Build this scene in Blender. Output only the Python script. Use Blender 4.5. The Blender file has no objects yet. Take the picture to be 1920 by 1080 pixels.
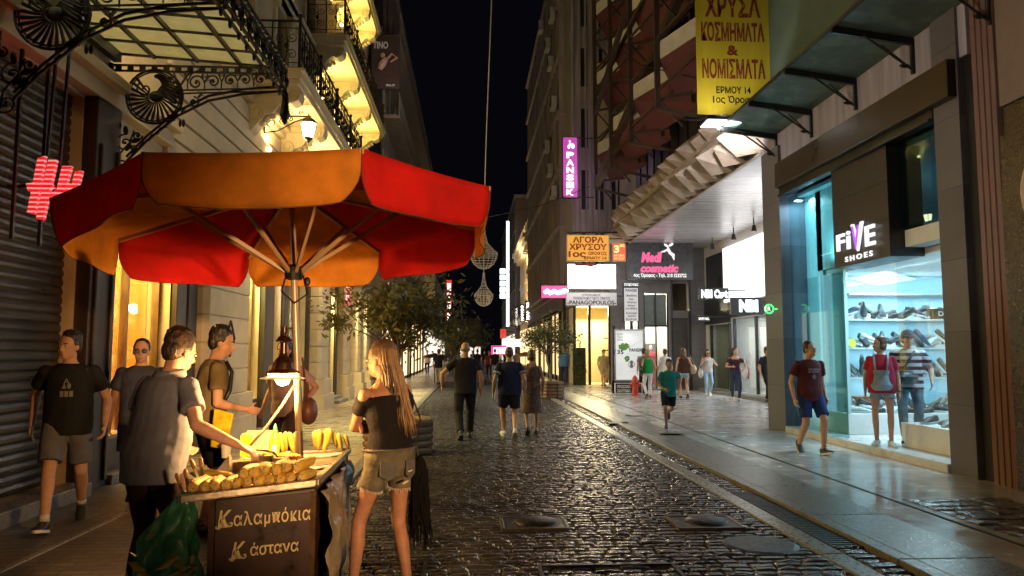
import bpy, bmesh, math, random
import numpy as np
from mathutils import Vector, Matrix
R_ = math.radians
random.seed(7)
rng = np.random.default_rng(11)
sc = bpy.context.scene
COL = sc.collection

# ------------------------------------------------------------------ camera
FPX, HY, VX = 1400.0, 660.0, 880.0           # focal length, horizon and street vanishing point of the photograph in pixels
PIT = math.atan((HY - 540) / FPX)
YAW = math.atan((960 - VX) / FPX * math.cos(PIT))
EYE = Vector((0, 0, 1.55))
cd = bpy.data.cameras.new('camera')
cam = bpy.data.objects.new('camera', cd)
COL.objects.link(cam)
cam.location = EYE
cam.rotation_euler = (math.pi / 2 + PIT, 0, -YAW)
cd.sensor_width = 36
cd.lens = FPX / 1920 * 36
cd.clip_start = 0.05
cd.clip_end = 1000
sc.camera = cam

# ------------------------------------------------------------------ world: night sky
w = bpy.data.worlds.new('World')
sc.world = w
w.use_nodes = True
nt = w.node_tree
bg = nt.nodes['Background']
sky = nt.nodes.new('ShaderNodeTexSky')
sky.sky_type = 'NISHITA'
sky.sun_disc = False
sky.sun_elevation = R_(-6)
sky.sun_rotation = R_(200)
sky.ozone_density = 3
mixs = nt.nodes.new('ShaderNodeMix')
mixs.data_type = 'RGBA'
mixs.inputs[0].default_value = 0.9
nt.links.new(sky.outputs[0], mixs.inputs[6])
mixs.inputs[7].default_value = (0.018, 0.019, 0.036, 1)
nt.links.new(mixs.outputs[2], bg.inputs[0])
bg.inputs[1].default_value = 0.065
# faint broad glow of the lit city
sl = bpy.data.lights.new('sun', 'SUN')
sl.energy = 0.045
sl.angle = R_(35)
sl.color = (1.0, 0.80, 0.72)
so = bpy.data.objects.new('sun', sl)
COL.objects.link(so)
so.rotation_euler = (R_(62), 0, R_(-12))          # low behind the camera: the glow of the street at our back

sc.view_settings.view_transform = 'Standard'
sc.view_settings.look = 'None'
sc.view_settings.exposure = 0.5
sc.view_settings.gamma = 1.0
sc.cycles.use_denoising = True
sc.cycles.sample_clamp_indirect = 2.5
sc.cycles.sample_clamp_direct = 30
sc.cycles.max_bounces = 7
sc.cycles.transparent_max_bounces = 14
sc.cycles.caustics_reflective = False
sc.cycles.caustics_refractive = False

# ------------------------------------------------------------------ photograph pixel -> place
_F = Vector((math.sin(YAW) * math.cos(PIT), math.cos(YAW) * math.cos(PIT), math.sin(PIT)))
_R = Vector((math.cos(YAW), -math.sin(YAW), 0))
_U = _R.cross(_F)
def ray(x, y): return _F + _R * ((x - 960) / FPX) + _U * ((540 - y) / FPX)
def atZ(x, y, z=0.0):
    d = ray(x, y); return EYE + d * ((z - EYE.z) / d.z)
def atY(x, y, Y):
    d = ray(x, y); return EYE + d * (Y / d.y)
def atX(x, y, X):
    d = ray(x, y); return EYE + d * (X / d.x)

# ------------------------------------------------------------------ materials
MATS = {}
def M(name, col=(.5, .5, .5), rough=.6, metal=0, var=.18, vs=6., bump=0., bs=40., spec=.5, coat=0, emit=None, es=0.,
      st=(1, 1, 1), bst=None, rv=.1, trans=0., sheen=0):
    if name in MATS: return MATS[name]
    m = bpy.data.materials.new(name); m.use_nodes = True; MATS[name] = m
    t = m.node_tree; n = t.nodes; L = t.links
    p = n['Principled BSDF']
    p.inputs['Roughness'].default_value = rough; p.inputs['Metallic'].default_value = metal
    p.inputs['Specular IOR Level'].default_value = spec
    p.inputs['Coat Weight'].default_value = coat
    if sheen: p.inputs['Sheen Weight'].default_value = sheen
    tc = n.new('ShaderNodeTexCoord'); mp = n.new('ShaderNodeMapping'); mp.inputs['Scale'].default_value = st
    L.new(tc.outputs['Object'], mp.inputs[0])
    nz = n.new('ShaderNodeTexNoise'); nz.inputs['Scale'].default_value = vs; nz.inputs['Detail'].default_value = 5
    nz.inputs['Roughness'].default_value = .62
    L.new(mp.outputs[0], nz.inputs[0])
    cr = n.new('ShaderNodeMix'); cr.data_type = 'RGBA'
    rm = n.new('ShaderNodeMapRange'); rm.inputs[1].default_value = .3; rm.inputs[2].default_value = .7
    L.new(nz.outputs[0], rm.inputs[0]); L.new(rm.outputs[0], cr.inputs[0])
    c = np.array(col[:3])
    cr.inputs[6].default_value = (*np.clip(c * (1 - var), 0, 1), 1)
    cr.inputs[7].default_value = (*np.clip(c * (1 + var), 0, 1), 1)
    L.new(cr.outputs[2], p.inputs['Base Color'])
    if rv:
        rr = n.new('ShaderNodeMapRange'); rr.inputs[3].default_value = max(0.02, rough - rv); rr.inputs[4].default_value = min(1, rough + rv)
        rr.inputs[1].default_value = .3; rr.inputs[2].default_value = .7
        L.new(nz.outputs[0], rr.inputs[0]); L.new(rr.outputs[0], p.inputs['Roughness'])
    if bump:
        b = n.new('ShaderNodeBump'); b.inputs['Strength'].default_value = bump; b.inputs['Distance'].default_value = .02
        n2 = n.new('ShaderNodeTexNoise'); n2.inputs['Scale'].default_value = bs; n2.inputs['Detail'].default_value = 4
        if bst:
            m2 = n.new('ShaderNodeMapping'); m2.inputs['Scale'].default_value = bst
            L.new(tc.outputs['Object'], m2.inputs[0]); L.new(m2.outputs[0], n2.inputs[0])
        else: L.new(tc.outputs['Object'], n2.inputs[0])
        L.new(n2.outputs[0], b.inputs['Height']); L.new(b.outputs[0], p.inputs['Normal'])
    if emit:
        p.inputs['Emission Color'].default_value = (*emit, 1); p.inputs['Emission Strength'].default_value = es
    if trans:
        tr = n.new('ShaderNodeBsdfTranslucent'); L.new(cr.outputs[2], tr.inputs[0])
        mx = n.new('ShaderNodeMixShader'); mx.inputs[0].default_value = trans
        L.new(p.outputs[0], mx.inputs[1]); L.new(tr.outputs[0], mx.inputs[2]); L.new(mx.outputs[0], n['Material Output'].inputs[0])
    return m
def bricks(name, col, mortar, bw, bh, axis='z', rough=.5, bump=.5, ms=.012, var=.2, off=.5, rv=.12, spec=.5):
    """brick / slab / plank pattern in object space. axis: the normal of the surface"""
    if name in MATS: return MATS[name]
    m = M(name, col, rough, var=var, vs=3., spec=spec, rv=rv)
    t = m.node_tree; n = t.nodes; L = t.links; p = n['Principled BSDF']
    tc = n.new('ShaderNodeTexCoord'); sx = n.new('ShaderNodeSeparateXYZ'); cb = n.new('ShaderNodeCombineXYZ')
    L.new(tc.outputs['Object'], sx.inputs[0])
    a = {'z': (0, 1), 'x': (1, 2), 'y': (0, 2)}[axis]
    L.new(sx.outputs[a[0]], cb.inputs[0]); L.new(sx.outputs[a[1]], cb.inputs[1])
    b = n.new('ShaderNodeTexBrick'); L.new(cb.outputs[0], b.inputs[0])
    b.inputs['Scale'].default_value = 1; b.inputs['Brick Width'].default_value = bw; b.inputs['Row Height'].default_value = bh
    b.inputs['Mortar Size'].default_value = ms; b.inputs['Mortar Smooth'].default_value = .3; b.offset = off
    b.inputs[1].default_value = (.78, .78, .78, 1); b.inputs[2].default_value = (1.15, 1.15, 1.15, 1)
    b.inputs[3].default_value = (*[mortar] * 3, 1)
    base = p.inputs['Base Color'].links[0].from_socket
    mu = n.new('ShaderNodeMix'); mu.data_type = 'RGBA'; mu.blend_type = 'MULTIPLY'; mu.inputs[0].default_value = 1
    L.new(base, mu.inputs[6]); L.new(b.outputs[0], mu.inputs[7]); L.new(mu.outputs[2], p.inputs['Base Color'])
    nz = n.new('ShaderNodeTexNoise'); nz.inputs['Scale'].default_value = 26; nz.inputs['Detail'].default_value = 4
    L.new(tc.outputs['Object'], nz.inputs[0])
    ad = n.new('ShaderNodeMath'); ad.operation = 'MULTIPLY_ADD'; ad.inputs[1].default_value = .25
    iv = n.new('ShaderNodeMath'); iv.operation = 'SUBTRACT'; iv.inputs[0].default_value = 1
    L.new(b.outputs['Fac'], iv.inputs[1]); L.new(nz.outputs[0], ad.inputs[0]); L.new(iv.outputs[0], ad.inputs[2])
    bp = n.new('ShaderNodeBump'); bp.inputs['Strength'].default_value = bump; bp.inputs['Distance'].default_value = .01
    L.new(ad.outputs[0], bp.inputs['Height']); L.new(bp.outputs[0], p.inputs['Normal'])
    return m
def E(name, col, s, stripes=None):
    """a lit surface"""
    if name in MATS: return MATS[name]
    m = M(name, tuple(.12 + .25 * c for c in col), .5, var=0, rv=0, emit=col, es=s)
    if stripes:
        t = m.node_tree; n = t.nodes; L = t.links; p = n['Principled BSDF']
        tc = n.new('ShaderNodeTexCoord'); wv = n.new('ShaderNodeTexWave'); wv.bands_direction = 'Z'
        wv.inputs['Scale'].default_value = stripes[0]; L.new(tc.outputs['Object'], wv.inputs[0])
        mx = n.new('ShaderNodeMix'); mx.data_type = 'RGBA'
        rm = n.new('ShaderNodeMapRange'); rm.inputs[1].default_value = .62; rm.inputs[2].default_value = .8
        L.new(wv.outputs[1], rm.inputs[0]); L.new(rm.outputs[0], mx.inputs[0])
        mx.inputs[6].default_value = (*col, 1); mx.inputs[7].default_value = (*stripes[1], 1)
        L.new(mx.outputs[2], p.inputs['Emission Color'])
    return m
def glass(name, tint=(.9, .95, .95), refl=1.0, rough=.0, base=.04):
    if name in MATS: return MATS[name]
    m = bpy.data.materials.new(name); m.use_nodes = True; MATS[name] = m
    t = m.node_tree; n = t.nodes; L = t.links
    n.remove(n['Principled BSDF'])
    tr = n.new('ShaderNodeBsdfTransparent'); tr.inputs[0].default_value = (*tint, 1)
    gl = n.new('ShaderNodeBsdfGlossy'); gl.inputs['Roughness'].default_value = rough
    fr = n.new('ShaderNodeLayerWeight'); fr.inputs[0].default_value = .18
    ml = n.new('ShaderNodeMath'); ml.operation = 'MULTIPLY_ADD'; ml.inputs[1].default_value = refl; ml.inputs[2].default_value = base
    L.new(fr.outputs['Fresnel'], ml.inputs[0])
    mx = n.new('ShaderNodeMixShader'); L.new(ml.outputs[0], mx.inputs[0])
    L.new(tr.outputs[0], mx.inputs[1]); L.new(gl.outputs[0], mx.inputs[2]); L.new(mx.outputs[0], n['Material Output'].inputs[0])
    return m

# ------------------------------------------------------------------ mesh building
class MB:
    def __init__(s): s.v = []; s.f = []; s.m = []; s.cur = 0; s.sm = []; s.smooth = False; s.spans = []
    def add(s, vs, fs):
        o = len(s.v); n = len(s.f); s.v += [tuple(v) for v in vs]
        for f in fs: s.f.append([i + o for i in f]); s.m.append(s.cur); s.sm.append(s.smooth)
        s.spans.append(((o, len(s.v)), (n, len(s.f))))
        return s
    def hexa(s, p): return s.add(p, [(0, 3, 2, 1), (4, 5, 6, 7), (0, 1, 5, 4), (1, 2, 6, 5), (2, 3, 7, 6), (3, 0, 4, 7)])
    def box(s, x0, y0, z0, x1, y1, z1):
        x0, x1 = min(x0, x1), max(x0, x1); y0, y1 = min(y0, y1), max(y0, y1); z0, z1 = min(z0, z1), max(z0, z1)
        return s.hexa([(x0, y0, z0), (x1, y0, z0), (x1, y1, z0), (x0, y1, z0), (x0, y0, z1), (x1, y0, z1), (x1, y1, z1), (x0, y1, z1)])
    def bar(s, a, b, w, h=None, up=(0, 0, 1)):
        h = h or w; a = Vector(a); b = Vector(b); d = (b - a)
        if d.length < 1e-6: return s
        d.normalize(); u = Vector(up)
        if abs(d.dot(u)) > .98: u = Vector((0, 1, 0)) if abs(d.y) < .9 else Vector((1, 0, 0))
        x = d.cross(u).normalized() * (w / 2); y = x.cross(d).normalized() * (h / 2)
        return s.hexa([a - x - y, a + x - y, a + x + y, a - x + y, b - x - y, b + x - y, b + x + y, b - x + y])
    def loft(s, rings, cap=True, closed=True):
        n = len(rings[0]); vs = [p for r in rings for p in r]; fs = []
        for i in range(len(rings) - 1):
            for j in range(n if closed else n - 1):
                k = (j + 1) % n
                fs.append((i * n + j, i * n + k, (i + 1) * n + k, (i + 1) * n + j))
        if cap: fs.append(tuple(reversed(range(n)))); fs.append(tuple((len(rings) - 1) * n + j for j in range(n)))
        return s.add(vs, fs)
    def tube(s, pts, r, n=6, cap=True):
        pts = [Vector(p) for p in pts]; rs = r if isinstance(r, (list, tuple)) else [r] * len(pts)
        rings = []; prev = None
        for i, p in enumerate(pts):
            d = (pts[min(i + 1, len(pts) - 1)] - pts[max(i - 1, 0)])
            if d.length < 1e-9: d = Vector((0, 0, 1))
            d.normalize()
            if prev is None:
                u = d.orthogonal().normalized()
            else:
                u = prev - d * prev.dot(d)
                u = u.normalized() if u.length > 1e-6 else d.orthogonal().normalized()
            prev = u; v = d.cross(u)
            rings.append([p + (u * math.cos(2 * math.pi * k / n) + v * math.sin(2 * math.pi * k / n)) * rs[i] for k in range(n)])
        return s.loft(rings, cap)
    def lathe(s, prof, c=(0, 0, 0), n=16, ax=None):
        c = Vector(c); rings = []
        for r, z in prof:
            rings.append([c + Vector((max(r, 1e-4) * math.cos(2 * math.pi * k / n), max(r, 1e-4) * math.sin(2 * math.pi * k / n), z)) for k in range(n)])
        return s.loft(rings, True)
    def ell(s, c, r, n=12, m=8, R=None):
        c = Vector(c); r = (r, r, r) if not isinstance(r, (tuple, list)) else r
        rings = []
        for i in range(m + 1):
            t = math.pi * (i / m); t = max(.02, min(math.pi - .02, t)); z = -math.cos(t); q = math.sin(t); ring = []
            for k in range(n):
                a = 2 * math.pi * k / n
                v = Vector((r[0] * q * math.cos(a), r[1] * q * math.sin(a), r[2] * z))
                if R is not None: v = R @ v
                ring.append(c + v)
            rings.append(ring)
        return s.loft(rings, True)
    def prism(s, poly, vec):
        vec = Vector(vec); a = [Vector(p) for p in poly]; n = len(a)
        return s.add(a + [p + vec for p in a], [tuple(reversed(range(n))), tuple(range(n, 2 * n))] + [(i, (i + 1) % n, n + (i + 1) % n, n + i) for i in range(n)])
    def facade(s, x0, nx, y0, y1, z0, z1, ops, dep=.25):
        ys = sorted({y0, y1, *[o[0] for o in ops], *[o[1] for o in ops]}); zs = sorted({z0, z1, *[o[2] for o in ops], *[o[3] for o in ops]})
        ys = [y for y in ys if y0 <= y <= y1]; zs = [z for z in zs if z0 <= z <= z1]
        for a, b in zip(ys, ys[1:]):
            for c, d in zip(zs, zs[1:]):
                my, mz = (a + b) / 2, (c + d) / 2
                if any(o[0] < my < o[1] and o[2] < mz < o[3] for o in ops): continue
                s.add([(x0, a, c), (x0, b, c), (x0, b, d), (x0, a, d)], [(0, 1, 2, 3) if nx > 0 else (3, 2, 1, 0)])
        q = x0 - nx * dep
        for o in ops:
            a, b, c, d = o[:4]
            s.add([(x0, a, c), (x0, b, c), (x0, b, d), (x0, a, d), (q, a, c), (q, b, c), (q, b, d), (q, a, d)],
                  [(0, 1, 5, 4), (1, 2, 6, 5), (2, 3, 7, 6), (3, 0, 4, 7)])
        return s
    def pieces(s, name, mat, parent, **k):
        """every added solid becomes an object of its own"""
        for (a, b), (c, d) in s.spans:
            q = MB(); q.v = s.v[a:b]; q.f = [[i - a for i in f] for f in s.f[c:d]]; q.m = [0] * (d - c); q.sm = [False] * (d - c); o = q.build(name, mat, parent, **k)
        return o
    def build(s, name, mat, parent=None, bev=0., smooth=False, vox=0, sit=6, sub=0, loc=None, wr=None):
        me = bpy.data.meshes.new(name)
        off = Vector((0, 0, 0))
        if parent is not None: off = parent['_o'] if '_o' in parent.keys() else Vector((0, 0, 0))
        if loc is not None: off = Vector(loc)
        off = Vector(off)
        vs = s.v if off.length == 0 else [(v[0] - off.x, v[1] - off.y, v[2] - off.z) for v in s.v]
        me.from_pydata(vs, [], s.f); me.update()
        for m in (mat if isinstance(mat, (list, tuple)) else [mat]): me.materials.append(m)
        if isinstance(mat, (list, tuple)): me.polygons.foreach_set('material_index', s.m)
        if smooth: me.polygons.foreach_set('use_smooth', [True] * len(me.polygons))
        elif any(s.sm): me.polygons.foreach_set('use_smooth', s.sm)
        bm = bmesh.new(); bm.from_mesh(me); bmesh.ops.recalc_face_normals(bm, faces=bm.faces[:]); bm.to_mesh(me); bm.free()
        o = bpy.data.objects.new(name, me); COL.objects.link(o)
        if parent is not None:
            o.parent = parent
            if '_o' in parent.keys(): o['_o'] = parent['_o']
        elif loc is not None: o.location = loc; o['_o'] = tuple(loc)
        if vox:
            r = o.modifiers.new('r', 'REMESH'); r.mode = 'VOXEL'; r.voxel_size = vox; r.use_smooth_shade = True
            if sit: q = o.modifiers.new('s', 'SMOOTH'); q.factor = .5; q.iterations = sit
        if wr:
            tx = bpy.data.textures.get('folds%g' % wr[1]) or bpy.data.textures.new('folds%g' % wr[1], 'CLOUDS'); tx.noise_scale = wr[1]; tx.noise_depth = 1
            d_ = o.modifiers.new('d', 'DISPLACE'); d_.texture = tx; d_.strength = wr[0]; d_.mid_level = .5; d_.texture_coords = 'LOCAL'
        if bev:
            b = o.modifiers.new('b', 'BEVEL'); b.width = bev; b.segments = 2; b.limit_method = 'ANGLE'; b.angle_limit = R_(40); b.use_clamp_overlap = True
        if sub: q = o.modifiers.new('u', 'SUBSURF'); q.levels = sub; q.render_levels = sub
        return o
def thing(name, label, cat, loc=(0, 0, 0), rz=0, group=None):
    o = bpy.data.objects.new(name, None); COL.objects.link(o); o.location = loc; o.rotation_euler = (0, 0, rz)
    o.empty_display_size = .1
    o['_o'] = tuple(loc) if rz == 0 else (0, 0, 0)
    return tag(o, label, cat, group)
def tag(o, label, cat, group=None):
    o['label'] = label; o['category'] = cat
    if group: o['group'] = group
    return o
def struct(o, kind='structure'):
    o['kind'] = kind; return o
def dup(root, loc, rz=None, label=None, group=None, scale=None):
    """copy of a thing with its parts and sub-parts"""
    r = root.copy(); COL.objects.link(r); r.location = loc
    if rz is not None: r.rotation_euler = rz if isinstance(rz, tuple) else (0, 0, rz)
    if label: r['label'] = label
    if group: r['group'] = group
    if scale: r.scale = (scale,) * 3
    def rec(a, b):
        for ch in KIDS.get(a.name, ()):
            c = ch.copy(); COL.objects.link(c); c.parent = b; rec(ch, c)
    rec(root, r)
    return r
KIDS = {}
def proto(root):
    """remember the children of a prototype so that copying stays fast"""
    def rec(o):
        KIDS[o.name] = list(o.children)
        for c in o.children: rec(c)
    rec(root); return root
def text(body, c, right, up, w, h, mat, parent, name='lettering', ext=.004, bold=0., shear=0., sp=1., fit=True):
    """raised lettering, fitted into a w x h rectangle centred on c"""
    cu = bpy.data.curves.new('t', 'FONT'); cu.body = body; cu.size = 1; cu.align_x = 'CENTER'; cu.extrude = 0.0; cu.offset = bold
    cu.shear = shear; cu.space_character = sp; cu.resolution_u = 3; cu.space_line = .95
    ob = bpy.data.objects.new('t', cu)
    me = bpy.data.meshes.new_from_object(ob)
    bpy.data.objects.remove(ob)
    n = len(me.vertices); a = np.zeros(n * 3); me.vertices.foreach_get('co', a); a = a.reshape(-1, 3)
    if n == 0: return None
    lo, hi = a.min(0), a.max(0); k = (w / max(1e-6, hi[0] - lo[0]), h / max(1e-6, hi[1] - lo[1]))
    if not fit: k = (min(k),) * 2
    right = np.array(right, float); right /= np.linalg.norm(right); up = np.array(up, float); up /= np.linalg.norm(up); nrm = np.cross(right, up)
    q = (a - (lo + hi) / 2)
    P = np.array(c) + np.outer(q[:, 0] * k[0], right) + np.outer(q[:, 1] * k[1], up)
    mb = MB()
    mb.v = [tuple(p + nrm * ext) for p in P] + [tuple(p) for p in P]
    fs = [list(p.vertices) for p in me.polygons]
    ed = {}
    for f in fs:
        for i in range(len(f)):
            e = (f[i], f[(i + 1) % len(f)]); ed[e] = 1
    side = [[e[0], e[1], e[1] + n, e[0] + n] for e in ed if (e[1], e[0]) not in ed]
    mb.f = fs + side; mb.m = [0] * len(mb.f); mb.sm = [False] * len(mb.f)
    bpy.data.meshes.remove(me)
    return mb.build(name, mat, parent)
def lamp(kind, loc, energy, col, size=.1, rot=None, name='lamp_light', shape=None, spot=None, blend=.5):
    l = bpy.data.lights.new(name, kind); l.energy = energy; l.color = col
    if kind == 'AREA':
        l.shape = 'RECTANGLE'; l.size, l.size_y = size if isinstance(size, tuple) else (size, size)
    else: l.shadow_soft_size = size
    if spot: l.spot_size = R_(spot); l.spot_blend = blend
    o = bpy.data.objects.new(name, l); COL.objects.link(o); o.location = loc
    if rot is not None:
        o.rotation_euler = Vector(rot).to_track_quat('-Z', 'Y').to_euler()
    return o
def circ(c, r, u, v, n=20, a0=0, a1=360):
    c = Vector(c); u = Vector(u); v = Vector(v)
    return [c + u * (r * math.cos(R_(a0 + (a1 - a0) * i / n))) + v * (r * math.sin(R_(a0 + (a1 - a0) * i / n))) for i in range(n + 1)]
def scroll(c, r, u, v, turns=1.4, a0=0, n=18, sgn=1):
    """spiral from the outside in"""
    c = Vector(c); u = Vector(u); v = Vector(v); out = []
    for i in range(n + 1):
        t = i / n; a = R_(a0) + sgn * turns * 2 * math.pi * t; q = r * (1 - .82 * t)
        out.append(c + u * (q * math.cos(a)) + v * (q * math.sin(a)))
    return out
# ================================================================== THE SETTING
XL, XR = -4.33, 6.08                       # facade planes
KR, KL = 3.27, -1.55                       # kerb lines
m_sett = M('sett_stone', (.060, .058, .062), .17, var=.45, vs=3.1, bump=.45, bs=34, rv=.10, spec=.9)
m_joint = M('sett_joint', (.02, .019, .018), .85, var=.3, vs=12)
m_granite = M('granite', (.17, .165, .16), .32, var=.25, vs=30, bump=.12, bs=60, rv=.1)
m_slab = bricks('pavement_slab', (.47, .46, .47), .6, 1.15, .42, 'z', .2, .12, .004, .17, rv=.1)
m_pave_l = bricks('pavement_slab_warm', (.36, .31, .23), .6, .9, .45, 'z', .3, .2, .006, .2, rv=.1)
m_brickpave = bricks('pavement_brick', (.105, .092, .083), .3, .21, .105, 'z', .45, .6, .009, .3, rv=.15)

g = MB(); g.add([(-200, -60, -.09), (200, -60, -.09), (200, 260, -.09), (-200, 260, -.09)], [(0, 1, 2, 3)])
struct(g.build('ground', M('ground_dust', (.08, .075, .07), .8)))

def setts(x0, x1, y0, y1, sw=.2, sd=.115, z=0., gap=.012, jz=.0035, tilt=.022, seed=1, dome=.007):
    r = np.random.default_rng(seed); V = []; Fc = []; y = y0; row = 0
    while y < y1:
        d = sd * r.uniform(.88, 1.14); x = x0 - r.uniform(0, sw)
        while x < x1:
            wd = sw * r.uniform(.72, 1.3); a = max(x, x0) + gap / 2; b = min(x + wd, x1) - gap / 2; x += wd
            if b - a < .03: continue
            c, e = y + gap / 2, y + d - gap / 2
            tx, ty = r.normal(0, tilt, 2); h = z + r.normal(0, jz); i = .016
            cx, cy = (a + b) / 2, (c + e) / 2
            jit = lambda: r.normal(0, .005)
            o = len(V); P = [(a + jit(), c + jit()), (b + jit(), c + jit()), (b + jit(), e + jit()), (a + jit(), e + jit())]
            V += [(p[0], p[1], z - .03) for p in P]
            V += [(p[0], p[1], h - .011 + (p[0] - cx) * tx + (p[1] - cy) * ty) for p in P]
            Q = [(a + i, c + i), (b - i, c + i), (b - i, e - i), (a + i, e - i)]
            V += [(p[0] + jit(), p[1] + jit(), h + (p[0] - cx) * tx + (p[1] - cy) * ty) for p in Q]
            V.append((cx + r.normal(0, .02), cy + r.normal(0, .012), h + dome * r.uniform(.2, 1.3)))
            for k in range(4):
                n = (k + 1) % 4
                Fc += [(o + k, o + n, o + 4 + n, o + 4 + k), (o + 4 + k, o + 4 + n, o + 8 + n, o + 8 + k), (o + 8 + k, o + 8 + n, o + 12)]
        y += d; row += 1
    m = MB(); m.v = V; m.f = [list(f) for f in Fc]; m.m = [0] * len(Fc); m.sm = [False] * len(Fc)
    return m
rd = MB(); rd.box(KL, -20, -.08, KR, 200, -.018)
struct(rd.build('roadway', m_joint))
mm = setts(KL + .16, 2.70, 1.8, 40, .185, .10, seed=3, dome=.006, tilt=.016, gap=.009, jz=.0025)
m2 = setts(2.9, KR - .13, 8.3, 40, .2, .125, seed=4); mm.add(m2.v, m2.f)
m2 = setts(2.9, KR - .13, 1.8, 5.9, .2, .125, seed=5); mm.add(m2.v, m2.f)
struct(mm.build('cobbles', m_sett))
far = MB(); far.box(KL + .16, 40, -.07, KR - .13, 200, .0)
struct(far.build('far_road', bricks('far_sett', (.075, .07, .068), .4, .22, .125, 'z', .3, .8, .012, .3)))
st = MB(); y = 1.0
while y < 60:
    st.box(2.71, y, -.03, 2.89, y + 1.18, .004 + random.uniform(-.002, .002)); y += 1.19
struct(st.build('gutter_strip', M('pale_granite', (.26, .26, .26), .3, var=.2, vs=25, bump=.1), bev=.006))
pz = .035
pv = MB(); pv.box(KR, -20, -.08, 14, 200, pz); struct(pv.build('pavement', m_slab))
kb = MB(); y = -2.0
while y < 70:
    kb.box(KR - .13, y, -.05, KR + .0, y + 1.48, pz + .006); kb.box(KR + .002, y, -.05, KR + .62, y + 1.48, pz + .005); y += 1.49
struct(kb.build('kerb', m_granite, bev=.008))
jl = MB(); jl.box(4.32, -2, pz - .01, 4.36, 70, pz + .004); struct(jl.build('paving_joint', m_joint))
pt = setts(4.45, 5.55, 4.4, 7.6, .27, .2, pz + .010, .014, .004, .02, 9, .006)
struct(pt.build('paving_setts', M('worn_sett', (.12, .115, .11), .26, var=.3, vs=4, bump=.4, bs=22, rv=.12)))
pl = MB(); pl.box(-9, 9.4, -.08, KL - .002, 200, .02); struct(pl.build('side_pavement', m_pave_l))
pl = MB(); pl.box(-9, -20, -.08, KL - .002, 9.398, .02); struct(pl.build('brick_pavement', m_brickpave))
kb = MB(); y = 0.0
while y < 70:
    kb.box(KL, y, -.05, KL + .155, y + 1.38, .03); y += 1.39
kb.box(-3.3, 3, .0, -3.24, 9.39, .026)
struct(kb.build('stone_kerb', m_granite, bev=.008))

# ------------------------------------------------------------------ common materials
m_cream = M('cream_stucco', (.55, .44, .28), .7, var=.14, vs=2.2, bump=.12, bs=50)
m_stone = M('cream_stone', (.58, .48, .33), .6, var=.12, vs=3, bump=.12, bs=45)
m_trim = M('pale_moulding', (.62, .52, .35), .6, var=.1, vs=5)
m_dark = M('dark_interior', (.012, .011, .012), .7, var=.2)
m_iron = M('wrought_iron', (.018, .016, .015), .42, .3, var=.4, vs=30, bump=.15, bs=80)
m_black = M('black_metal', (.02, .02, .022), .38, .2, var=.3)
m_dwood = M('dark_wood', (.035, .02, .014), .5, var=.35, vs=5, st=(1, 1, .1))
m_winglass = glass('window_glass', (.35, .36, .38), .8, .02, .08)
m_shopglass = glass('shop_glass', (.86, .93, .94), .75, 0, .035)
m_steel = M('brushed_steel', (.42, .4, .37), .33, .85, var=.15, vs=12)
m_conc = M('weathered_concrete', (.23, .195, .17), .8, var=.32, vs=1.4, bump=.25, bs=18, st=(1, 1, .35))
m_gconc = M('grey_concrete', (.2, .18, .17), .75, var=.3, vs=1.6, bump=.2, bs=20, st=(1, 1, .3))
m_white = M('white_paint', (.72, .72, .71), .5, var=.06)
m_grey = M('grey_cladding', (.16, .155, .16), .45, var=.15, vs=2, st=(1, 1, .4))

# ================================================================== LEFT CORNER BUILDING
B1 = thing('neoclassical_building', 'cream neoclassical corner building with iron balconies and lit scroll corbels over the left pavement', 'building', (XL, 14, 0))
ops = [(-6.5, 1.2, .3, 3.4), (2.0, 8.42, .1, 4.4), (9.05, 11.05, .55, 3.3), (14.35, 15.65, .62, 3.6), (16.4, 17.4, .1, 3.6), (17.75, 19.95, .1, 3.6),
       (22.6, 24.2, .1, 3.6), (25.6, 27.4, .1, 3.6), (28.6, 30.2, .1, 3.6)]
wy = [10.6, 13.4, 16.2, 19.0, 21.8, 24.6, 27.4]
up = []
for zz, hh in ((6.98, 2.35), (10.1, 2.3), (13.4, 2.2), (16.6, 2.0)):
    for q in wy: up.append((q, q + 1.1, zz, zz + hh))
wb = MB(); wb.facade(XL, 1, -8, 31, 0, 21, ops + up, .32)
wb.box(XL - 6, -8, 4.6, XL - .6, 31, 21); wb.box(XL - 6, -8, -.05, XL - 5, 31, 4.6)
wb.add([(XL, 31, 0), (XL - 6, 31, 0), (XL - 6, 31, 21), (XL, 31, 21)], [(0, 1, 2, 3)])
wall = wb.build('wall', m_cream, B1)
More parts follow.
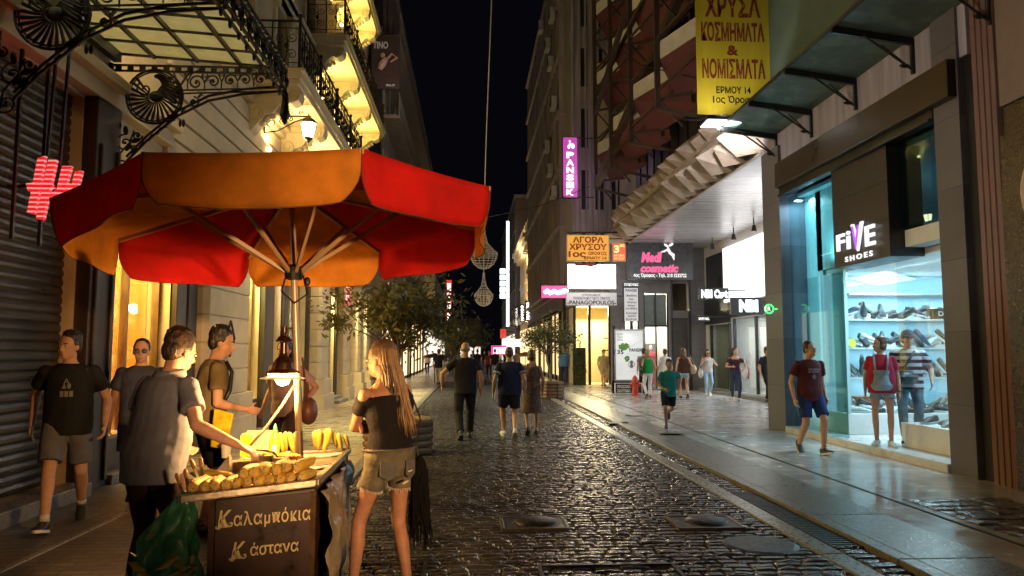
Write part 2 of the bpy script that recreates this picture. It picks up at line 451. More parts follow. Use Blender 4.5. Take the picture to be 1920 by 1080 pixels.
# rusticated courses above the shops
rc = MB()
for k in range(7):
    z = 3.95 + k * .34
    if z > 6.2: break
    rc.box(XL, 10.6, z, XL + .07, 31, z + .30)
rc.build('rusticated_course', m_stone, B1, bev=.012)
cn = MB()
for z, d in ((6.35, .16), (9.45, .14), (12.7, .14), (16.0, .14)):
    cn.box(XL, 9.0, z, XL + d, 31, z + .14); cn.box(XL, 9.0, z + .14, XL + d + .1, 31, z + .24)
cn.box(XL, -1, 4.43, XL + .16, 10.58, 4.62); cn.box(XL, -1, 4.62, XL + .28, 10.58, 4.74)
cn.pieces('cornice', m_trim, B1, bev=.01)
for q in up:
    if q[2] > 17: continue
    f = MB(); a, b, c, d = q
    f.box(XL, a - .16, c, XL + .07, a, d + .12); f.box(XL, b, c, XL + .07, b + .16, d + .12)
    f.box(XL, a - .26, d + .12, XL + .13, b + .26, d + .26); f.box(XL, a - .32, d + .26, XL + .22, b + .32, d + .36)
    for yy in (a - .16, b + .02): f.ell((XL + .10, yy + .07, d - .02), (.08, .09, .2), 8, 6)
    o = f.build('window_surround', m_trim, B1)
    p = MB(); p.box(XL - .32, a, c, XL - .28, b, d); p.build('window_pane', m_winglass, B1)
    f = MB(); f.box(XL - .27, a, c, XL - .2, a + .08, d); f.box(XL - .27, b - .08, c, XL - .2, b, d); f.box(XL - .27, (a + b) / 2 - .04, c, XL - .2, (a + b) / 2 + .04, d)
    f.box(XL - .27, a, c + (d - c) * .7, XL - .2, b, c + (d - c) * .7 + .06)
    f.build('window_frame', m_dwood, B1)
# piers
def pier(y0, y1, d, zt=3.9, base=True):
    p = MB(); z = .02
    if base:
        p.box(XL - .05, y0 - .08, 0, XL + d + .14, y1 + .08, .42); p.box(XL - .05, y0 - .04, .42, XL + d + .07, y1 + .04, .82); z = .82
    k = 0
    while z < zt - .05:
        e = min(zt, z + .44); g = .012
        c = .09
        P = [(XL - .05, y0), (XL + d - c, y0), (XL + d, y0 + c), (XL + d, y1 - c), (XL + d - c, y1), (XL - .05, y1)]
        p.prism([(x, y, z + g) for x, y in P], (0, 0, e - z - 2 * g))
        P = [(XL - .05, y0 + .02), (XL + d - c, y0 + .02), (XL + d - .02, y0 + c), (XL + d - .02, y1 - c), (XL + d - c, y1 - .02), (XL - .05, y1 - .02)]
        p.prism([(x, y, e - g) for x, y in P], (0, 0, 2 * g)); z = e
    p.build('stone_pier', m_stone, B1, bev=.008)
for a in ((12.0, 14.3, .22), (20.15, 21.35, .4), (24.5, 25.4, .35), (27.6, 28.4, .35), (30.3, 31, .3)): pier(*a)
# dark painted joinery between the shops
jn = MB()
jn.box(XL - .1, 8.44, .0, XL + .16, 9.0, 4.42); jn.box(XL + .162, 8.5, .1, XL + .2, 8.56, 3.9); jn.box(XL + .162, 8.88, .1, XL + .2, 8.94, 3.9)
jn.box(XL - .1, 11.07, 0, XL + .1, 11.42, 3.9); jn.box(XL - .1, 11.62, 0, XL + .06, 11.98, 3.9)
jn.box(XL - .1, 15.67, 0, XL + .12, 16.38, 3.9); jn.box(XL - .1, 17.42, 0, XL + .1, 17.73, 3.9)
jn.box(XL - .2, 19.97, 0, XL + .1, 20.13, 3.9)
jn.box(XL - .12, 21.5, 0, XL + .08, 22.58, 3.9); jn.box(XL - .12, 24.22, 0, XL + .08, 24.45, 3.9)
jn.box(XL - .2, 14.35, 0, XL + .03, 15.65, .6); jn.box(XL - .2, 9.02, 0, XL + .04, 11.05, .52)
jn.box(XL - .1, 9.0, 3.32, XL + .1, 11.06, 3.78)
jn.pieces('shopfront_joinery', m_dwood, B1, bev=.012)
pd = MB(); pd.box(XL + .02, 2, .0, XL + .3, 8.4, .16); pd.box(XL + .02, 9.02, .0, XL + .22, 11.4, .14); pd.box(XL + .0, 22.5, 0, XL + .5, 24.2, .12); pd.box(XL, 22.6, .12, XL + .3, 24.1, .2)
pd.pieces('door_step', m_granite, B1, bev=.01)
# roller shutter
sh = MB(); prof = []
z = .16
while z < 4.4:
    prof += [(0, z), (.018, z + .02), (.022, z + .05), (.012, z + .085), (0, z + .098)]; z += .1
a = [Vector((XL - .14 + p[0], 2.0, p[1])) for p in prof]; b = [v + Vector((0, 6.42, 0)) for v in a]
sh.loft([a, b], cap=False, closed=False)
shut = sh.build('roller_shutter', M('shutter_metal', (.075, .065, .052), .36, .55, var=.35, vs=1.6, st=(.6, .6, 3), rv=.12, bump=.1, bs=9), B1)
sb = MB()
for yy in (7.15, 7.6): sb.box(XL + .04, yy, 2.6, XL + .07, yy + .03, 4.6)
sb.pieces('hanging_rod', m_black, B1)
# shop interiors behind the left shop windows
def interior(parent, name, x0, x1, y0, y1, z0, z1, mat, open_x):
    m = MB()
    ox, ix = (x1, x0) if open_x > 0 else (x0, x1)
    P = lambda x, y, z: (x, y, z)
    m.add([P(ix, y0, z0), P(ix, y1, z0), P(ix, y1, z1), P(ix, y0, z1), P(ox, y0, z0), P(ox, y1, z0), P(ox, y1, z1), P(ox, y0, z1)],
          [(0, 1, 2, 3), (0, 4, 5, 1), (3, 2, 6, 7), (0, 3, 7, 4), (1, 5, 6, 2)])
    return m.build(name, mat, parent)
m_orange = M('orange_panelling', (.62, .30, .07), .5, var=.12, vs=2, st=(1, 1, .2))
m_yel = M('yellow_wall', (.62, .50, .16), .6, var=.1)
m_wht = M('white_shop_wall', (.7, .68, .62), .6, var=.06)
m_warmw = M('warm_shop_wall', (.68, .56, .33), .6, var=.08)
interior(B1, 'shop_interior', XL - 2.2, XL - .33, -6.5, 1.2, .3, 3.4, m_orange, 1)
lamp('AREA', (XL - .95, -2.6, 3.25), 60, (1, .6, .2), (.9, .9), (0, 0, -1), 'shop_ceiling_light')  # unseen shop lamp behind the camera, added for its warm light
interior(B1, 'shop_interior', XL - 2.2, XL - .33, 9.05, 11.05, .3, 3.4, m_orange, 1)
interior(B1, 'shop_interior', XL - 1.4, XL - .33, 14.35, 15.65, .3, 3.7, m_yel, 1)
interior(B1, 'shop_interior', XL - 1.6, XL - .33, 16.4, 17.4, .0, 3.7, m_wht, 1)
interior(B1, 'shop_interior', XL - 1.6, XL - .33, 17.75, 19.95, .0, 3.7, m_wht, 1)
interior(B1, 'shop_interior', XL - 2.5, XL - .33, 22.6, 24.2, .0, 3.7, m_warmw, 1)
interior(B1, 'shop_interior', XL - 2.5, XL - .33, 25.6, 27.4, .0, 3.7, m_warmw, 1)
interior(B1, 'shop_interior', XL - 2.5, XL - .33, 28.6, 30.2, .0, 3.7, m_warmw, 1)
for (yy, e, c) in ((10.0, 520, (1, .58, .15)), (15.0, 420, (1, .82, .28)), (16.9, 120, (1, .85, .6)), (18.8, 520, (1, .80, .46)), (23.4, 700, (1, .74, .34)), (26.5, 700, (1, .76, .4)), (29.4, 700, (1, .76, .4))):
    lamp('AREA', (XL - .95, yy, 3.25), e, c, (.9, .9), (0.25, 0, -1), 'shop_ceiling_light')
for a, b, c, d in ops[:1] + ops[2:]:
    p = MB(); p.box(XL - .2, a, c, XL - .185, b, d); p.build('shop_window', m_shopglass, B1)
fr = MB()
for a, b, c, d in ops[:1] + ops[2:]:
    for yy in (a, b - .05): fr.box(XL - .24, yy, c, XL - .14, yy + .05, d)
    fr.box(XL - .24, a, d - .06, XL - .14, b, d)
    if b - a > 1.9: fr.box(XL - .24, (a + b) / 2 - .02, c, XL - .14, (a + b) / 2 + .02, d)
fr.pieces('shop_window_frame', M('brass_frame', (.25, .17, .08), .4, .5), B1)
# shelf unit, louvre and notice in the orange shop
ld = MB()
for k in range(8): ld.box(XL - 1.9, 9.12, .7 + k * .17, XL - .9, 9.5, .715 + k * .17)
ld.pieces('display_shelf', M('lit_shelf', (.5, .35, .15), .3, .2), B1)
lv = MB()
for k in range(34): lv.hexa([(XL - .5, 16.42, .25 + k * .1), (XL - .42, 16.42, .2 + k * .1), (XL - .42, 17.0, .2 + k * .1), (XL - .5, 17.0, .25 + k * .1), (XL - .5, 16.42, .27 + k * .1), (XL - .42, 16.42, .22 + k * .1), (XL - .42, 17.0, .22 + k * .1), (XL - .5, 17.0, .27 + k * .1)])
lv.build('louvre_blind', m_white, B1)
sgn = MB(); sgn.box(XL - .5, 9.1, 2.25, XL - .47, 9.62, 2.85)
sg = tag(sgn.build('notice_board', E('lit_notice', (1, .93, .72), 1.3), None, loc=(XL - .485, 9.36, 2.25)), 'white lit notice with black letters hanging inside the orange shop window', 'sign')
text('Po', (XL - .465, 9.40, 2.66), (0, -1, 0), (0, 0, 1), .3, .2, m_black, sg)
bp2 = thing('backlit_poster', 'glowing pale poster panel in the shop window behind the parasol pole', 'poster', (XL - .42, 19.1, 1.9)); q = MB(); q.box(XL - .45, 18.35, 1.9, XL - .42, 19.85, 3.55); q.build('poster_panel', E('poster_glow', (1, .86, .55), .9), bp2); q = MB()
for k in range(4): q.box(XL - .418, 18.5, 2.1 + k * .09, XL - .414, 19.0 + .1 * (k % 2), 2.13 + k * .09)
q.pieces('printed_line', m_black, bp2)
# lozenge plaque on the pier
q = MB(); c0 = Vector((XL + .235, 13.0, 1.78))
pts = [c0 + Vector((0, 0, .30)), c0 + Vector((0, .22, 0)), c0 + Vector((0, 0, -.30)), c0 + Vector((0, -.22, 0))]
q.prism(pts, (.02, 0, 0)); pq = q.build('wall_plaque', m_stone, None, loc=c0)
tag(pq, 'small diamond plaque with black rim on the cream stone pier', 'plaque')
q = MB(); q.tube([p + Vector((.03, 0, 0)) for p in pts + pts[:1]], .018, 5); q.build('plaque_rim', m_iron, pq, loc=c0)

# balconies
def balcony(z, y0, y1, out, corb, lights, e=26, col=(1, .76, .20)):
    s = MB(); s.box(XL, y0, z - .16, XL + out, y1, z); s.box(XL, y0 + .05, z - .26, XL + out - .06, y1 - .05, z - .16); s.box(XL, y0 - .04, z - .03, XL + out + .05, y1 + .04, z + .03)
    sl = s.build('balcony_slab', m_trim, B1, bev=.012)
    r = MB(); X = XL + out - .06; h = .98
    def panel(a, b):
        a = Vector(a); b = Vector(b); d = (b - a); L = d.length; d.normalize(); Z = Vector((0, 0, 1))
        for zz, t in ((.06, .022), (.16, .014), (h - .14, .014), (h, .03)): r.bar(a + Z * zz, b + Z * zz, t)
        n = max(1, round(L / .42)); st = L / n
        for i in range(n + 1): r.bar(a + d * (i * st), a + d * (i * st) + Z * h, .022)
        for i in range(n):
            o = a + d * ((i + .5) * st)
            for sg_ in (1, -1):
                r.tube(scroll(o + d * (sg_ * st * .22) + Z * .66, st * .21, d * sg_, Z, 1.3, 200, 12), .009, 4)
                r.tube(scroll(o + d * (sg_ * st * .22) + Z * .32, st * .21, d * sg_, -Z, 1.3, 200, 12), .009, 4)
            r.tube([o + Z * .17, o + Z * .5 + d * .03, o + Z * .83], [.008, .016, .008], 4)
            r.ell(o + Z * .5, (.035, .035, .06), 6, 4)
    panel((X, y0 + .06, z), (X, y1 - .06, z)); panel((XL + .02, y0 + .06, z), (X, y0 + .06, z)); panel((XL + .02, y1 - .06, z), (X, y1 - .06, z))
    for yy in (y0 + .06, y1 - .06, *[y0 + (y1 - y0) * k / 4 for k in (1, 2, 3)]):
        r.bar((X, yy, z), (X, yy, z + h + .06), .05); r.ell((X, yy, z + h + .1), .045, 8, 6)
    r.build('balcony_railing', m_iron, sl)
    for yc in corb:
        c = MB(); o = out - .12
        prof = [(0, 0), (o, 0), (o + .03, -.06), (o - .01, -.20), (o - .14, -.27), (o - .27, -.24), (o - .36, -.30), (o - .48, -.45), (o - .66, -.52), (o - .74, -.62), (max(.06, o - .86), -.78), (.03, -.86), (0, -.86)]
        c.prism([(XL + p[0], yc - .19, z - .26 + p[1]) for p in prof], (0, .38, 0))
        for sy in (-.2, .2):
            c.tube(scroll((XL + o - .13, yc + sy, z - .41), .12, (1, 0, 0), (0, 0, 1), 1.6, 40, 16), .022, 5)
            c.tube(scroll((XL + .2, yc + sy, z - .72), .17, (1, 0, 0), (0, 0, 1), 1.5, 220, 16), .024, 5)
            c.tube([(XL + .12, yc + sy, z - .36), (XL + .4, yc + sy, z - .42), (XL + o - .3, yc + sy, z - .36)], .02, 5)
        for k in range(5): c.ell((XL + .25 + .1 * k, yc, z - .9 + .07 * k), (.07, .13, .05), 8, 5)
        c.build('scroll_corbel', m_trim, sl, bev=.015)
    for yl in lights:
        f = MB(); f.lathe([(.0, 0), (.05, .0), (.06, .05), (.03, .09), (0, .09)], (XL + .12, yl, z - 1.16), 10)
        f.build('soffit_lamp', E('soffit_lamp_glow', (1, .78, .28), 6), sl)
        lamp('AREA', (XL + .25, yl, z - 1.05), e * .55, col, (.3, 1.0), (.3, 0, 1), 'balcony_soffit_light')
balcony(6.9, 14.0, 22.2, 1.12, (14.55, 17.0, 19.5, 21.9), (15.6, 18.3, 20.8), 110, (1, .68, .24))
balcony(9.9, 19.3, 28.2, 1.05, (19.7, 22.3, 24.9, 27.6), (21.0, 23.6, 26.3), 90)
balcony(13.3, 20.6, 26.8, 1.0, (21.0, 22.9, 24.7, 26.4), (22.0, 23.8, 25.5), 60)
balcony(16.5, 23.0, 26.6, .95, (23.4, 26.2), (24.8,), 60)
balcony(6.9, 5.0, 9.5, 1.0, (5.4, 9.1), (), 0)

# ------------------------------------------------------------------ iron and glass canopy over the shutter
CN = thing('iron_canopy', 'black wrought iron canopy with frosted glass roof and shell brackets above the roller shutter', 'canopy', (XL, 7, 4.9))
CX, CZ, CY0, CY1 = XL + 2.06, 4.98, 3.0, 8.95
gp = MB(); gp.hexa([(XL + .02, CY0, CZ + .16), (CX, CY0, CZ + .02), (CX, CY1, CZ + .02), (XL + .02, CY1, CZ + .16), (XL + .02, CY0, CZ + .172), (CX, CY0, CZ + .032), (CX, CY1, CZ + .032), (XL + .02, CY1, CZ + .172)])
gp.build('glass_roof', M('frosted_glass', (.72, .74, .62), .5, var=.22, vs=2.6, trans=.72, rv=0), CN)
rf = MB()
for k in range(5):
    t = k / 4; x = XL + .02 + (CX - XL - .02) * t; z = CZ + .14 - .14 * t; rf.bar((x, CY0, z), (x, CY1, z), .035, .05)
y = CY0
while y <= CY1 + .01: rf.bar((XL + .02, y, CZ + .145), (CX, y, CZ + .008), .018, .03); y += .425
rf.bar((XL + .1, CY0, CZ + .1), (XL + .1, CY1, CZ + .1), .09, .14)
rf.build('roof_frame', m_iron, CN)
def bracket(Yb):
    b = MB(); Xv = Vector((1, 0, 0)); Z = Vector((0, 0, 1))
    P = lambda u, v: Vector((XL + .03 + u, Yb, CZ + v))
    for v in (0, -.07): b.bar(P(0, v), P(2.06, v), .022, .022)
    for k in range(15): b.bar(P(.05 + k * .14, -.035), P(.12 + k * .14, -.035), .016, .05)
    for v in (-.30, -.34): b.bar(P(.75, v), P(2.06, v + .06), .016, .016)
    for off in (0, -.06):
        b.tube([P(.22, -1.12 + off), P(.45, -.86 + off), P(.8, -.55 + off), P(1.15, -.36 + off), P(1.55, -.27 + off), P(2.06, -.22 + off)], .017, 5)
    for k in range(9):
        t = k / 8; b.bar(P(.28 + t * .75, -1.08 + t * .7 - .03 * math.sin(t * 3)), P(.33 + t * .75, -1.02 + t * .7), .03, .02)
    b.bar(P(0, .02), P(0, -1.5), .05); b.bar(P(.07, -.2), P(.07, -1.45), .02)
    b.tube(circ(P(.52, -.38), .33, Xv, Z, 28), .016, 5); b.tube(circ(P(.52, -.38), .30, Xv, Z, 28), .01, 5)
    # spandrel scrolls
    for (u, v, r, a, s) in ((1.0, -.2, .1, 0, 1), (1.2, -.18, .085, 180, -1), (1.4, -.16, .08, 0, 1), (1.58, -.15, .075, 180, -1), (1.76, -.14, .07, 0, 1), (1.92, -.14, .06, 180, -1), (.98, -.44, .07, 90, -1),
                            (.2, -.95, .11, 90, 1), (.34, -.86, .06, 0, -1), (.16, -1.22, .1, 180, 1), (.3, -1.02, .05, 270, 1), (.1, -.75, .05, 90, -1)):
        b.tube(scroll(P(u, v), r, Xv, Z, 1.35, a, 16, s), .011, 5); b.ell(P(u, v), .02, 6, 5)
    for (u, v, w_, h_) in ((.9, -.18, .05, .2), (1.1, -.2, .04, .2), (1.3, -.18, .04, .18), (1.49, -.17, .035, .16), (1.68, -.16, .03, .15)):
        b.tube([P(u - w_, v + h_ / 2), P(u, v), P(u, v - h_ / 2)], .009, 4); b.tube([P(u + w_, v + h_ / 2), P(u, v)], .009, 4)
        b.tube(circ(P(u, v + .1), .03, Xv, Z, 10), .007, 4)
    b.tube([P(.84, -.52), P(.78, -.3), P(.9, -.1), P(1.1, -.02)], .014, 5); b.tube([P(.84, -.52), P(.82, -.28), P(.72, -.05)], .012, 5)
    b.tube([P(.1, -1.35), P(.13, -1.1), P(.25, -.95), P(.3, -.8)], .012, 5)
    for (u, v, a) in ((.24, -1.0, 60), (.32, -.92, 20), (.2, -.8, 100)):   # leaves
        b.ell(P(u, v), (.06, .012, .03), 8, 5, Matrix.Rotation(R_(-a), 3, 'Y'))
    for s in (-1, 1): b.ell(P(.85 + .02 * s, -.7), (.02, .02, .05), 6, 5)
    br = b.build('bracket', m_iron, CN)
    s = MB(); c = P(.52, -.38)
    for k in range(22):   # ribs of the shell
        a = R_(150 + k * 13.2); u = Xv * math.cos(a) + Z * math.sin(a); t = Xv * -math.sin(a) + Z * math.cos(a)
        s.tube([c + u * .07, c + u * .17 - t * .03, c + u * .29 - t * .08], [.008, .015, .02], 6)
        s.ell(c + u * .295 - t * .082, .017, 6, 5)
    for k in range(11):   # ridged horn
        t = k / 10; a = R_(-20 + t * 95); q = .2 - t * .0
        s.ell(c + Xv * (.17 * math.cos(a)) + Z * (.06 + .2 * math.sin(a)), (.125 * (1 - .5 * t), .05, .028), 10, 6, Matrix.Rotation(-a * .55 + .5, 3, 'Y'))
    s.ell(c + Vector((.02, 0, .0)), (.09, .05, .07), 10, 7); s.tube(scroll(c + Vector((-.12, 0, .09)), .1, Xv, Z, 1.2, 120, 14), .012, 5)
    s.build('shell_ornament', M('iron_shell', (.03, .03, .033), .38, .5, var=.3), br)
for yb in (6.75, 8.95): bracket(yb)
fg = MB(); Yv = Vector((0, 1, 0)); Z = Vector((0, 0, 1))
for v in (.06, -.04, -.26, -.36): fg.bar((CX + .03, CY0, CZ + v), (CX + .03, CY1, CZ + v), .03, .025)
k = 0; y = CY0 + .15
while y < CY1:
    c = Vector((CX + .03, y, CZ - .15)); s = 1 if k % 2 else -1
    fg.tube(scroll(c, .11, Yv, Z, 1.4, 90 * s, 14, s), .011, 4); fg.tube(circ(c + Yv * .13, .06, Yv, Z, 10), .01, 4)
    fg.tube([c + Yv * .13 + Z * .1, c + Yv * .1, c + Yv * .13 - Z * .16], .01, 4); fg.bar(c - Z * .1 - Yv * .12, c + Z * .12 - Yv * .06, .02); fg.ell(c + Yv * .13, (.03, .03, .05), 6, 5)
    for q in range(2): fg.bar(c + Yv * (q * .13) + Z * .11, c + Yv * (q * .13) + Z * .2, .012)
    fg.ell(c - Z * .24 + Yv * .07, (.02, .03, .04), 6, 5); y += .26; k += 1
fg.tube([(CX + .03, CY1, CZ - .3), (CX + .03, CY1, CZ - .5), (CX + .03, CY1, CZ - .58), (CX + .03, CY1, CZ - .7)], [.03, .05, .065, .005], 8)
fg.build('fringe', m_iron, CN)
ft = thing('floodlight', 'small floodlight mounted on the wall above the frosted glass canopy', 'lamp', (XL + .35, 6.4, 5.75))
mb = MB(); mb.box(XL + .2, 6.25, 5.75, XL + .5, 6.55, 5.85); mb.bar((XL, 6.4, 5.9), (XL + .35, 6.4, 5.85), .03); mb.build('housing', m_black, ft)
mb = MB(); mb.box(XL + .22, 6.27, 5.735, XL + .48, 6.53, 5.748); mb.build('lens', E('flood_lens', (.95, 1, .85), 12), ft)
lamp('AREA', (XL + .35, 6.4, 5.72), 330, (1, .95, .72), .3, (.45, .1, -1), 'floodlight_beam')
lamp('POINT', (XL + 1.3, 8.6, 6.1), 90, (1, .72, .30), .1, name='balcony_wall_light')

# wall lantern under the balcony
def lantern(Yl, lab):
  Xv = Vector((1, 0, 0))
  LN = thing('wall_lantern', lab, 'lantern', (XL, Yl, 6.3), group='wall lanterns under the first balcony'); a = MB()
  a.bar((XL + .08, Yl, 6.42), (XL + 1.02, Yl, 6.42), .03); a.bar((XL + .08, Yl, 6.05), (XL + .08, Yl, 6.46), .03)
  a.tube([(XL + .08, Yl, 6.06), (XL + .35, Yl, 6.1), (XL + .7, Yl, 6.3), (XL + 1.0, Yl, 6.41)], .016, 5)
  for (u, v, r, q, s) in ((.22, 6.28, .12, 90, 1), (.45, 6.32, .09, 0, -1), (.62, 6.37, .06, 90, 1), (.4, 6.5, .07, 0, 1), (.6, 6.5, .07, 180, -1), (.82, 6.49, .05, 0, 1)):
      a.tube(scroll((XL + u, Yl, v), r, Xv, Z, 1.4, q, 16, s), .011, 5)
  a.tube([(XL + .5, Yl, 6.44), (XL + .5, Yl, 6.75)], .012, 5)
  for dx in (-.06, 0, .06): a.tube([(XL + .5, Yl, 6.58), (XL + .5 + dx, Yl, 6.68 + (.06 if dx == 0 else 0))], .01, 4)
  a.build('arm', m_iron, LN)
  l = MB(); lx = XL + .98
  l.lathe([(.16, 6.27), (.10, 5.97), (.0, 5.97)], (lx, Yl, 0), 6); l.build('lantern_glass', E('lantern_glass_glow', (1, .80, .46), 9), LN)
  l = MB(); l.lathe([(.0, 6.45), (.05, 6.40), (.1, 6.36), (.18, 6.29), (.17, 6.27)], (lx, Yl, 0), 6); l.lathe([(.1, 5.97), (.09, 5.93), (.03, 5.9), (.0, 5.82)], (lx, Yl, 0), 6)
  for k in range(6):
      q = k * math.pi / 3; l.bar((lx + .165 * math.cos(q), Yl + .165 * math.sin(q), 6.27), (lx + .105 * math.cos(q), Yl + .105 * math.sin(q), 5.97), .014)
  l.bar((lx, Yl, 6.4), (lx, Yl, 6.5), .02); l.build('lantern_frame', m_iron, LN)
  lamp('SPOT', (lx, Yl, 5.78), 480, (1, .70, .30), .12, (-.06, 0, -1), 'lantern_light', spot=125, blend=.8); lamp('POINT', (lx, Yl, 6.12), 18, (1, .78, .4), .1, name='lantern_light')

for yl_, lb_ in ((15.35, 'lit glass lantern on a scrolled iron arm, nearest under the first balcony'), (19.4, 'added unseen glass lantern on a scrolled iron arm, second along, hidden behind the parasol'), (24.6, 'added unseen glass lantern on a scrolled iron arm, third along, hidden behind the parasol')): lantern(yl_, lb_)  # second and third are added out of sight to brighten the pavement

# ------------------------------------------------------------------ second left building
def block(name, label, loc, x0, nx, y0, y1, zt, mat, wmat, floors, bay, ww, wh, depth=6, z0=4.4, fl=3.2, lit=None, sill=True):
    b = thing(name, label, 'building', loc)
    ops = []
    for i in range(floors):
        n = int((y1 - y0) // bay); p = (y1 - y0) / n
        for k in range(n):
            c = y0 + (k + .5) * p; ops.append((c - ww / 2, c + ww / 2, z0 + i * fl + .3, z0 + i * fl + .3 + wh))
    q = MB(); q.facade(x0, nx, y0, y1, 0, zt, [o for o in ops if o[3] < zt - .3], .2)
    q.box(x0 - nx * .5, y0, 0, x0 - nx * depth, y1, zt); q.add([(x0, y0, 0), (x0 - nx * .5, y0, 0), (x0 - nx * .5, y0, zt), (x0, y0, zt)], [(0, 1, 2, 3)])
    q.box(x0 + nx * .15, y0 - .05, zt - .25, x0 - nx * depth, y1, zt)
    for i in range(floors): q.box(x0, y0, z0 + i * fl - .12, x0 + nx * .1, y1, z0 + i * fl + .06)
    q.build('wall', mat, b)
    p0 = None; s0 = None
    for o in ops:
        if o[3] >= zt - .3: continue
        if p0 is None:
            p = MB(); p.box(x0 - nx * .21, -ww / 2, 0, x0 - nx * .2, ww / 2, wh); p0 = p.build('window', wmat, b)
            p0.location = Vector((0, (o[0] + o[1]) / 2 - 0, o[2])) ; base = p0
            p0.location = Vector((0, (o[0] + o[1]) / 2, o[2]))
            f = MB(); f.box(x0 - nx * .19, -ww / 2, 0, x0 - nx * .1, -ww / 2 + .06, wh); f.box(x0 - nx * .19, ww / 2 - .06, 0, x0 - nx * .1, ww / 2, wh); f.box(x0 - nx * .19, -.03, 0, x0 - nx * .1, .03, wh); f.box(x0 - nx * .02, -ww / 2 - .08, -.08, x0 + nx * .1, ww / 2 + .08, 0)
            s0 = f.build('window_frame', m_trim if sill else m_black, p0); s0.parent = p0
        else:
            c = p0.copy(); COL.objects.link(c); c.location = Vector((0, (o[0] + o[1]) / 2, o[2])); d = s0.copy(); COL.objects.link(d); d.parent = c
    return b
# ------------------------------------------------------------------ the other left buildings
m_winw = M('night_window', (.03, .032, .04), .08, var=.4, vs=.6, rv=.05)
L2 = block('apartment_building', 'beige weathered apartment block with shuttered windows beyond the neoclassical corner on the left', (-3.75, 31, 0), -3.75, 1, 31.1, 62, 19.2, m_conc, m_winw, 4, 2.3, 1.3, 2.2, z0=4.6, fl=3.5)
q = MB()
for i in range(4):
    z = 4.6 + i * 3.5
    q.box(-3.75, 31.2, z - .15, -3.0, 61, z); q.box(-3.05, 31.2, z, -3.0, 61, z + .25)
    y = 31.3
    while y < 61: q.bar((-3.03, y, z), (-3.03, y, z + .95), .03); y += .35
    q.bar((-3.03, 31.2, z + .95), (-3.03, 61, z + .95), .05)
q.build('balcony', M('stained_balcony', (.2, .17, .14), .8, var=.3), L2)
ed = MB()
for zz in (5.2, 8.6, 12.0, 15.4):
    ed.box(-4.9, 31.0, zz, -3.75, 31.09, zz + 2.1)
ed.pieces('side_window', m_winw, L2)
q = MB(); q.box(-3.74, 32.5, .2, -3.7, 36.5, 3.4); q.box(-3.74, 38.5, .2, -3.7, 45, 3.4); q.box(-3.74, 47, .2, -3.7, 59, 3.4)
q.pieces('shop_window', E('warm_window', (1, .74, .4), 1.3), L2)
q = MB()
for yy in (32.4, 34.5, 36.5, 38.4, 41, 45, 46.9, 50, 53, 56, 59): q.box(-3.72, yy, 0, -3.6, yy + .18, 3.6)
q.box(-3.72, 32, 3.4, -3.55, 60, 4.1); q.pieces('shopfront', m_dwood, L2)
L3 = block('far_building', 'pale narrow building with ornate cornice behind the red vertical sign', (-3.9, 63, 0), -3.9, 1, 63, 84, 12.8, m_cream, m_winw, 2, 2.6, 1.2, 2.2, z0=4.6, fl=3.6)
q = MB(); q.box(-3.88, 64, .2, -3.84, 83, 3.5); q.pieces('shop_window', E('pale_window', (1, .9, .75), .8), L3)
q = MB(); q.box(-4, 63, 11.9, -3.3, 84, 12.3); q.box(-4, 63, 12.3, -3.1, 84, 12.6)
for k in range(12): q.box(-3.9, 63.2 + k * 1.8, 11.4, -3.4, 63.6 + k * 1.8, 11.9)
q.pieces('cornice', m_trim, L3)
for i, (x0, x1, y0, y1, z, lab) in enumerate(((-11, -4.2, 84.5, 130, 15, 'dark far block on the left behind the pale narrow building'), (-2.5, 3.0, 182, 195, 9.5, 'low dark block closing the far end of the street'))):
    b = thing('far_building', lab, 'building', (x1 if i == 0 else (x0 + x1) / 2, y0, 0)); q = MB(); q.box(x0, y0, 0, x1, y1, z); q.box(x0 - .2, y0 - .1, z - .3, x1 + .2, y1, z + .1); q.build('wall', m_gconc, b)
    q = MB(); z_ = 4.5
    while z_ < z - 2.4:
        yy = y0 + 1.5
        if i == 0:
            while yy < y1 - 2: q.box(x1, yy, z_, x1 + .04, yy + 1.3, z_ + 1.9); yy += 2.8
        else:
            for xx in np.arange(x0 + .6, x1 - 1, 1.3): q.box(xx, y0 - .04, z_, xx + .8, y0, z_ + 1.6)
        z_ += 3.2
    q.pieces('window_row', m_winw, b)
    q = MB()
    if i == 0: q.box(x1, y0 + 1, .3, x1 + .05, y1 - 4, 3.2)
    else: q.box(x0 + .3, y0 - .05, .3, x1 - .3, y0, 2.8)
    q.pieces('shop_window', E('pale_window', (1, .9, .75), .8), b)

# ================================================================== RIGHT: SHOE SHOP BUILDING
S = thing('shoe_shop_building', 'shoe shop building with dark fascia, grey pillars and bright cyan display windows at the right', 'building', (XR, 11, 0))
m_lilac = M('streaked_plaster', (.38, .36, .48), .8, var=.36, vs=3, st=(1, 1.6, .12), bump=.1)
m_green = M('green_stucco', (.11, .17, .165), .8, var=.2, vs=1.6)
q = MB(); q.box(XR, 8.55, 5.2, 14, 14.88, 6.55); q.build('lower_wall', m_lilac, S)
q = MB(); q.box(XR + .05, 8.55, 6.55, 14, 14.88, 22); q.build('wall', m_green, S)
q = MB()
q.box(XR - .06, 14.05, 0, XR + .5, 14.88, 5.6); q.box(XR + .45, 14.5, 0, 14, 14.86, 5.2)
q.box(XR - .04, 8.7, 0, XR + .7, 9.2, 22)
q.pieces('pillar', bricks('granite_cladding', (.115, .11, .14), .38, 1.0, .9, 'y', .55, .1, .005, .2), S, bev=.006)
q = MB(); q.box(XR + .05, 8.45, 0, 14, 8.69, 22); q.build('pillar_recess', m_dark, S)
q = MB()
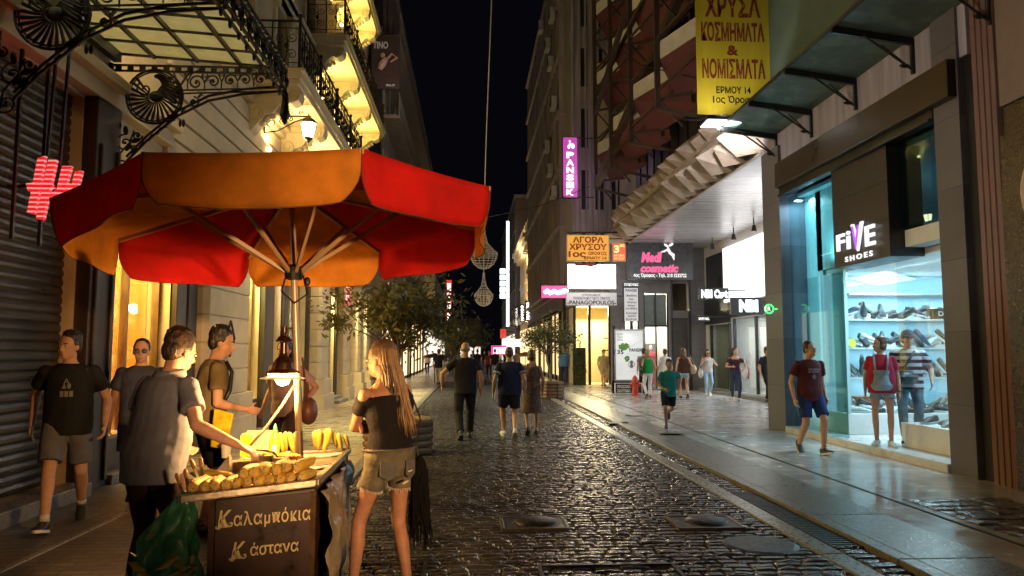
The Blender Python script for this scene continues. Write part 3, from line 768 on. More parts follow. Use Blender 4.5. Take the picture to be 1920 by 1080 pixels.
for k in range(4):
    y = 8.06 + k * .1; q.prism([(XR + .1, y, 0), (XR - .02, y + .015, 0), (XR - .05, y + .05, 0), (XR - .02, y + .085, 0), (XR + .1, y + .099, 0)], (0, 0, 22))
q.build('ribbed_column', M('pink_ribbed_stone', (.28, .16, .14), .55, var=.15, vs=2), S)
q = MB(); q.box(XR + .02, 2, 0, 14, 8.05, 4.35); q.box(XR - .08, 7.25, 0, XR + .05, 8.0, 3.4); q.box(XR - .05, 7.4, 3.4, XR + .05, 8.02, 4.0)
q.build('granite_wall', M('brown_granite', (.035, .022, .02), .3, var=.6, vs=45, rv=.1), S, bev=.006)
q = MB(); q.box(XR, 2, 4.36, 14, 8.05, 22); q.build('pale_wall', M('pink_plaster', (.26, .19, .18), .8, var=.12), S)
q = MB(); q.tube(circ((XR - .06, 7.15, 3.25), .5, (0, 1, 0), (0, 0, 1), 28), .055, 8); q.build('ring_ornament', M('pale_ring', (.5, .4, .32), .45), S)
# the next shop along, just behind the camera: added unseen, with a narrow warm spot aimed at the cart
q = MB(); q.facade(XR + .02, -1, -11, 1.98, 0, 4.35, [(-9.6, -6, .4, 3.1)], .25); q.box(XR + .6, -11, 4.36, 14, 1.98, 22); q.box(XR + .02, -11, 4.36, XR + .6, 1.98, 22); q.build('shop_front', m_grey, S)
interior(S, 'shop_interior', XR + .27, XR + 2.5, -9.6, -6, .3, 3.1, m_warmw, -1)
lamp('SPOT', (XR - .15, -8.0, 2.2), 6500, (1, .56, .25), .25, (-6.35, 13.1, -.62), 'cart_fill_spot', spot=14, blend=.55)  # unseen warm spot added to light the cart and the young woman
# brown metal fascia and shutter box
q = MB(); q.box(XR - .16, 8.72, 4.72, XR + .12, 14.0, 5.2); q.build('fascia', M('bronze_fascia', (.04, .027, .02), .36, .45, var=.2, vs=1.2, rv=.12, bump=.06, bs=2.2), S, bev=.01)
q = MB(); q.box(XR - .05, 9.22, 4.60, XR + .12, 14.04, 4.72); q.box(XR - .1, 9.22, 4.56, XR - .05, 14.04, 4.6); q.build('shutter_box', m_black, S)
# glass awning with ribs
gs = MB(); gs.hexa([(XR, 7.9, 5.86), (4.95, 7.9, 6.0), (4.95, 14.4, 6.0), (XR, 14.4, 5.86), (XR, 7.9, 5.875), (4.95, 7.9, 6.015), (4.95, 14.4, 6.015), (XR, 14.4, 5.875)])
aw = gs.build('awning_glass', M('green_glass', (.26, .36, .32), .25, var=.25, vs=1.5, trans=.55), S)
gs = MB()
for y in (8.1, 9.62, 11.15, 12.68, 14.2):
    gs.bar((XR, y, 5.80), (4.93, y, 5.95), .05, .1)
    gs.bar((XR - .02, y, 5.35), (XR - .02, y, 5.8), .05, .05); gs.tube([(XR - .05, y, 5.42), (5.35, y - .05, 5.86)], .016, 6); gs.tube([(XR - .05, y, 5.42), (5.75, y + .22, 5.84)], .016, 6); gs.ell((XR - .14, y, 5.46), (.08, .03, .03), 8, 6)
gs.bar((4.95, 7.9, 6.0), (4.95, 14.4, 6.0), .03, .05); gs.build('awning_rib', m_black, aw)
fl = thing('floodlight', 'white floodlight fixed to the outer edge of the green glass awning', 'lamp', (4.95, 14.1, 6.05))
q = MB(); q.box(4.55, 13.8, 6.02, 5.25, 14.35, 6.1); q.bar((5.0, 14.0, 5.9), (5.4, 14.05, 5.85), .03); q.build('housing', m_black, fl)
q = MB(); q.hexa([(4.58, 13.82, 5.96), (5.22, 13.82, 5.96), (5.22, 14.33, 6.018), (4.58, 14.33, 6.018), (4.58, 13.82, 6.018), (5.22, 13.82, 6.018), (5.22, 14.33, 6.019), (4.58, 14.33, 6.019)]); q.build('lens', E('flood_white', (.92, .98, 1), 5), fl)
lamp('SPOT', (4.9, 14.2, 5.93), 420, (1, .9, .84), .12, (.25, .9, .30), 'floodlight_beam', spot=110)
# platform, sign panel, windows
q = MB(); q.box(XR - .08, 9.21, 0, 10.5, 14.04, .15); q.pieces('door_step', M('white_marble', (.6, .6, .6), .3, var=.1, vs=3), S, bev=.012)
q = MB(); q.box(XR - .02, 10.37, 2.93, XR + .5, 12.02, 4.58)
q.build('sign_panel', M('dark_panel', (.022, .017, .021), .4, var=.2), S)
q = MB()
for z in (3.48, 4.03): q.box(XR - .026, 10.37, z, XR - .019, 12.02, z + .012)
q.pieces('panel_joint', m_dark, S)
q = MB(); q.box(XR + .5, 9.22, 2.96, 10.4, 14.0, 3.05); q.box(XR + .2, 9.22, 3.06, XR + .55, 10.35, 3.3); q.build('shop_ceiling', m_white, S)
m_teal = M('teal_wall', (.30, .50, .52), .5, var=.05)
m_paleb = M('pale_blue_wall', (.40, .60, .67), .45, var=.04)
q = MB(); q.box(6.5, 13.45, .15, 10.4, 13.5, 2.95); q.box(6.9, 14.3, .15, 10.4, 14.36, 4.6); q.box(10.3, 9.4, .15, 10.4, 14.3, 4.6); q.box(6.9, 9.17, .15, 10.3, 9.21, 4.6); q.box(XR + .3, 9.22, 4.56, 10.3, 14.3, 4.62)
q.build('shop_wall', m_paleb, S)
q = MB(); q.box(XR + .45, 13.40, .15, XR + .52, 14.05, 4.56); q.box(XR + .45, 12.04, 3.06, XR + .52, 13.61, 4.56); q.pieces('side_wall', m_teal, S)
lamp('AREA', (XR + .15, 13.73, 2.4), 14, (.66, .9, 1), (.55, 4.0), (1, 0, 0), 'side_light')
lamp('AREA', (XR + .3, 12.8, 3.2), 24, (.62, .9, 1), (.16, 1.2), (.3, 0, 1), 'side_light')
q = MB(); q.box(XR + .36, 12.5, .15, 10.2, 14.28, .5); q.box(XR + .40, 9.24, .15, 7.9, 11.0, .5)
q.box(7.6, 9.24, .5, 7.9, 10.6, .9)
q.pieces('display_plinth', m_white, S, bev=.008)
q = MB()
for z in (1.10, 1.63, 2.14): q.box(6.72, 12.95, z - .03, 10.2, 13.44, z)
q.pieces('display_shelf', m_white, S)
q = MB(); q.box(6.72, 12.85, 2.56, 10.2, 13.44, 2.6); q.build('light_pelmet', m_white, S)
q = MB(); q.box(6.65, 12.9, .5, 6.72, 13.44, 2.95); q.box(XR + .37, 12.50, .5, XR + .42, 12.55, 2.95); q.build('window_post', m_paleb, S)
for nm, bx in (('a', (XR + .385, 12.54, .5, XR + .397, 14.0, 2.95)), ('b', (XR + .42, 12.515, .5, 8.2, 12.527, 2.95)), ('c', (XR + .42, 9.23, .5, XR + .432, 11.0, 2.95)), ('e', (XR + .12, 9.23, 3.32, XR + .132, 10.34, 4.55)), ('f', (XR + .12, 12.04, .15, XR + .132, 14.03, 4.55))):
    q = MB(); q.box(*bx); q.build('shop_window', glass('display_glass', (.93, .97, .98), .3, 0, .02) if nm not in 'ef' else glass('teal_glass', (.62, .82, .84), .16, .0, .02), S)
cy = (.60, .89, 1.0)
lamp('AREA', (8.3, 12.85, 2.93), 34, cy, (3.2, .4), (0, .4, -1), 'display_light')
lamp('AREA', (8.2, 13.2, 2.55), 15, cy, (2.5, .15), (0, .1, -1), 'shelf_light'); lamp('AREA', (8.2, 13.2, 2.09), 9, cy, (2.6, .1), (0, .1, -1), 'shelf_light')
lamp('AREA', (8.2, 13.2, 1.59), 9, cy, (2.6, .1), (0, .1, -1), 'shelf_light'); lamp('AREA', (8.2, 13.2, 1.06), 9, cy, (2.6, .1), (0, .1, -1), 'shelf_light')
lamp('AREA', (7.4, 11.8, 2.93), 105, (.68, .93, 1), (1.3, .9), (-.25, 0, -1), 'lobby_light')
lamp('AREA', (7.4, 10.2, 2.93), 60, cy, (1.2, .8), (-.1, 0, -1), 'window_light')
lamp('AREA', (6.34, 13.75, 4.45), 12, cy, (.16, .5), (.12, 0, -1), 'side_light')
tl = thing('shop_sign', 'lit white letters with a purple V on the dark panel above the shoe shop entrance', 'sign', (XR - .03, 11.7, 3.3))
wl = E('letter_white', (1, .97, .98), .72)
mY = (0, -1, 0); Zu = (0, 0, 1)
for ch, yc, zc, w_, h_, m_ in (('F', 11.69, 3.32, .25, .27, wl), ('i', 11.44, 3.325, .10, .29, wl), ('V', 11.16, 3.33, .36, .44, wl), ('E', 10.80, 3.30, .27, .31, wl)):
    text(ch, (XR - .055, yc, zc), mY, Zu, w_, h_, m_, tl, ext=.03, bold=.02)
text('V', (XR - .09, 11.18, 3.325), mY, Zu, .23, .37, E('letter_purple', (.42, .08, .75), .9), tl, ext=.01, bold=.02)
text('SHOES', (XR - .04, 11.2, 3.03), mY, Zu, .82, .085, wl, tl, ext=.015, bold=.02, sp=1.5)
# green pharmacy-like ring sign on the pillar
gsn = thing('green_sign', 'small green lit ring sign with white letters by the pillar left of shoe shop', 'sign', (5.8, 14.3, 2.4))
q = MB(); q.tube(circ((5.86, 14.3, 2.39), .085, (1, 0, 0), (0, 0, 1), 20), .014, 6); q.bar((5.94, 14.3, 2.39), (XR - .02, 14.3, 2.39), .025); q.build('ring', E('green_neon', (.05, 1, .2), 1.5), gsn)
text('ER', (5.82, 14.27, 2.39), (1, 0, 0), Zu, .12, .09, E('letter_green', (.7, 1, .75), 1.2), gsn)

# ================================================================== RIGHT: BUILDING WITH THE FOLDED CANOPY
F0, F1 = 14.95, 29.4
Cb = thing('arcade_building', 'dark building with folded metal canopy, steel truss and red awnings under white balcony fronts', 'building', (7, 22, 0))
q = MB(); q.box(6.95, F0, 7.2, 16, 30.5, 24); q.build('upper_wall', M('dark_panels', (.035, .032, .033), .5, var=.3, vs=2, st=(1, 1, .2)), Cb)
q = MB()
for k in range(14): q.box(6.9, F0 + .3 + k * 1.1, 7.2, 6.95, F0 + .36 + k * 1.1, 13)
q.build('panel_batten', m_black, Cb)
q = MB(); q.box(XR + .1, F0, 5.72, 13, F1, 5.9); q.build('canopy_soffit', M('ribbed_soffit', (.55, .54, .56), .3, .25, var=.08, vs=1, st=(.3, 8, 1), bump=.12, bs=3, bst=(.05, 26, .05)), Cb)
# folded fascia: two rows of pyramidal folds
q = MB(); n = 17; dy = (F1 - F0 + .0) / n; r2 = random.Random(5)
def fold(y, z0, z1, o):
    a, b = y, y + dy; zm = (z0 + z1) / 2; x = XR + .05
    P = [(x, a, z0), (x - o * .55, a + dy * .5, z0 - .02), (x, b, z0), (x, b, z1), (x - o * .4, a + dy * .45, z1), (x, a, z1), (x - o * r2.uniform(.9, 1.3), a + dy * r2.uniform(.2, .4), zm - .1), (x - o * r2.uniform(.35, .6), a + dy * .78, zm + .12), (x + .02, b, zm), (x + .02, a, zm)]
    q.add(P, [(0, 1, 6), (9, 0, 6), (5, 9, 6), (5, 6, 4), (4, 6, 7), (6, 1, 7), (1, 2, 7), (2, 8, 7), (8, 3, 7), (3, 4, 7)])
for i in range(n): fold(F0 + i * dy, 5.72, 6.62, .80); fold(F0 + i * dy + dy * .4 * (i < n - 1), 6.60, 7.25, .62)
q.box(XR + .06, F0, 5.74, 6.9, F1, 7.2)
fo = q.build('folded_fascia', M('folded_metal', (.42, .35, .30), .55, .1, var=.25, vs=3), Cb)
q = MB(); q.bar((XR - .25, F0, 6.62), (XR - .25, F1, 6.62), .16, .1); q.bar((XR, F0, 5.70), (XR, F1, 5.70), .08, .05); q.build('fascia_rail', M('pale_metal', (.45, .4, .36), .5, .2), Cb)
# rear shop wall and end wall
WX = 9.45
q = MB(); q.facade(WX, -1, F0, F1 + 1, 0, 5.9, [(17, 21.9, .15, 3.2), (22.5, 26.5, .15, 2.75), (26.7, 29.1, .15, 2.6)], .3); q.build('rear_wall', M('white_wall', (.62, .6, .6), .6, var=.08), Cb)
interior(Cb, 'shop_interior', WX + .3, WX + 3, 17, 21.9, .1, 3.2, m_wht, -1)
interior(Cb, 'shop_interior', WX + .3, WX + 3, 22.5, 26.5, .1, 2.75, m_wht, -1)
interior(Cb, 'shop_interior', WX + .3, WX + 2, 26.7, 29.1, .1, 2.6, M('olive_shop_wall', (.3, .27, .17), .5), -1)
for y, e in ((18.5, 150), (20.6, 150), (23.4, 200), (25.4, 200)): lamp('AREA', (WX + 1.4, y, 2.7 if y > 22 else 3.15), e, (1, .96, .97), (1.6, 1.2), (-.4, 0, -1), 'shop_ceiling_light')
lamp('AREA', (WX + .9, 27.9, 2.55), 45, (1, .95, .75), (.9, 1.2), (-.3, 0, -1), 'shop_ceiling_light')
for a, b, c in ((17, 21.9, 3.2), (22.5, 26.5, 2.75), (26.7, 29.1, 2.6)):
    q = MB(); q.box(WX + .1, a, .15, WX + .112, b, c); q.build('shop_window', m_shopglass, Cb)
q = MB()
for y in (17, 18.6, 20.2, 21.85, 22.5, 24.4, 26.44, 26.7, 29.04): q.box(WX + .06, y, .15, WX + .16, y + .06, 2.75)
q.box(WX - .05, 21.92, 0, WX + .2, 22.28, 5.7); q.pieces('shop_frame', m_black, Cb)
q = MB(); q.box(WX - .06, 26.56, 2.62, WX + .0, 29.4, 3.6); q.box(WX - .06, 26.5, .1, WX, 26.68, 2.6); q.box(WX - .07, 22.3, 2.78, WX, 26.5, 3.3); q.build('dark_fascia', M('blue_black_fascia', (.016, .018, .026), .35), Cb)
q = MB(); q.box(WX - .5, 22, 0, WX, 29, .15); q.box(WX - .4, F0, 0, WX, 22, .12); q.pieces('door_step', m_granite, Cb, bev=.01)
q = MB(); q.box(WX - .12, 22.6, 3.36, WX - .02, 26.9, 5.35); q.build('light_box', E('white_lightbox', (1, 1, 1), 1.5), Cb)
q = MB(); q.box(WX - .02, 27.3, 3.8, WX + .02, 29.2, 5.3); q.pieces('upper_window', m_winw, Cb)
for y in (22.6, 24.4, 26.6):
    q = MB(); q.bar((WX - .6, y, 5.72), (WX - .6, y, 5.5), .03); q.lathe([(.05, 0), (.09, -.2), (.0, -.2)], (WX - .6, y, 5.5), 10); q.build('spotlight', m_black, Cb)
# end wall facing the camera
EYw = 29.45
q = MB()
def wallY(m, Y, x0, x1, z0, z1, ops, dep=.2):
    xs = sorted({x0, x1, *[o[0] for o in ops], *[o[1] for o in ops]}); zs = sorted({z0, z1, *[o[2] for o in ops], *[o[3] for o in ops]})
    for a, b in zip(xs, xs[1:]):
        for c, d in zip(zs, zs[1:]):
            if any(o[0] < (a + b) / 2 < o[1] and o[2] < (c + d) / 2 < o[3] for o in ops): continue
            m.add([(a, Y, c), (b, Y, c), (b, Y, d), (a, Y, d)], [(0, 1, 2, 3)])
    for a, b, c, d in [o[:4] for o in ops]:
        m.add([(a, Y, c), (b, Y, c), (b, Y, d), (a, Y, d), (a, Y + dep, c), (b, Y + dep, c), (b, Y + dep, d), (a, Y + dep, d)], [(0, 1, 5, 4), (1, 2, 6, 5), (2, 3, 7, 6), (3, 0, 4, 7)])
wallY(q, EYw, 5.6, 9.45, 0, 5.9, [(6.15, 6.75, .1, 3.9), (6.95, 7.95, .1, 3.9), (8.1, 8.75, .1, 2.9), (8.1, 8.75, 3.2, 4.3)])
q.build('end_wall', M('dim_plaster', (.16, .15, .16), .6), Cb)
m = MB(); m.add([(6.15, 31.5, 0), (7.95, 31.5, 0), (7.95, 31.5, 3.9), (6.15, 31.5, 3.9), (6.15, EYw + .2, 0), (7.95, EYw + .2, 0), (7.95, EYw + .2, 3.9), (6.15, EYw + .2, 3.9)], [(0, 1, 2, 3), (0, 4, 5, 1), (3, 2, 6, 7), (0, 3, 7, 4), (1, 5, 6, 2)])
m.build('shop_interior', m_wht, Cb); lamp('AREA', (7.1, 30.6, 3.8), 190, (1, .93, .8), (1.4, 1.2), (0, -.4, -1), 'shop_ceiling_light')
m = MB(); m.box(8.1, EYw + .15, .1, 8.75, EYw + .18, 2.9); z = .15
while z < 2.85: m.box(8.1, EYw + .12, z, 8.75, EYw + .15, z + .07); z += .1
m.build('roller_shutter', M('dark_shutter', (.1, .085, .08), .5, .3), Cb)
m = MB()
for x in (6.15, 6.7, 6.95, 7.42, 7.9): m.box(x, EYw + .05, .1, x + .05, EYw + .12, 3.9)
m.box(6.95, EYw + .05, 2.55, 7.95, EYw + .12, 2.62); m.box(8.06, EYw - .06, 0, 8.1, EYw, 4.6); m.box(8.76, EYw - .1, 0, 8.84, EYw - .0, 4.6); m.pieces('shop_frame', m_black, Cb)
m = MB(); m.box(7.0, EYw + .16, 2.62, 7.9, EYw + .18, 3.85); m.build('transom_panel', M('grey_green_panel', (.16, .2, .18), .4), Cb)
m = MB(); m.box(7.35, 31.3, .1, 7.85, 31.45, 1.9); m.box(7.2, 31.4, .1, 7.3, 31.5, 2.4); m.build('inner_door', m_grey, Cb)
# saw-tooth balconies with red awnings and the steel truss
m_red = M('red_canvas', (.085, .018, .034), .8, var=.3, vs=3, bump=.2, bs=6)
m_band = M('white_band', (.60, .60, .66), .6, var=.14, vs=3)
bays = [(30.2, 27.0), (26.8, 23.6), (23.4, 20.2), (20.0, 16.8)]
for fi, zz in enumerate((9.7, 12.7, 15.7)):
    for yo, yi in bays:
        A, Bp = Vector((5.25, yo, zz)), Vector((6.35, yi, zz))
        b = MB(); b.prism([A, Bp, (6.95, yi, zz), (6.95, yo, zz)], (0, 0, .5)); sb_ = b.build('balcony_front', m_band, Cb)
        b = MB(); d = (Bp - A); nrm = Vector((d.y, -d.x, 0)).normalized(); nrm = -nrm if nrm.x > 0 else nrm
        i0, i1 = Vector((6.6, yo, zz - .02)), Vector((6.95, yi, zz - .02))
        P = [A + Vector((0, 0, -.02)), Bp + Vector((0, 0, -.02)), Bp + Vector((.25, .2, -1.05)), A + Vector((.6, .3, -1.0))]
        b.add([tuple(p) for p in P] + [tuple(p + Vector((.03, .03, -.0))) for p in P], [(0, 1, 2, 3), (7, 6, 5, 4), (0, 4, 5, 1), (1, 5, 6, 2), (2, 6, 7, 3), (3, 7, 4, 0)])
        b.add([tuple(p) for p in (P[3], P[2], P[2] + Vector((.02, .02, -.12)), P[3] + Vector((.02, .02, -.12)))], [(0, 1, 2, 3)])
        b.build('red_awning', m_red, sb_)
        if fi < 2:
            b = MB(); b.box(6.5, yi + .1, zz + .6, 6.9, yi + 1.2, zz + 2.4); b.build('balcony_window', m_winw, sb_)
tr = MB()
for yo, yi in bays:
    tr.bar((5.2, yo, 8.3), (5.2, yo, 20), .14); tr.bar((6.3, yi + .1, 8.6), (6.3, yi + .1, 20), .12)
    for k in range(7):
        z = 8.6 + k * 1.5; tr.bar((5.2, yo, z), (6.3, yo - .6, z + (1.2 if k % 2 else 0)), .07); tr.bar((5.2, yo, z + .2), (6.3, yi + .1, z + .9), .06); tr.bar((5.2, yo, z), (5.9, yo, z - .8), .05)
    tr.bar((5.2, yo, 8.3), (6.9, yo - .8, 7.7), .1); tr.bar((5.2, yo, 12.2), (6.3, yi, 14.2), .12)
tr.bar((5.25, 30.2, 8.45), (6.0, 16.8, 12.4), .22, .3); tr.bar((5.2, 30.2, 11.4), (5.2, 16.8, 14.8), .16, .2)
tr.build('steel_truss', M('brown_steel', (.055, .035, .03), .6, .2, var=.3), Cb)
q = MB()
for y in (15.1, 15.35): q.tube([(XR + .0, y, 6.9), (XR + .0, y, 20)], .09, 8)
q.build('downpipe', M('pale_pipe', (.42, .36, .3), .5), Cb)
lamp('POINT', (8.3, 17.5, 4.9), 190, (1, .98, 1), .25, name='soffit_fill_light')  # added point lamp without a fixture, standing in for light box glow
# ================================================================== RIGHT: OFFICE BUILDING
OX, OY0, OY1 = 4.85, 37.2, 58.5
O = block('office_building', 'tall weathered concrete office block with vertical fins and air conditioners', (OX, OY0, 0), OX, -1, OY0, OY1, 22.8, M('office_concrete', (.34, .30, .29), .8, var=.3, vs=1.4, bump=.25, bs=18, st=(1, 1, .35)), m_winw, 6, 2.4, 1.5, 2.0, z0=5.0, fl=3.0, depth=8, sill=False)
m_oc = MATS['office_concrete']
q = MB()
for k in range(20):
    y = OY0 + .1 + k * 1.09; q.box(OX, y, 5.0, OX - .3, y + .16, 22.6)
for i in range(7): q.box(OX, OY0, 4.72 + i * 3.0, OX - .42, OY1, 4.92 + i * 3.0)
q.build('facade_fins', m_oc, O)
# stair tower: the end of the block that faces down the street
q = MB(); q.box(OX - .02, 34.8, 3.75, 9.4, OY0 - .01, 23.2); q.build('stair_tower', M('pale_concrete', (.42, .38, .37), .7, var=.28, vs=2, st=(1, 1, .2)), O)
q = MB()
for k in range(8): q.box(OX + .05 + k * .29, 34.62, 4.6, OX + .13 + k * .29, 34.8, 23)
for x in (OX + .02, 6.1, 6.6): q.bar((x, 34.55, 4), (x, 34.55, 22), .08)
q.build('tower_rib', m_oc, O)
for k in range(6):
    for x in (5.2, 5.95, 6.7):
        q = MB(); q.box(x, 34.77, 5.3 + k * 3, x + .42, 34.79, 7.2 + k * 3); q.build('window', m_winw, O)
m = MB(); m.add([(4.95, 37.0, 0.05), (7.3, 37.0, .05), (7.3, 37.0, 3.7), (4.95, 37.0, 3.7), (4.95, 34.9, .05), (7.3, 34.9, .05), (7.3, 34.9, 3.7), (4.95, 34.9, 3.7)], [(0, 1, 2, 3), (0, 4, 5, 1), (3, 2, 6, 7), (0, 3, 7, 4), (1, 5, 6, 2)])
m.build('shop_interior', M('butter_wall', (.72, .62, .36), .5, var=.05), O)
lamp('AREA', (6.1, 35.9, 3.6), 330, (1, .84, .48), (1.8, 1.4), (0, -.35, -1), 'shop_ceiling_light')
q = MB()
for x in (4.85, 5.55, 6.5, 7.25): q.box(x, 34.7, 0, x + .12, 34.85, 3.75)
q.pieces('shop_frame', m_black, O)
q = MB(); q.box(6.62, 36.3, .05, 7.2, 36.7, 1.2); q.box(6.62, 36.5, 1.6, 7.2, 36.8, 1.66); q.box(6.62, 36.5, 2.2, 7.2, 36.8, 2.26); q.pieces('display_shelf', m_dwood, O)
q = MB(); q.box(OX - .06, 39.5, .3, OX - .02, 43, 3.6); q.box(OX - .06, 45, .3, OX - .02, 50, 3.4); q.box(OX - .06, 51, .3, OX - .02, 57, 3.4); q.pieces('shop_window', E('gold_window', (1, .72, .3), .9), O)
q = MB(); q.box(OX - .2, OY0, 3.62, OX, OY1, 4.5)
for y in (37.3, 39.2, 41.2, 43, 44.8, 47.5, 50, 50.9, 54): q.box(OX - .14, y, 0, OX, y + .22, 3.62)
q.pieces('shopfront', m_dwood, O)
A1 = thing('shop_awning', 'dark canvas awning over the gold shop windows of the office block', 'awning', (4.7, 42, 3.4))
q = MB(); q.hexa([(4.65, 39.4, 3.7), (3.75, 39.4, 3.25), (3.75, 48, 3.25), (4.65, 48, 3.7), (4.65, 39.4, 3.74), (3.75, 39.4, 3.29), (3.75, 48, 3.29), (4.65, 48, 3.74)]); q.box(3.73, 39.4, 3.05, 3.75, 48, 3.27); q.build('canvas', M('dark_canvas', (.03, .028, .028), .8), A1)
q = MB()
for y in (39.5, 43.5, 47.9): q.bar((4.7, y, 3.2), (3.77, y, 3.24), .03)
q.build('awning_arm', m_black, A1)
# air conditioners on the office block
ac = thing('air_conditioner', 'pale air conditioner unit high on the office facade', 'air conditioner', (0, 0, 0))
q = MB(); q.box(-.3, -.42, 0, 0, .42, .6); a_ = q.build('casing', M('ac_casing', (.5, .48, .45), .5), ac, bev=.02)
q = MB(); q.tube(circ((-.31, -.08, .3), .22, (0, 1, 0), (0, 0, 1), 16), .012, 5)
for k in range(5): q.tube(circ((-.31, -.08, .3), .04 * (k + 1), (0, 1, 0), (0, 0, 1), 12), .006, 4)
q.bar((-.31, -.3, .3), (-.31, .14, .3), .012); q.build('fan_grille', m_black, ac)
proto(ac)
spots = [(1043, 205), (1037, 130), (1031, 95), (1030, 285), (1018, 60), (1040, 40), (1036, 330), (1043, 372)]
for i, (px, py) in enumerate(spots):
    p = atX(px, py, 4.5); lab = ['air conditioner on the office facade just above the pink vertical sign', 'topmost dark air conditioner of the group high on the office facade', 'air conditioner under a floor band high on the office facade', 'air conditioner beside the middle floor bands of the office facade', 'farthest air conditioner near the roof of the office block', 'nearest of the upper air conditioners close to the stair tower', 'air conditioner left of the middle of the pink vertical sign', 'lowest air conditioner of all, left of the bottom of the pink vertical sign'][i]
    if i == 0: ac.location = p; ac['label'] = lab; ac['group'] = 'air conditioners on the office block'
    else: dup(ac, p, None, lab, 'air conditioners on the office block')
# far right
FR = block('corner_building', 'cream neoclassical building with a lit cornice down the street on the right', (5.6, 66, 0), 5.6, -1, 66, 82, 13.2, m_cream, m_winw, 2, 2.6, 1.3, 2.4, z0=4.8, fl=3.6)
q = MB(); q.box(5.6, 65.9, 11.4, 4.9, 82, 11.8); q.box(5.6, 65.8, 11.8, 4.7, 82, 12.2)
for k in range(9): q.box(5.6, 66 + k * 1.8, 10.9, 5.1, 66.5 + k * 1.8, 11.4)
for k in range(8): q.box(5.5, 66 + k * 2.1, 12.2, 5.2, 66.9 + k * 2.1, 13.6)
q.box(5.6, 66, 4.5, 4.4, 82, 4.8); q.pieces('cornice', m_trim, FR)
q = MB(); q.box(5.55, 66.5, .3, 5.5, 81, 3.8); q.pieces('shop_window', E('gold_window', (1, .72, .3), .9), FR)
lamp('AREA', (4.9, 72, 10.2), 700, (1, .74, .36), (.3, 10), (.3, 0, 1), 'cornice_light')
lamp('AREA', (4.6, 72, 4.9), 500, (1, .74, .36), (.3, 10), (.5, 0, 1), 'cornice_light')
DB = block('far_building', 'dark far building with a tall white light strip down its edge', (5.2, 84, 0), 5.2, -1, 84, 120, 19.5, m_gconc, m_winw, 4, 3.0, 1.4, 2.0, z0=5, fl=3.4)
q = MB(); q.box(5.2, 83.9, 4, 12, 84, 19); q.build('end_wall', M('brown_wall', (.12, .085, .08), .8), DB)
q = MB(); q.box(5.15, 85, .3, 5.1, 118, 3.6); q.pieces('shop_window', E('pale_window', (1, .9, .75), .8), DB)
q = MB(); q.box(12, 84, 0, 40, 110, 23); q.box(11.6, 83.6, 22.6, 40, 110, 23.1); d_ = thing('far_building', 'tall dark block behind the brown end wall at the far right', 'building', (20, 84, 0)); q.build('wall', m_gconc, d_)
# ================================================================== PARASOL
PC = Vector((-1.156, 4.878, 2.443)); PR_ = 1.343; TX, TY = .063, -.067
def rim(k, r=1., dz=0.):
    a = R_(4.82 - 90 - 22.5 + 45 * k); dx, dy = PR_ * r * math.cos(a), PR_ * r * math.sin(a)
    return Vector((PC.x + dx, PC.y + dy, PC.z + TX * dx + TY * dy + dz))
APX = PC + Vector((-.01, .01, .20)); HUB = Vector((-1.118, 4.80, 2.055)); PBASE = Vector((-1.062, 4.86, .80))
PS = thing('parasol', 'big red and orange market parasol open over the corn cart', 'parasol', PBASE)
m_or = M('orange_canvas', (.80, .33, .03), .85, var=.3, vs=3, bump=.35, bs=7, trans=.5, rv=0)
m_rd = M('red_canvas_parasol', (.66, .008, .006), .85, var=.2, vs=4, bump=.35, bs=7, trans=.45, rv=0)
r3 = random.Random(3)
for k in range(8):
    a, b = rim(k), rim(k + 1); N = 14; q = MB(); q.smooth = True; grid = []
    for i in range(9):
        t = i / 8; row = []
        for j in range(N + 1):
            s = j / N; p = APX.lerp(a.lerp(b, s), t)
            p.z -= .05 * math.sin(math.pi * t) * math.sin(math.pi * s) + .012 * t * math.sin(math.pi * s); row.append(p)
        grid.append(row)
    # valance with rounded lower corners
    out = ((a + b) / 2 - PC); out.z = 0; out.normalize(); VH = .265
    ph = r3.uniform(0, 6)
    for i in range(1, 7):
        t = i / 6; row = []
        for j in range(N + 1):
            s = j / N; base = a.lerp(b, s); base.z -= .012 * math.sin(math.pi * s)
            edge = min(s, 1 - s); ins = 0
            if edge < .10 and t > .4: ins = (.10 - edge) * ((t - .4) / .6) ** 2 * .75
            s2 = s + (ins if s < .5 else -ins); base2 = a.lerp(b, s2)
            p = Vector((base2.x, base2.y, base.z - VH * t)) + out * (.018 * math.sin(t * 1.5) + .016 * t * math.sin(s * 11 + ph) + .028 * t * math.sin(s * 5 + ph * 2) - .03 * t) + Vector((0, 0, .012 * t * math.sin(s * 5 + ph)))
            row.append(p)
        grid.append(row)
    W_ = N + 1; up = Vector((0, 0, .0025))
    vs = [p for row in grid for p in row]; fs = []
    for i in range(len(grid) - 1):
        for j in range(N): fs.append((i * W_ + j, i * W_ + j + 1, (i + 1) * W_ + j + 1, (i + 1) * W_ + j))
    q.add(vs, fs)
    o = q.build('canopy_panel', m_or if k % 2 == 0 else m_rd, PS)
    md = o.modifiers.new('s', 'SOLIDIFY'); md.thickness = .003
    h = MB()
    for s_, e_ in ((a, b),):
        ed = [grid[-1][j] for j in range(N + 1)]; h.tube(ed, .0035, 4)
        h.tube([grid[8 + i][0] for i in range(7)], .003, 4); h.tube([grid[8 + i][-1] for i in range(7)], .003, 4)
    h.build('hem', M('hem_brown', (.09, .025, .012), .8), o)
m_pw = M('ash_wood', (.42, .27, .14), .45, var=.2, vs=4, st=(1, 1, .15))
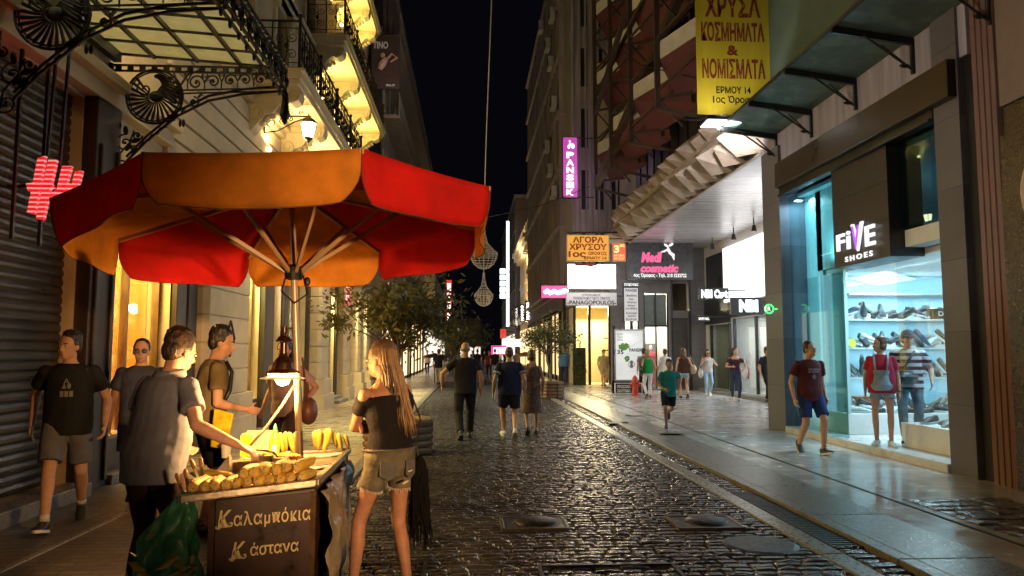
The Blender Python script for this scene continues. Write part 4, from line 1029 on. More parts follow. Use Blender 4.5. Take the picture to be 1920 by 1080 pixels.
for k in range(8):
    q = MB(); d = rim(k, 1.0, -.012); q.bar(APX + Vector((0, 0, -.03)), d, .022, .028); rb = q.build('rib', m_pw, PS)
    q = MB(); e = APX.lerp(d, .55) + Vector((0, 0, -.025)); dd = (e - HUB); dd.z = 0; dd.normalize()
    q.bar(HUB + dd * .045, e, .02, .026); q.build('strut', m_pw, rb, bev=.003)
q = MB(); q.tube([PBASE + Vector((0, 0, .0)), PBASE.lerp(HUB, .2)], [.024, .024], 14); q.build('pole_foot', M('dark_pole', (.10, .07, .045), .45, .3), PS, smooth=False)
q = MB(); q.tube([PBASE.lerp(HUB, .2), PBASE.lerp(HUB, .5), HUB, APX], [.021, .021, .021, .02], 14); q.build('pole', M('pale_pole', (.55, .45, .3), .3, .25, var=.1), PS, smooth=True)
q = MB(); q.lathe([(.025, -.05), (.055, -.045), (.06, 0), (.055, .03), (.025, .05)], HUB, 16); q.lathe([(.02, -.05), (.05, -.03), (.03, .02)], APX, 12)
q.tube([HUB + Vector((.06, 0, -.02)), HUB + Vector((.09, -.02, -.14)), HUB + Vector((.02, -.05, -.2)), HUB + Vector((-.07, -.02, -.12)), HUB + Vector((-.05, 0, -.03))], .006, 5)
q.ell(HUB + Vector((.09, -.02, -.06)), (.02, .02, .03), 8, 6); q.build('hub', m_black, PS)

# ================================================================== CORN CART
FL, FR, BR, BL = Vector((-1.455, 3.94, .815)), Vector((-.83, 4.18, .85)), Vector((-.862, 5.5, .85)), Vector((-1.5, 5.3, .845))
def deck(u, v, z=0.):   # u: left to right, v: front to back
    return FL.lerp(FR, u).lerp(BL.lerp(BR, u), v) + Vector((0, 0, z))
CT = thing('corn_cart', 'metal street cart with dark brown lettered front panel selling grilled corn', 'food cart', (-1.15, 4.6, 0))
m_tray = M('worn_tin', (.46, .40, .30), .38, .8, var=.3, vs=7, bump=.08, bs=30)
q = MB()
q.hexa([deck(0, 0, -.03), deck(1, 0, -.03), deck(1, 1, -.03), deck(0, 1, -.03), deck(0, 0, -.004), deck(1, 0, -.004), deck(1, 1, -.004), deck(0, 1, -.004)])
for a, b in (((0, 0), (1, 0)), ((1, 0), (1, 1)), ((1, 1), (0, 1)), ((0, 1), (0, 0))): q.bar(deck(*a, -.005), deck(*b, -.005), .035, .035)
q.bar(deck(0, .36, .01), deck(1, .36, .01), .02, .03); q.bar(deck(.05, .78, .01), deck(1, .78, .01), .02, .03)
q.build('tray', m_tray, CT, bev=.004)
q = MB(); P = [deck(.18, .05, -.045), deck(.985, .05, -.045), deck(.985, .95, -.045), deck(.18, .95, -.045)]
q.hexa([Vector((p.x, p.y, .12)) for p in P] + P); q.build('body', M('brown_paint', (.045, .022, .014), .42, var=.3, vs=4, bump=.05, bs=20), CT, bev=.006)
q = MB(); q.hexa([deck(.3, .10, 0), deck(.32, .10, 0), deck(.02, .36, .005), deck(.0, .36, .005), deck(.3, .10, .03), deck(.32, .10, .03), deck(.14, .40, .12), deck(.12, .40, .12)])
q.hexa([deck(.1, .37, .0), deck(.5, .37, .0), deck(.5, .38, .0), deck(.1, .38, .0), deck(.12, .37, .10), deck(.5, .37, .06), deck(.5, .38, .06), deck(.12, .38, .10)]); q.build('wind_shield', m_tray, CT)
pf, pr_ = P[0], P[1]; fd = (pr_ - pf); fd.z = 0; fl_ = fd.length; fd.normalize(); fn = Vector((fd.y, -fd.x, 0))
q = MB(); c0 = Vector((pf.x, pf.y, 0)) + fn * .008
q.hexa([c0 + fd * .03 + Vector((0, 0, .14)), c0 + fd * (fl_ - .03) + Vector((0, 0, .14)), c0 + fd * (fl_ - .03) + fn * .006 + Vector((0, 0, .14)), c0 + fd * .03 + fn * .006 + Vector((0, 0, .14)),
        c0 + fd * .03 + Vector((0, 0, .775)), c0 + fd * (fl_ - .03) + Vector((0, 0, .785)), c0 + fd * (fl_ - .03) + fn * .006 + Vector((0, 0, .785)), c0 + fd * .03 + fn * .006 + Vector((0, 0, .775))])
fp = q.build('front_panel', M('maroon_board', (.030, .009, .004), .42, var=.65, vs=7, bump=.10, bs=5, spec=.3, rv=.18), CT)
q = MB()
for u in (.012, fl_ - .012): q.bar(c0 + fd * u + Vector((0, 0, .1)), c0 + fd * u + Vector((0, 0, .79)), .03, .02)
q.bar(c0 + fd * .03 + Vector((0, 0, .13)), c0 + fd * (fl_ - .03) + Vector((0, 0, .13)), .02); q.build('panel_frame', M('rusty_frame', (.12, .07, .035), .5, .5, var=.4, vs=12), CT)
m_let = M('cream_paint', (.70, .56, .26), .55, var=.2, vs=9)
tc_ = c0 + fn * .008
text('αλαμπόκια', tc_ + fd * (fl_ * .585) + Vector((0, 0, .670)), fd, Zu, fl_ * .73, .092, m_let, fp, ext=.001, bold=.008, sp=1.1)
text('Κ', tc_ + fd * (fl_ * .135) + Vector((0, 0, .683)), fd, (-.05, 0, 1), fl_ * .13, .088, m_let, fp, ext=.001, bold=.024, shear=.25)
text('άστανα', tc_ + fd * (fl_ * .61) + Vector((0, 0, .513)), fd, Zu, fl_ * .46, .068, m_let, fp, ext=.001, bold=.012)
text('Κ', tc_ + fd * (fl_ * .27) + Vector((0, 0, .515)), fd, Zu, fl_ * .13, .088, m_let, fp, ext=.001, bold=.024, shear=.25)
q = MB()
for (u, z) in ((.085, .652), (.19, .66), (.22, .484), (.325, .49)):   # swashes of the painted capitals
    q.tube(scroll(tc_ + fd * (fl_ * u) + Vector((0, 0, z - .005)), .016, fd, Vector((0, 0, 1)), .9, 180, 10), .005, 5)
q.build('lettering', m_let, fp)
for (u, v) in ((.3, .15), (.98, .15), (.3, .85), (.98, .85)):
    w_ = MB(); c = deck(u, v); c.z = .11; cw = MB()
    w_.tube(circ(c, .09, (0, 1, 0), (0, 0, 1), 18), .02, 8); w_.bar(c - Vector((.02, 0, 0)), c + Vector((.02, 0, 0)), .06); w_.bar(c - Vector((0, .09, 0)), c + Vector((0, .09, 0)), .015); w_.bar(c - Vector((0, 0, .09)), c + Vector((0, 0, .09)), .015); w_.build('wheel', m_black, CT)
q = MB(); q.tube([deck(1.0, .93, -.02), deck(1.0, .95, -.1), deck(1.02, .96, -.16), deck(1.02, .93, -.1)], .008, 5); q.build('hook', m_steel, CT)
# pot and grill on the deck
pt_ = thing('metal_pot', 'small shiny metal pot beside the grilling corn on the cart', 'pot', deck(.36, .50))
c = deck(.36, .50, 0); q = MB(); q.lathe([(.0, 0), (.06, 0), (.063, .005), (.063, .085), (.066, .09), (.058, .088), (.058, .012), (.0, .012)], c, 20); q.build('pot_body', m_steel, pt_, smooth=False)
q = MB(); q.lathe([(.0, .0), (.05, 0), (.055, .04), (.05, .075), (0, .075)], c + Vector((.11, -.02, 0)), 18); q.build('cup', m_steel, pt_)
gr = thing('grill_tray', 'red tray with glowing embers under the grilled corn cob', 'tray', deck(.62, .40))
c = deck(.62, .42, 0); q = MB(); q.box(c.x - .13, c.y - .06, c.z, c.x + .13, c.y + .08, c.z + .035); q.build('tray_box', M('red_tin', (.4, .05, .02), .4), gr, bev=.006)
q = MB(); q.box(c.x - .115, c.y - .05, c.z + .035, c.x + .115, c.y + .07, c.z + .04); q.build('embers', E('embers', (1, .18, .02), .5), gr)

# corn cobs
m_husk = M('corn_husk', (.62, .40, .05), .65, var=.3, vs=14, st=(1, .25, 1), bump=.35, bs=70, bst=(1, .1, 1))
m_husk2 = M('pale_husk', (.52, .38, .06), .6, var=.25, vs=12, st=(1, 1, .2), bump=.3, bs=60, bst=(1, 1, .12))
m_kern = M('corn_kernels', (.72, .42, .03), .4, var=.2, vs=60, bump=.8, bs=95)
def cob(name, label, mat, tip=True, seed=0):
    r = random.Random(seed); t = thing(name, label, 'corn cob', (0, 0, 0))
    q = MB(); pts = [(0, -.004), (.012, -.003), (.024, 0), (.031, .02), (.033, .07), (.031, .13), (.022, .19), (.01, .225), (.003, .24)]
    rings = []
    for R, y in pts:
        n = 14; rings.append([(R * (1 + .09 * math.sin(3 * a + seed) + .05 * math.sin(7 * a + y * 40)) * math.cos(a), y, R * (1 + .09 * math.sin(3 * a + seed)) * math.sin(a)) for a in [2 * math.pi * k / n for k in range(n)]])
    q.smooth = True; q.loft(rings); q.build('husk', mat, t)
    q = MB()
    for k in range(5):
        a = k * 1.26 + seed; q.tube([(.02 * math.cos(a), -.003, .02 * math.sin(a)), (.01 * math.cos(a), -.012, .01 * math.sin(a)), (0, -.02 - .006 * r.random(), 0)], [.008, .007, .003], 5)
    q.lathe([(.0, 0), (.011, 0), (.012, .0)], (0, 0, 0), 8); q.build('stalk', M('stalk_end', (.6, .42, .16), .7, var=.3, vs=40), t)
    return proto(t)
low = [(330, 525), (408, 520), (470, 513), (540, 506), (605, 499), (678, 491), (746, 483), (822, 476), (886, 470), (950, 466), (1025, 450)]
upr = [(655, 436), (717, 426), (790, 414), (860, 410), (930, 394), (997, 390)]
pr0 = [cob('corn_cob', 'a', m_husk, seed=s) for s in range(3)]
ordn = ['first', 'second', 'third', 'fourth', 'fifth', 'sixth', 'seventh', 'eighth', 'ninth', 'tenth', 'eleventh', 'twelfth', 'thirteenth', 'fourteenth', 'fifteenth', 'sixteenth']
used = set()
def put_cob(px, py, back, i, row, cnt):
    X = 260 + px / 3.376; Yp = 760 + py / 3.376
    u = (X - 337) / (592 - 337); Yf = FL.y + (FR.y - FL.y) * u + back
    p = atY(X, Yp, Yf); lab = 'unpeeled corn cob in the %s row on the cart front, %s from the left' % (row, ordn[i])
    s = pr0[i % 3]; rot = (R_(random.uniform(-7, 7)), R_(random.uniform(0, 360)), R_(random.uniform(-14, 14)))
    if s.name not in used: used.add(s.name); s.location = p; s.rotation_euler = rot; s['label'] = lab; s['group'] = 'corn cobs stacked on the cart front'
    else: dup(s, p, rot, lab, 'corn cobs stacked on the cart front')
for i, (x, y) in enumerate(low): put_cob(x, y, .035, i, 'bottom', 11)
for i, (x, y) in enumerate(upr): put_cob(x, y, .05, i, 'top', 6)
dup(pr0[1], atY(260 + 585 / 3.376, 760 + 455 / 3.376, 4.22), (R_(4), 0, R_(80)), 'unpeeled corn cob lying sideways at the left end of the top row', 'corn cobs stacked on the cart front')
hk = cob('husked_corn', 'a', m_husk2, seed=5); first = True
bk = [(515, 1.0), (523, 1.0), (533, 1.0), (543, .97), (553, .8), (582, 1), (592, 1.05), (604, 1.05), (613, 1.1), (621, .9), (631, .85), (643, .75)]
for i, (x, s) in enumerate(bk):
    s *= .66; u = .30 + .68 * (x - 510) / 135; p = deck(u, .92 + .03 * (i % 2), .24 * s * .9); rot = (R_(-62 + random.uniform(-14, 14)), 0, R_(random.uniform(-25, 30)))
    lab = 'pale leafy corn cob leaning at the cart back, %s from the left' % ordn[i]
    if first: hk.location = p; hk.rotation_euler = rot; hk.scale = (s,) * 3; hk['label'] = lab; hk['group'] = 'corn cobs leaning at the cart back'; first = False
    else: dup(hk, p, rot, lab, 'corn cobs leaning at the cart back', s)
gc = thing('grilled_corn', 'bright yellow peeled corn cob grilling on the red tray', 'corn cob', atY(529, 857, 4.72))
q = MB(); q.smooth = True; q.tube([(-.11 - 0, 0, 0), (-.1, 0, 0), (-.06, 0, 0), (.03, 0, .002), (.09, 0, .0), (.115, 0, 0)], [.008, .02, .026, .026, .019, .005], 16); o = q.build('kernels', m_kern, gc); o.parent = gc
gc.rotation_euler = (0, 0, R_(8)); o['_o'] = (0, 0, 0)
for v in o.data.vertices: v.co = v.co + Vector(gc['_o'])
# bottle, cartons, knives, tongs
bt = thing('sauce_bottle', 'yellow squeeze bottle with green cap at the back of the cart', 'bottle', deck(.18, .80)); c = deck(.30, .86, 0)
q = MB(); q.lathe([(0, 0), (.03, 0), (.033, .01), (.033, .12), (.026, .15), (.013, .165), (.012, .18), (0, .18)], c, 18); q.build('bottle_body', M('yellow_plastic', (.75, .55, .02), .3, var=.08), bt, smooth=True)
q = MB(); q.lathe([(0, .18), (.015, .18), (.014, .2), (.005, .225), (0, .225)], c, 12); q.build('cap', M('green_plastic', (.05, .45, .1), .35), bt)
q = MB(); q.box(c.x - .006, c.y - .0345, c.z + .03, c.x + .02, c.y - .033, c.z + .09); q.build('paper_tag', m_white, bt)
cx_ = thing('carton', 'open cardboard carton with a yellow side at the back left of the cart', 'carton', deck(.02, .9)); c = deck(.10, .93, 0)
q = MB(); q.box(c.x - .09, c.y - .05, c.z, c.x + .12, c.y - .045, c.z + .16); q.box(c.x - .09, c.y + .07, c.z, c.x + .12, c.y + .075, c.z + .17); q.box(c.x - .09, c.y - .045, c.z, c.x - .085, c.y + .07, c.z + .16); q.box(c.x + .115, c.y - .045, c.z, c.x + .12, c.y + .07, c.z + .17); q.build('carton_wall', M('kraft_card', (.42, .36, .17), .7), cx_)
q = MB(); q.box(c.x - .095, c.y - .057, c.z + .01, c.x - .02, c.y - .051, c.z + .15); q.build('yellow_flap', M('yellow_plastic', (.75, .55, .02), .3, var=.08), cx_)
kn = [(330, 888, 343, 925, -1), (347, 880, 352, 910, 0), (358, 862, 370, 892, -1), (376, 858, 379, 893, 0)]
klab = ['wooden handled tool leaning left, leftmost at the cart corner', 'short wooden handled tool standing second from left at the cart corner', 'wooden handled tool leaning left behind the others at the cart corner', 'wooden handled tool standing upright, rightmost at the cart corner']
for (x0, y0, x1, y1, _), lb in zip(kn, klab):
    a, b = atY(x0, y0, 4.16), atY(x1, y1, 4.12); t = thing('kitchen_knife', lb, 'knife', b, group='wooden handled tools at the cart corner')
    q = MB(); q.tube([a, a.lerp(b, .1), a.lerp(b, .5), a.lerp(b, .55)], [.007, .011, .011, .008], 10); q.build('handle', M('handle_wood', (.5, .26, .10), .5, var=.2), t, smooth=True)
    q = MB(); q.bar(a.lerp(b, .5), b + (b - a) * .35, .016, .003); q.build('blade', m_steel, t)
# lamp
LP = Vector((-1.165, 4.78, 1.383))
GL = thing('gas_lamp', 'glowing gas lamp with dark bell and pale disc clamped to the parasol pole', 'lamp', LP)
q = MB(); q.lathe([(.105, .035), (.10, .045), (.07, .06), (.062, .10), (.045, .125), (.028, .14), (.022, .16), (.02, .225), (.045, .23), (.05, .238), (.034, .262), (.018, .27), (.016, .285), (.022, .29), (.02, .325), (0, .33)], LP, 24)
q.bar(LP + Vector((0, 0, .31)), PBASE.lerp(HUB, .72), .012); q.build('bell', M('bronze_enamel', (.055, .028, .016), .28, .5, var=.25), GL, smooth=False)
q = MB(); q.lathe([(.05, .012), (.137, .0), (.14, .004), (.10, .014), (.05, .02)], LP, 32); q.build('reflector_disc', M('white_enamel', (.8, .78, .7), .35, trans=.5, var=.03), GL, smooth=True)
q = MB(); q.lathe([(.0, -.045), (.03, -.035), (.045, -.01), (.05, .018), (.085, .02), (.09, .034), (0, .034)], LP, 20); q.build('mantle', E('mantle_glow', (1, .62, .20), 38), GL, smooth=True)
q = MB(); a, b = atY(463, 842, 4.75), atY(553, 722, 4.8)
q.tube([a, a.lerp(b, .3) + Vector((.01, 0, -.01)), a.lerp(b, .7) + Vector((.008, 0, -.012)), b], .0095, 8); q.build('hose', M('pale_hose', (.55, .4, .22), .5), GL, smooth=True)
lamp('POINT', LP + Vector((0, 0, -.085)), 125, (1, .52, .16), .05, name='gas_lamp_light')
# green bag hung on the cart
bgc = atY(328, 1030, 4.02); r4 = np.random.default_rng(4)
q = MB(); q.smooth = True; rings = []
lump = lambda a, z: .16 * math.sin(3 * a + 9 * z) * math.sin(13 * z + a) + .12 * math.sin(5 * a - 17 * z + 1) + .07 * math.sin(9 * a + 25 * z)
prof = [(.03, .84), (.045, .81), (.06, .775), (.085, .735), (.105, .69), (.12, .645), (.132, .60), (.14, .55), (.147, .50), (.152, .45), (.158, .4), (.163, .34), (.167, .28), (.17, .21), (.165, .14), (.15, .08), (.1, .02), (.02, .012)]
for i, (r, z) in enumerate(prof):
    n = 44; cx = -1.44 + (bgc.x - .03 + 1.44) * min(1, (0.84 - z) / .25); cy = 3.99
    rings.append([(cx + r * math.cos(a) * (1 + lump(a, z) + r4.normal(0, .03)), cy + .85 * r * math.sin(a) * (1 + lump(a, z) + r4.normal(0, .03)), z + r4.normal(0, .004)) for a in [2 * math.pi * k / n for k in range(n)]])
q.loft(rings)
m_gb = M('green_plastic_film', (.07, .36, .17), .18, var=.5, vs=7, bump=.7, bs=22, spec=.9, trans=.35, rv=.08)
gb = tag(q.build('rubbish_bag', m_gb, None, loc=(-1.5, 4.0, 0), sub=1), 'bulging shiny green plastic rubbish bag full of corn leaves hanging left of the cart', 'rubbish bag')
lv = MB()
for k in range(70):
    a = random.uniform(0, 6.28); z = random.uniform(.08, .52); r = float(np.interp(z, [q_[1] for q_ in prof[::-1]], [q_[0] for q_ in prof[::-1]])) * (1 + lump(a, z)) + .006; c = Vector((bgc.x - .03 + r * math.cos(a), 3.99 + .85 * r * math.sin(a), z))
    u = Vector((-math.sin(a), math.cos(a), random.uniform(-.8, .8))) * random.uniform(.03, .07); v = Vector((0, 0, 1)) * random.uniform(.012, .028) ; o_ = Vector((math.cos(a), math.sin(a), 0)) * .012
    lv.add([c - u, c + v + o_, c + u, c - v + o_], [(0, 1, 2, 3)])
lv.build('corn_leaves', M('wet_leaf', (.42, .38, .05), .35, var=.4, vs=20), gb, loc=(-1.5, 4.0, 0))
# plastic sheet on the right flank of the cart
q = MB(); q.smooth = True; G = []
for i in range(26):
    row = []
    for j in range(20):
        s, t = i / 25, j / 19; p = deck(1.0, .04 + .9 * s, -.06); z = p.z - t * (.66 + .06 * math.sin(s * 9))
        bulge = .02 + .085 * math.sin(math.pi * min(1, t * 1.1)) * (.5 + .5 * math.sin(s * 5 + .6)) + .018 * math.sin(s * 26 + t * 9) + .014 * math.sin(t * 21 + s * 12)
        row.append((p.x + max(.006, bulge), p.y, z))
    G.append(row)
q.add([v for r in G for v in r], [(i * 20 + j, i * 20 + j + 1, (i + 1) * 20 + j + 1, (i + 1) * 20 + j) for i in range(25) for j in range(19)])
o = q.build('plastic_sheet', M('cloudy_plastic', (.33, .27, .17), .22, var=.4, vs=5, bump=.5, bs=14, trans=.25, rv=.08), None, loc=deck(1, .5, -.7)); tag(o, 'crumpled cloudy plastic sheet hanging down the right side of the cart', 'plastic sheet')
md = o.modifiers.new('s', 'SOLIDIFY'); md.thickness = .002

# ================================================================== SIGNS
def board(name, label, cat, rect, Y, mat, th=.1, frame=None, bottom=False, cat_mat=None):
    x0, y0, x1, y1 = rect; a, b = atY(x0, y1, Y), atY(x1, y0, Y)
    t = thing(name, label, cat, ((a.x + b.x) / 2, Y, a.z))
    q = MB(); q.box(a.x, Y, a.z, b.x, Y + th, b.z); o = q.build('panel', mat, t)
    if frame:
        f = MB(); w_ = frame[1]
        f.box(a.x - w_, Y - .02, a.z - w_, b.x + w_, Y + th + .02, a.z); f.box(a.x - w_, Y - .02, b.z, b.x + w_, Y + th + .02, b.z + w_)
        f.box(a.x - w_, Y - .02, a.z, a.x, Y + th + .02, b.z); f.box(b.x, Y - .02, a.z, b.x + w_, Y + th + .02, b.z); f.build('sign_frame', frame[0], t)
    return t, o
def btext(t, s, rect, Y, mat, **k):
    x0, y0, x1, y1 = rect; a, b = atY(x0, y1, Y), atY(x1, y0, Y)
    return text(s, ((a.x + b.x) / 2, Y - .004, (a.z + b.z) / 2), (1, 0, 0), Zu, b.x - a.x, b.z - a.z, mat, t, **k)
def mount(t, a, b, r=.02):
    q = MB(); q.bar(a, b, r * 2); q.build('mount', m_black, t)
m_maroon = M('maroon_ink', (.24, .035, .02), .7)
Yb = 14.55
t, o = board('banner', 'tall yellow banner with maroon Greek lettering hanging out over the right pavement', 'banner', (1308, -70, 1441, 214), Yb, M('yellow_vinyl', (.60, .47, .03), .5, var=.1, vs=1.5, st=(3, 1, .3)), .012)
for s, r in (('ΧΡΥΣΑ', (1322, -8, 1424, 32)), ('ΚΟΣΜΗΜΑΤΑ', (1315, 44, 1432, 77)), ('&', (1363, 86, 1384, 104)), ('ΝΟΜΙΣΜΑΤΑ', (1317, 112, 1434, 147))): btext(t, s, r, Yb, m_maroon, bold=.03)
btext(t, 'ΕΡΜΟΥ 14', (1343, 163, 1407, 175), Yb, m_black, bold=.025); btext(t, '1ος Όροφος', (1337, 181, 1425, 196), Yb, m_black, bold=.025)
q = MB(); z = atY(1308, 222, Yb).z; q.bar((4.3, Yb + .03, z), (XR + .3, Yb + .03, z), .05); q.bar((4.3, Yb + .03, 10.2), (XR + .3, Yb + .03, 10.2), .05); q.build('banner_rod', m_black, t)
lamp('SPOT', (4.85, 13.7, 6.1), 45, (1, .93, .7), .1, (.0, .42, 1), 'banner_light', spot=120)
# pink vertical sign
Yb = 33; t, o = board('vertical_sign', 'lit magenta vertical sign with white letters high on the office block', 'sign', (1056, 258, 1082, 370), Yb, E('magenta_light', (.5, .05, .38), .7), .16, (m_black, .02))
for i, ch in enumerate('PANSIK'): btext(t, ch, (1062, 285 + i * 14, 1076, 296.5 + i * 14), Yb, E('sign_white', (1, .95, 1), 1.2), bold=.05)
q = MB(); c = atY(1069, 272, Yb); q.ell(c + Vector((0, -.01, .05)), (.05, .012, .09), 8, 6); q.ell(c + Vector((-.02, -.01, .18)), (.04, .012, .05), 8, 6); q.ell(c + Vector((.12, -.01, -.05)), (.09, .012, .12), 8, 6); q.ell(c + Vector((-.06, -.01, -.08)), (.06, .012, .1), 8, 6); q.build('emblem', E('sign_white', (1, .95, 1), 1.2), t)
mount(t, atY(1070, 258, Yb + .1), (5.6, Yb + .1, atY(1070, 258, Yb).z)); mount(t, atY(1070, 369, Yb + .1), (5.6, Yb + .1, atY(1070, 369, Yb).z))
lamp('POINT', atY(1094, 325, 32.2), 14, (.75, .6, 1), .2, name='sign_glow_light')
# orange gold sign etc
Yb = 27.2; mr = M('red_ink', (.42, .03, .01), .6)
t, o = board('gold_sign', 'lit orange sign with red Greek lettering above the white light box', 'sign', (1064, 442, 1141, 488), Yb, E('orange_light', (1, .42, .03), .55), .18, (M('pale_frame', (.6, .5, .3), .4), .03))
for s, r in (('ΑΓΟΡΑ', (1074, 444, 1132, 455)), ('ΧΡΥΣΟΥ', (1067, 457, 1138, 469)), ('1ος', (1066, 471, 1099, 484)), ('ΟΡΟΦΟΣ', (1103, 472, 1138, 478.5)), ('ΕΡΜΟΥ 14', (1095, 481, 1137, 486.5))): btext(t, s, r, Yb, mr, bold=.035)
mount(t, (atY(1141, 445, Yb).x, Yb + .08, atY(1141, 447, Yb).z), (6.2, Yb + .08, atY(1141, 447, Yb).z)); mount(t, atY(1064, 436, Yb), atY(1160, 436, Yb), .03)
t, o = board('light_box', 'glaring white light box under the orange sign', 'sign', (1065, 496, 1154, 541), Yb + .1, E('white_glare', (1, 1, 1), 5), .2, (m_grey, .02))
a = [atY(x, y, Yb + .085) for x, y in ((1078, 494), (1104, 494), (1104, 491.5), (1122, 496.5), (1104, 501), (1104, 499), (1078, 498))]
q = MB(); q.prism(a, (0, .01, 0)); q.build('arrow', M('red_arrow', (.4, .02, .02), .5), t)
q = MB()
for (x, y) in ((1086, 506), (1099, 505), (1102, 511), (1141, 509)): q.ell(atY(x, y, Yb + .09), (.02, .01, .02), 6, 5)
q.build('screw_mark', m_black, t)
t, o = board('floor_sign', 'small red sign with a yellow figure three beside the orange sign', 'sign', (1149, 457, 1172, 489), Yb, E('red_light', (.75, .07, .02), .8), .1, (M('pale_frame', (.6, .5, .3), .4), .02))
yl = E('yellow_letter', (1, .7, .2), 1.2); btext(t, '3', (1151, 460, 1161, 474), Yb, yl, bold=.04); btext(t, 'ος', (1162, 458, 1171, 464), Yb, yl, bold=.03); btext(t, 'ΑΓΟΡΑ', (1151, 477, 1171, 481), Yb, yl); btext(t, 'ΧΡΥΣΟΥ', (1151, 483, 1171, 487), Yb, yl)
Yb = 28.0; t, o = board('cosmetics_sign', 'black sign with pink lettering and a dancing flower figure under the canopy', 'sign', (1175, 454, 1298, 524), Yb, M('black_board', (.02, .018, .022), .3), .15)
pk = E('pink_letter', (.75, .06, .22), .9); pl2 = E('pale_letter', (.9, .75, .8), .9)
btext(t, 'Medi', (1202, 473, 1241, 492), Yb, pk, bold=.06, shear=.2); btext(t, 'cosmetic', (1201, 496, 1272, 511), Yb, pk, bold=.06, shear=.2); btext(t, '4ος Όροφος - Τηλ. 210 3232722', (1188, 513, 1287, 521), Yb, E('sign_pale', (.9, .9, .9), .9), bold=.02)
q = MB(); P = lambda x, y: atY(x, y, Yb - .012)
q.tube([P(1238, 473), P(1246, 471), P(1254, 466)], [.01, .04, .03], 6); q.tube([P(1252, 463), P(1256, 474), P(1262, 478), P(1264, 488)], [.03, .06, .07, .012], 6)
q.ell(P(1249, 460), (.1, .015, .05), 8, 6, Matrix.Rotation(.6, 3, 'Y')); q.ell(P(1258, 459), (.11, .015, .05), 8, 6, Matrix.Rotation(-.5, 3, 'Y')); q.tube([P(1254, 472), P(1250, 469), P(1246, 471)], .025, 6); q.build('emblem', pl2, t)
mount(t, (6.6, Yb + .05, atY(1200, 454, Yb).z), (6.6, Yb + .05, 5.75)); mount(t, (8.0, Yb + .05, atY(1200, 454, Yb).z), (8.0, Yb + .05, 5.75))
Yb = 31.0; t, o = board('neon_sign', 'magenta sign with glaring white script left of the white light box', 'sign', (1016, 536, 1066, 558), Yb, E('magenta_neon', (.8, .02, .2), 1.3), .15)
q = MB(); q.tube([atY(x, y, Yb - .02) for x, y in ((1020, 549), (1026, 545), (1032, 550), (1038, 546), (1046, 549), (1056, 546), (1065, 547))], [.07, .1, .08, .09, .09, .1, .12], 6); q.build('lettering', E('neon_white', (1, .85, .92), 3), t)
mount(t, atY(1064, 540, Yb + .1), (5.6, Yb + .1, atY(1064, 540, Yb).z))
Yb = 28.4; t, o = board('school_sign', 'grey sign with dark capital lettering hung below the white light box', 'sign', (1062, 549, 1156, 572), Yb, E('grey_light', (.55, .52, .5), .4), .12, (m_grey, .02))
btext(t, 'ΕΥΡΩΠΑΪΚΟΣ', (1092, 550.5, 1126, 555), Yb, m_black, bold=.02); btext(t, 'ΠΑΝΕΚΠΑΙΔΕΥΤΙΚΟΣ ΟΜΙΛΟΣ', (1075, 556.5, 1144, 561.5), Yb, m_black, bold=.015); btext(t, '-PANAGOPOULOS-', (1064, 563.5, 1155, 571), Yb, m_black, bold=.03)
mount(t, (atY(1070, 549, Yb).x, Yb + .05, atY(1070, 549, Yb).z), (atY(1070, 549, Yb).x, Yb + .05, atY(1070, 538, Yb).z)); mount(t, (atY(1154, 555, Yb).x, Yb + .05, atY(1154, 555, Yb).z), (6.0, Yb + .05, atY(1154, 555, Yb).z))
Yb = 27.9; t, o = board('fashion_school_sign', 'narrow upright sign with white panel and black lettering above the poster stand', 'sign', (1169, 529, 1198, 603), Yb, m_black, .14)
btext(t, 'ΣΠΟΥΔΕΣ ΜΟΔΑΣ', (1170, 531, 1197, 536), Yb, E('sign_pale', (.9, .9, .9), .9), bold=.02)
a, b = atY(1171, 602, Yb - .01), atY(1196, 540, Yb - .01); q = MB(); q.box(a.x, Yb - .012, a.z, b.x, Yb - .002, b.z); q.build('sign_face', E('sign_face_white', (.8, .78, .8), .4), t)
Yb -= .014
for s, r in (('PANSIK', (1173, 542, 1195, 547)), ('Σπουδάστε', (1173, 552, 1195, 556)), ('Στον', (1179, 559, 1188, 563)), ('Υπέροχο', (1175, 565, 1193, 569)), ('κόσμο', (1177, 571, 1191, 575)), ('της Μόδας', (1173, 576.5, 1195, 581)), ('Εντατικά', (1174, 585, 1194, 589)), ('3μηνα', (1177, 590.5, 1192, 595)), ('Ελεύθερα', (1174, 596.5, 1194, 601))): btext(t, s, r, Yb, m_black, bold=.02)
mount(t, atY(1184, 603, 28.0), atY(1184, 618, 28.0), .05)
Yb = 27.6; t, o = board('poster_stand', 'backlit advertising poster stand with green plants picture on the right pavement', 'poster stand', (1155, 620, 1205, 712), Yb, E('poster_white', (.78, .8, .78), .5), .2, (m_steel, .06))
btext(t, '35', (1157, 656, 1169, 664), Yb, m_black, bold=.03); btext(t, 'PANSIK', (1180, 653, 1204, 659.5), Yb, m_black, bold=.03); btext(t, 'Αυτόν\nΠάμε\nΜόδα', (1157, 624, 1168, 639), Yb, m_grey)
q = MB()
for k in range(60):
    a = random.uniform(0, 6.28); r = random.random() ** .5; c = atY(1170 + 9 * r * math.cos(a), 650 + 6 * r * math.sin(a), Yb - .006); q.ell(c, (random.uniform(.03, .07), .004, .03), 6, 4)
for k in range(24):
    c = atY(1176 + random.uniform(-4, 4), 672 + random.uniform(-4, 5), Yb - .006); q.ell(c, (.03, .004, .035), 6, 4)
q.build('printed_leaves', M('leaf_print', (.10, .26, .04), .5, var=.5, vs=18), t)
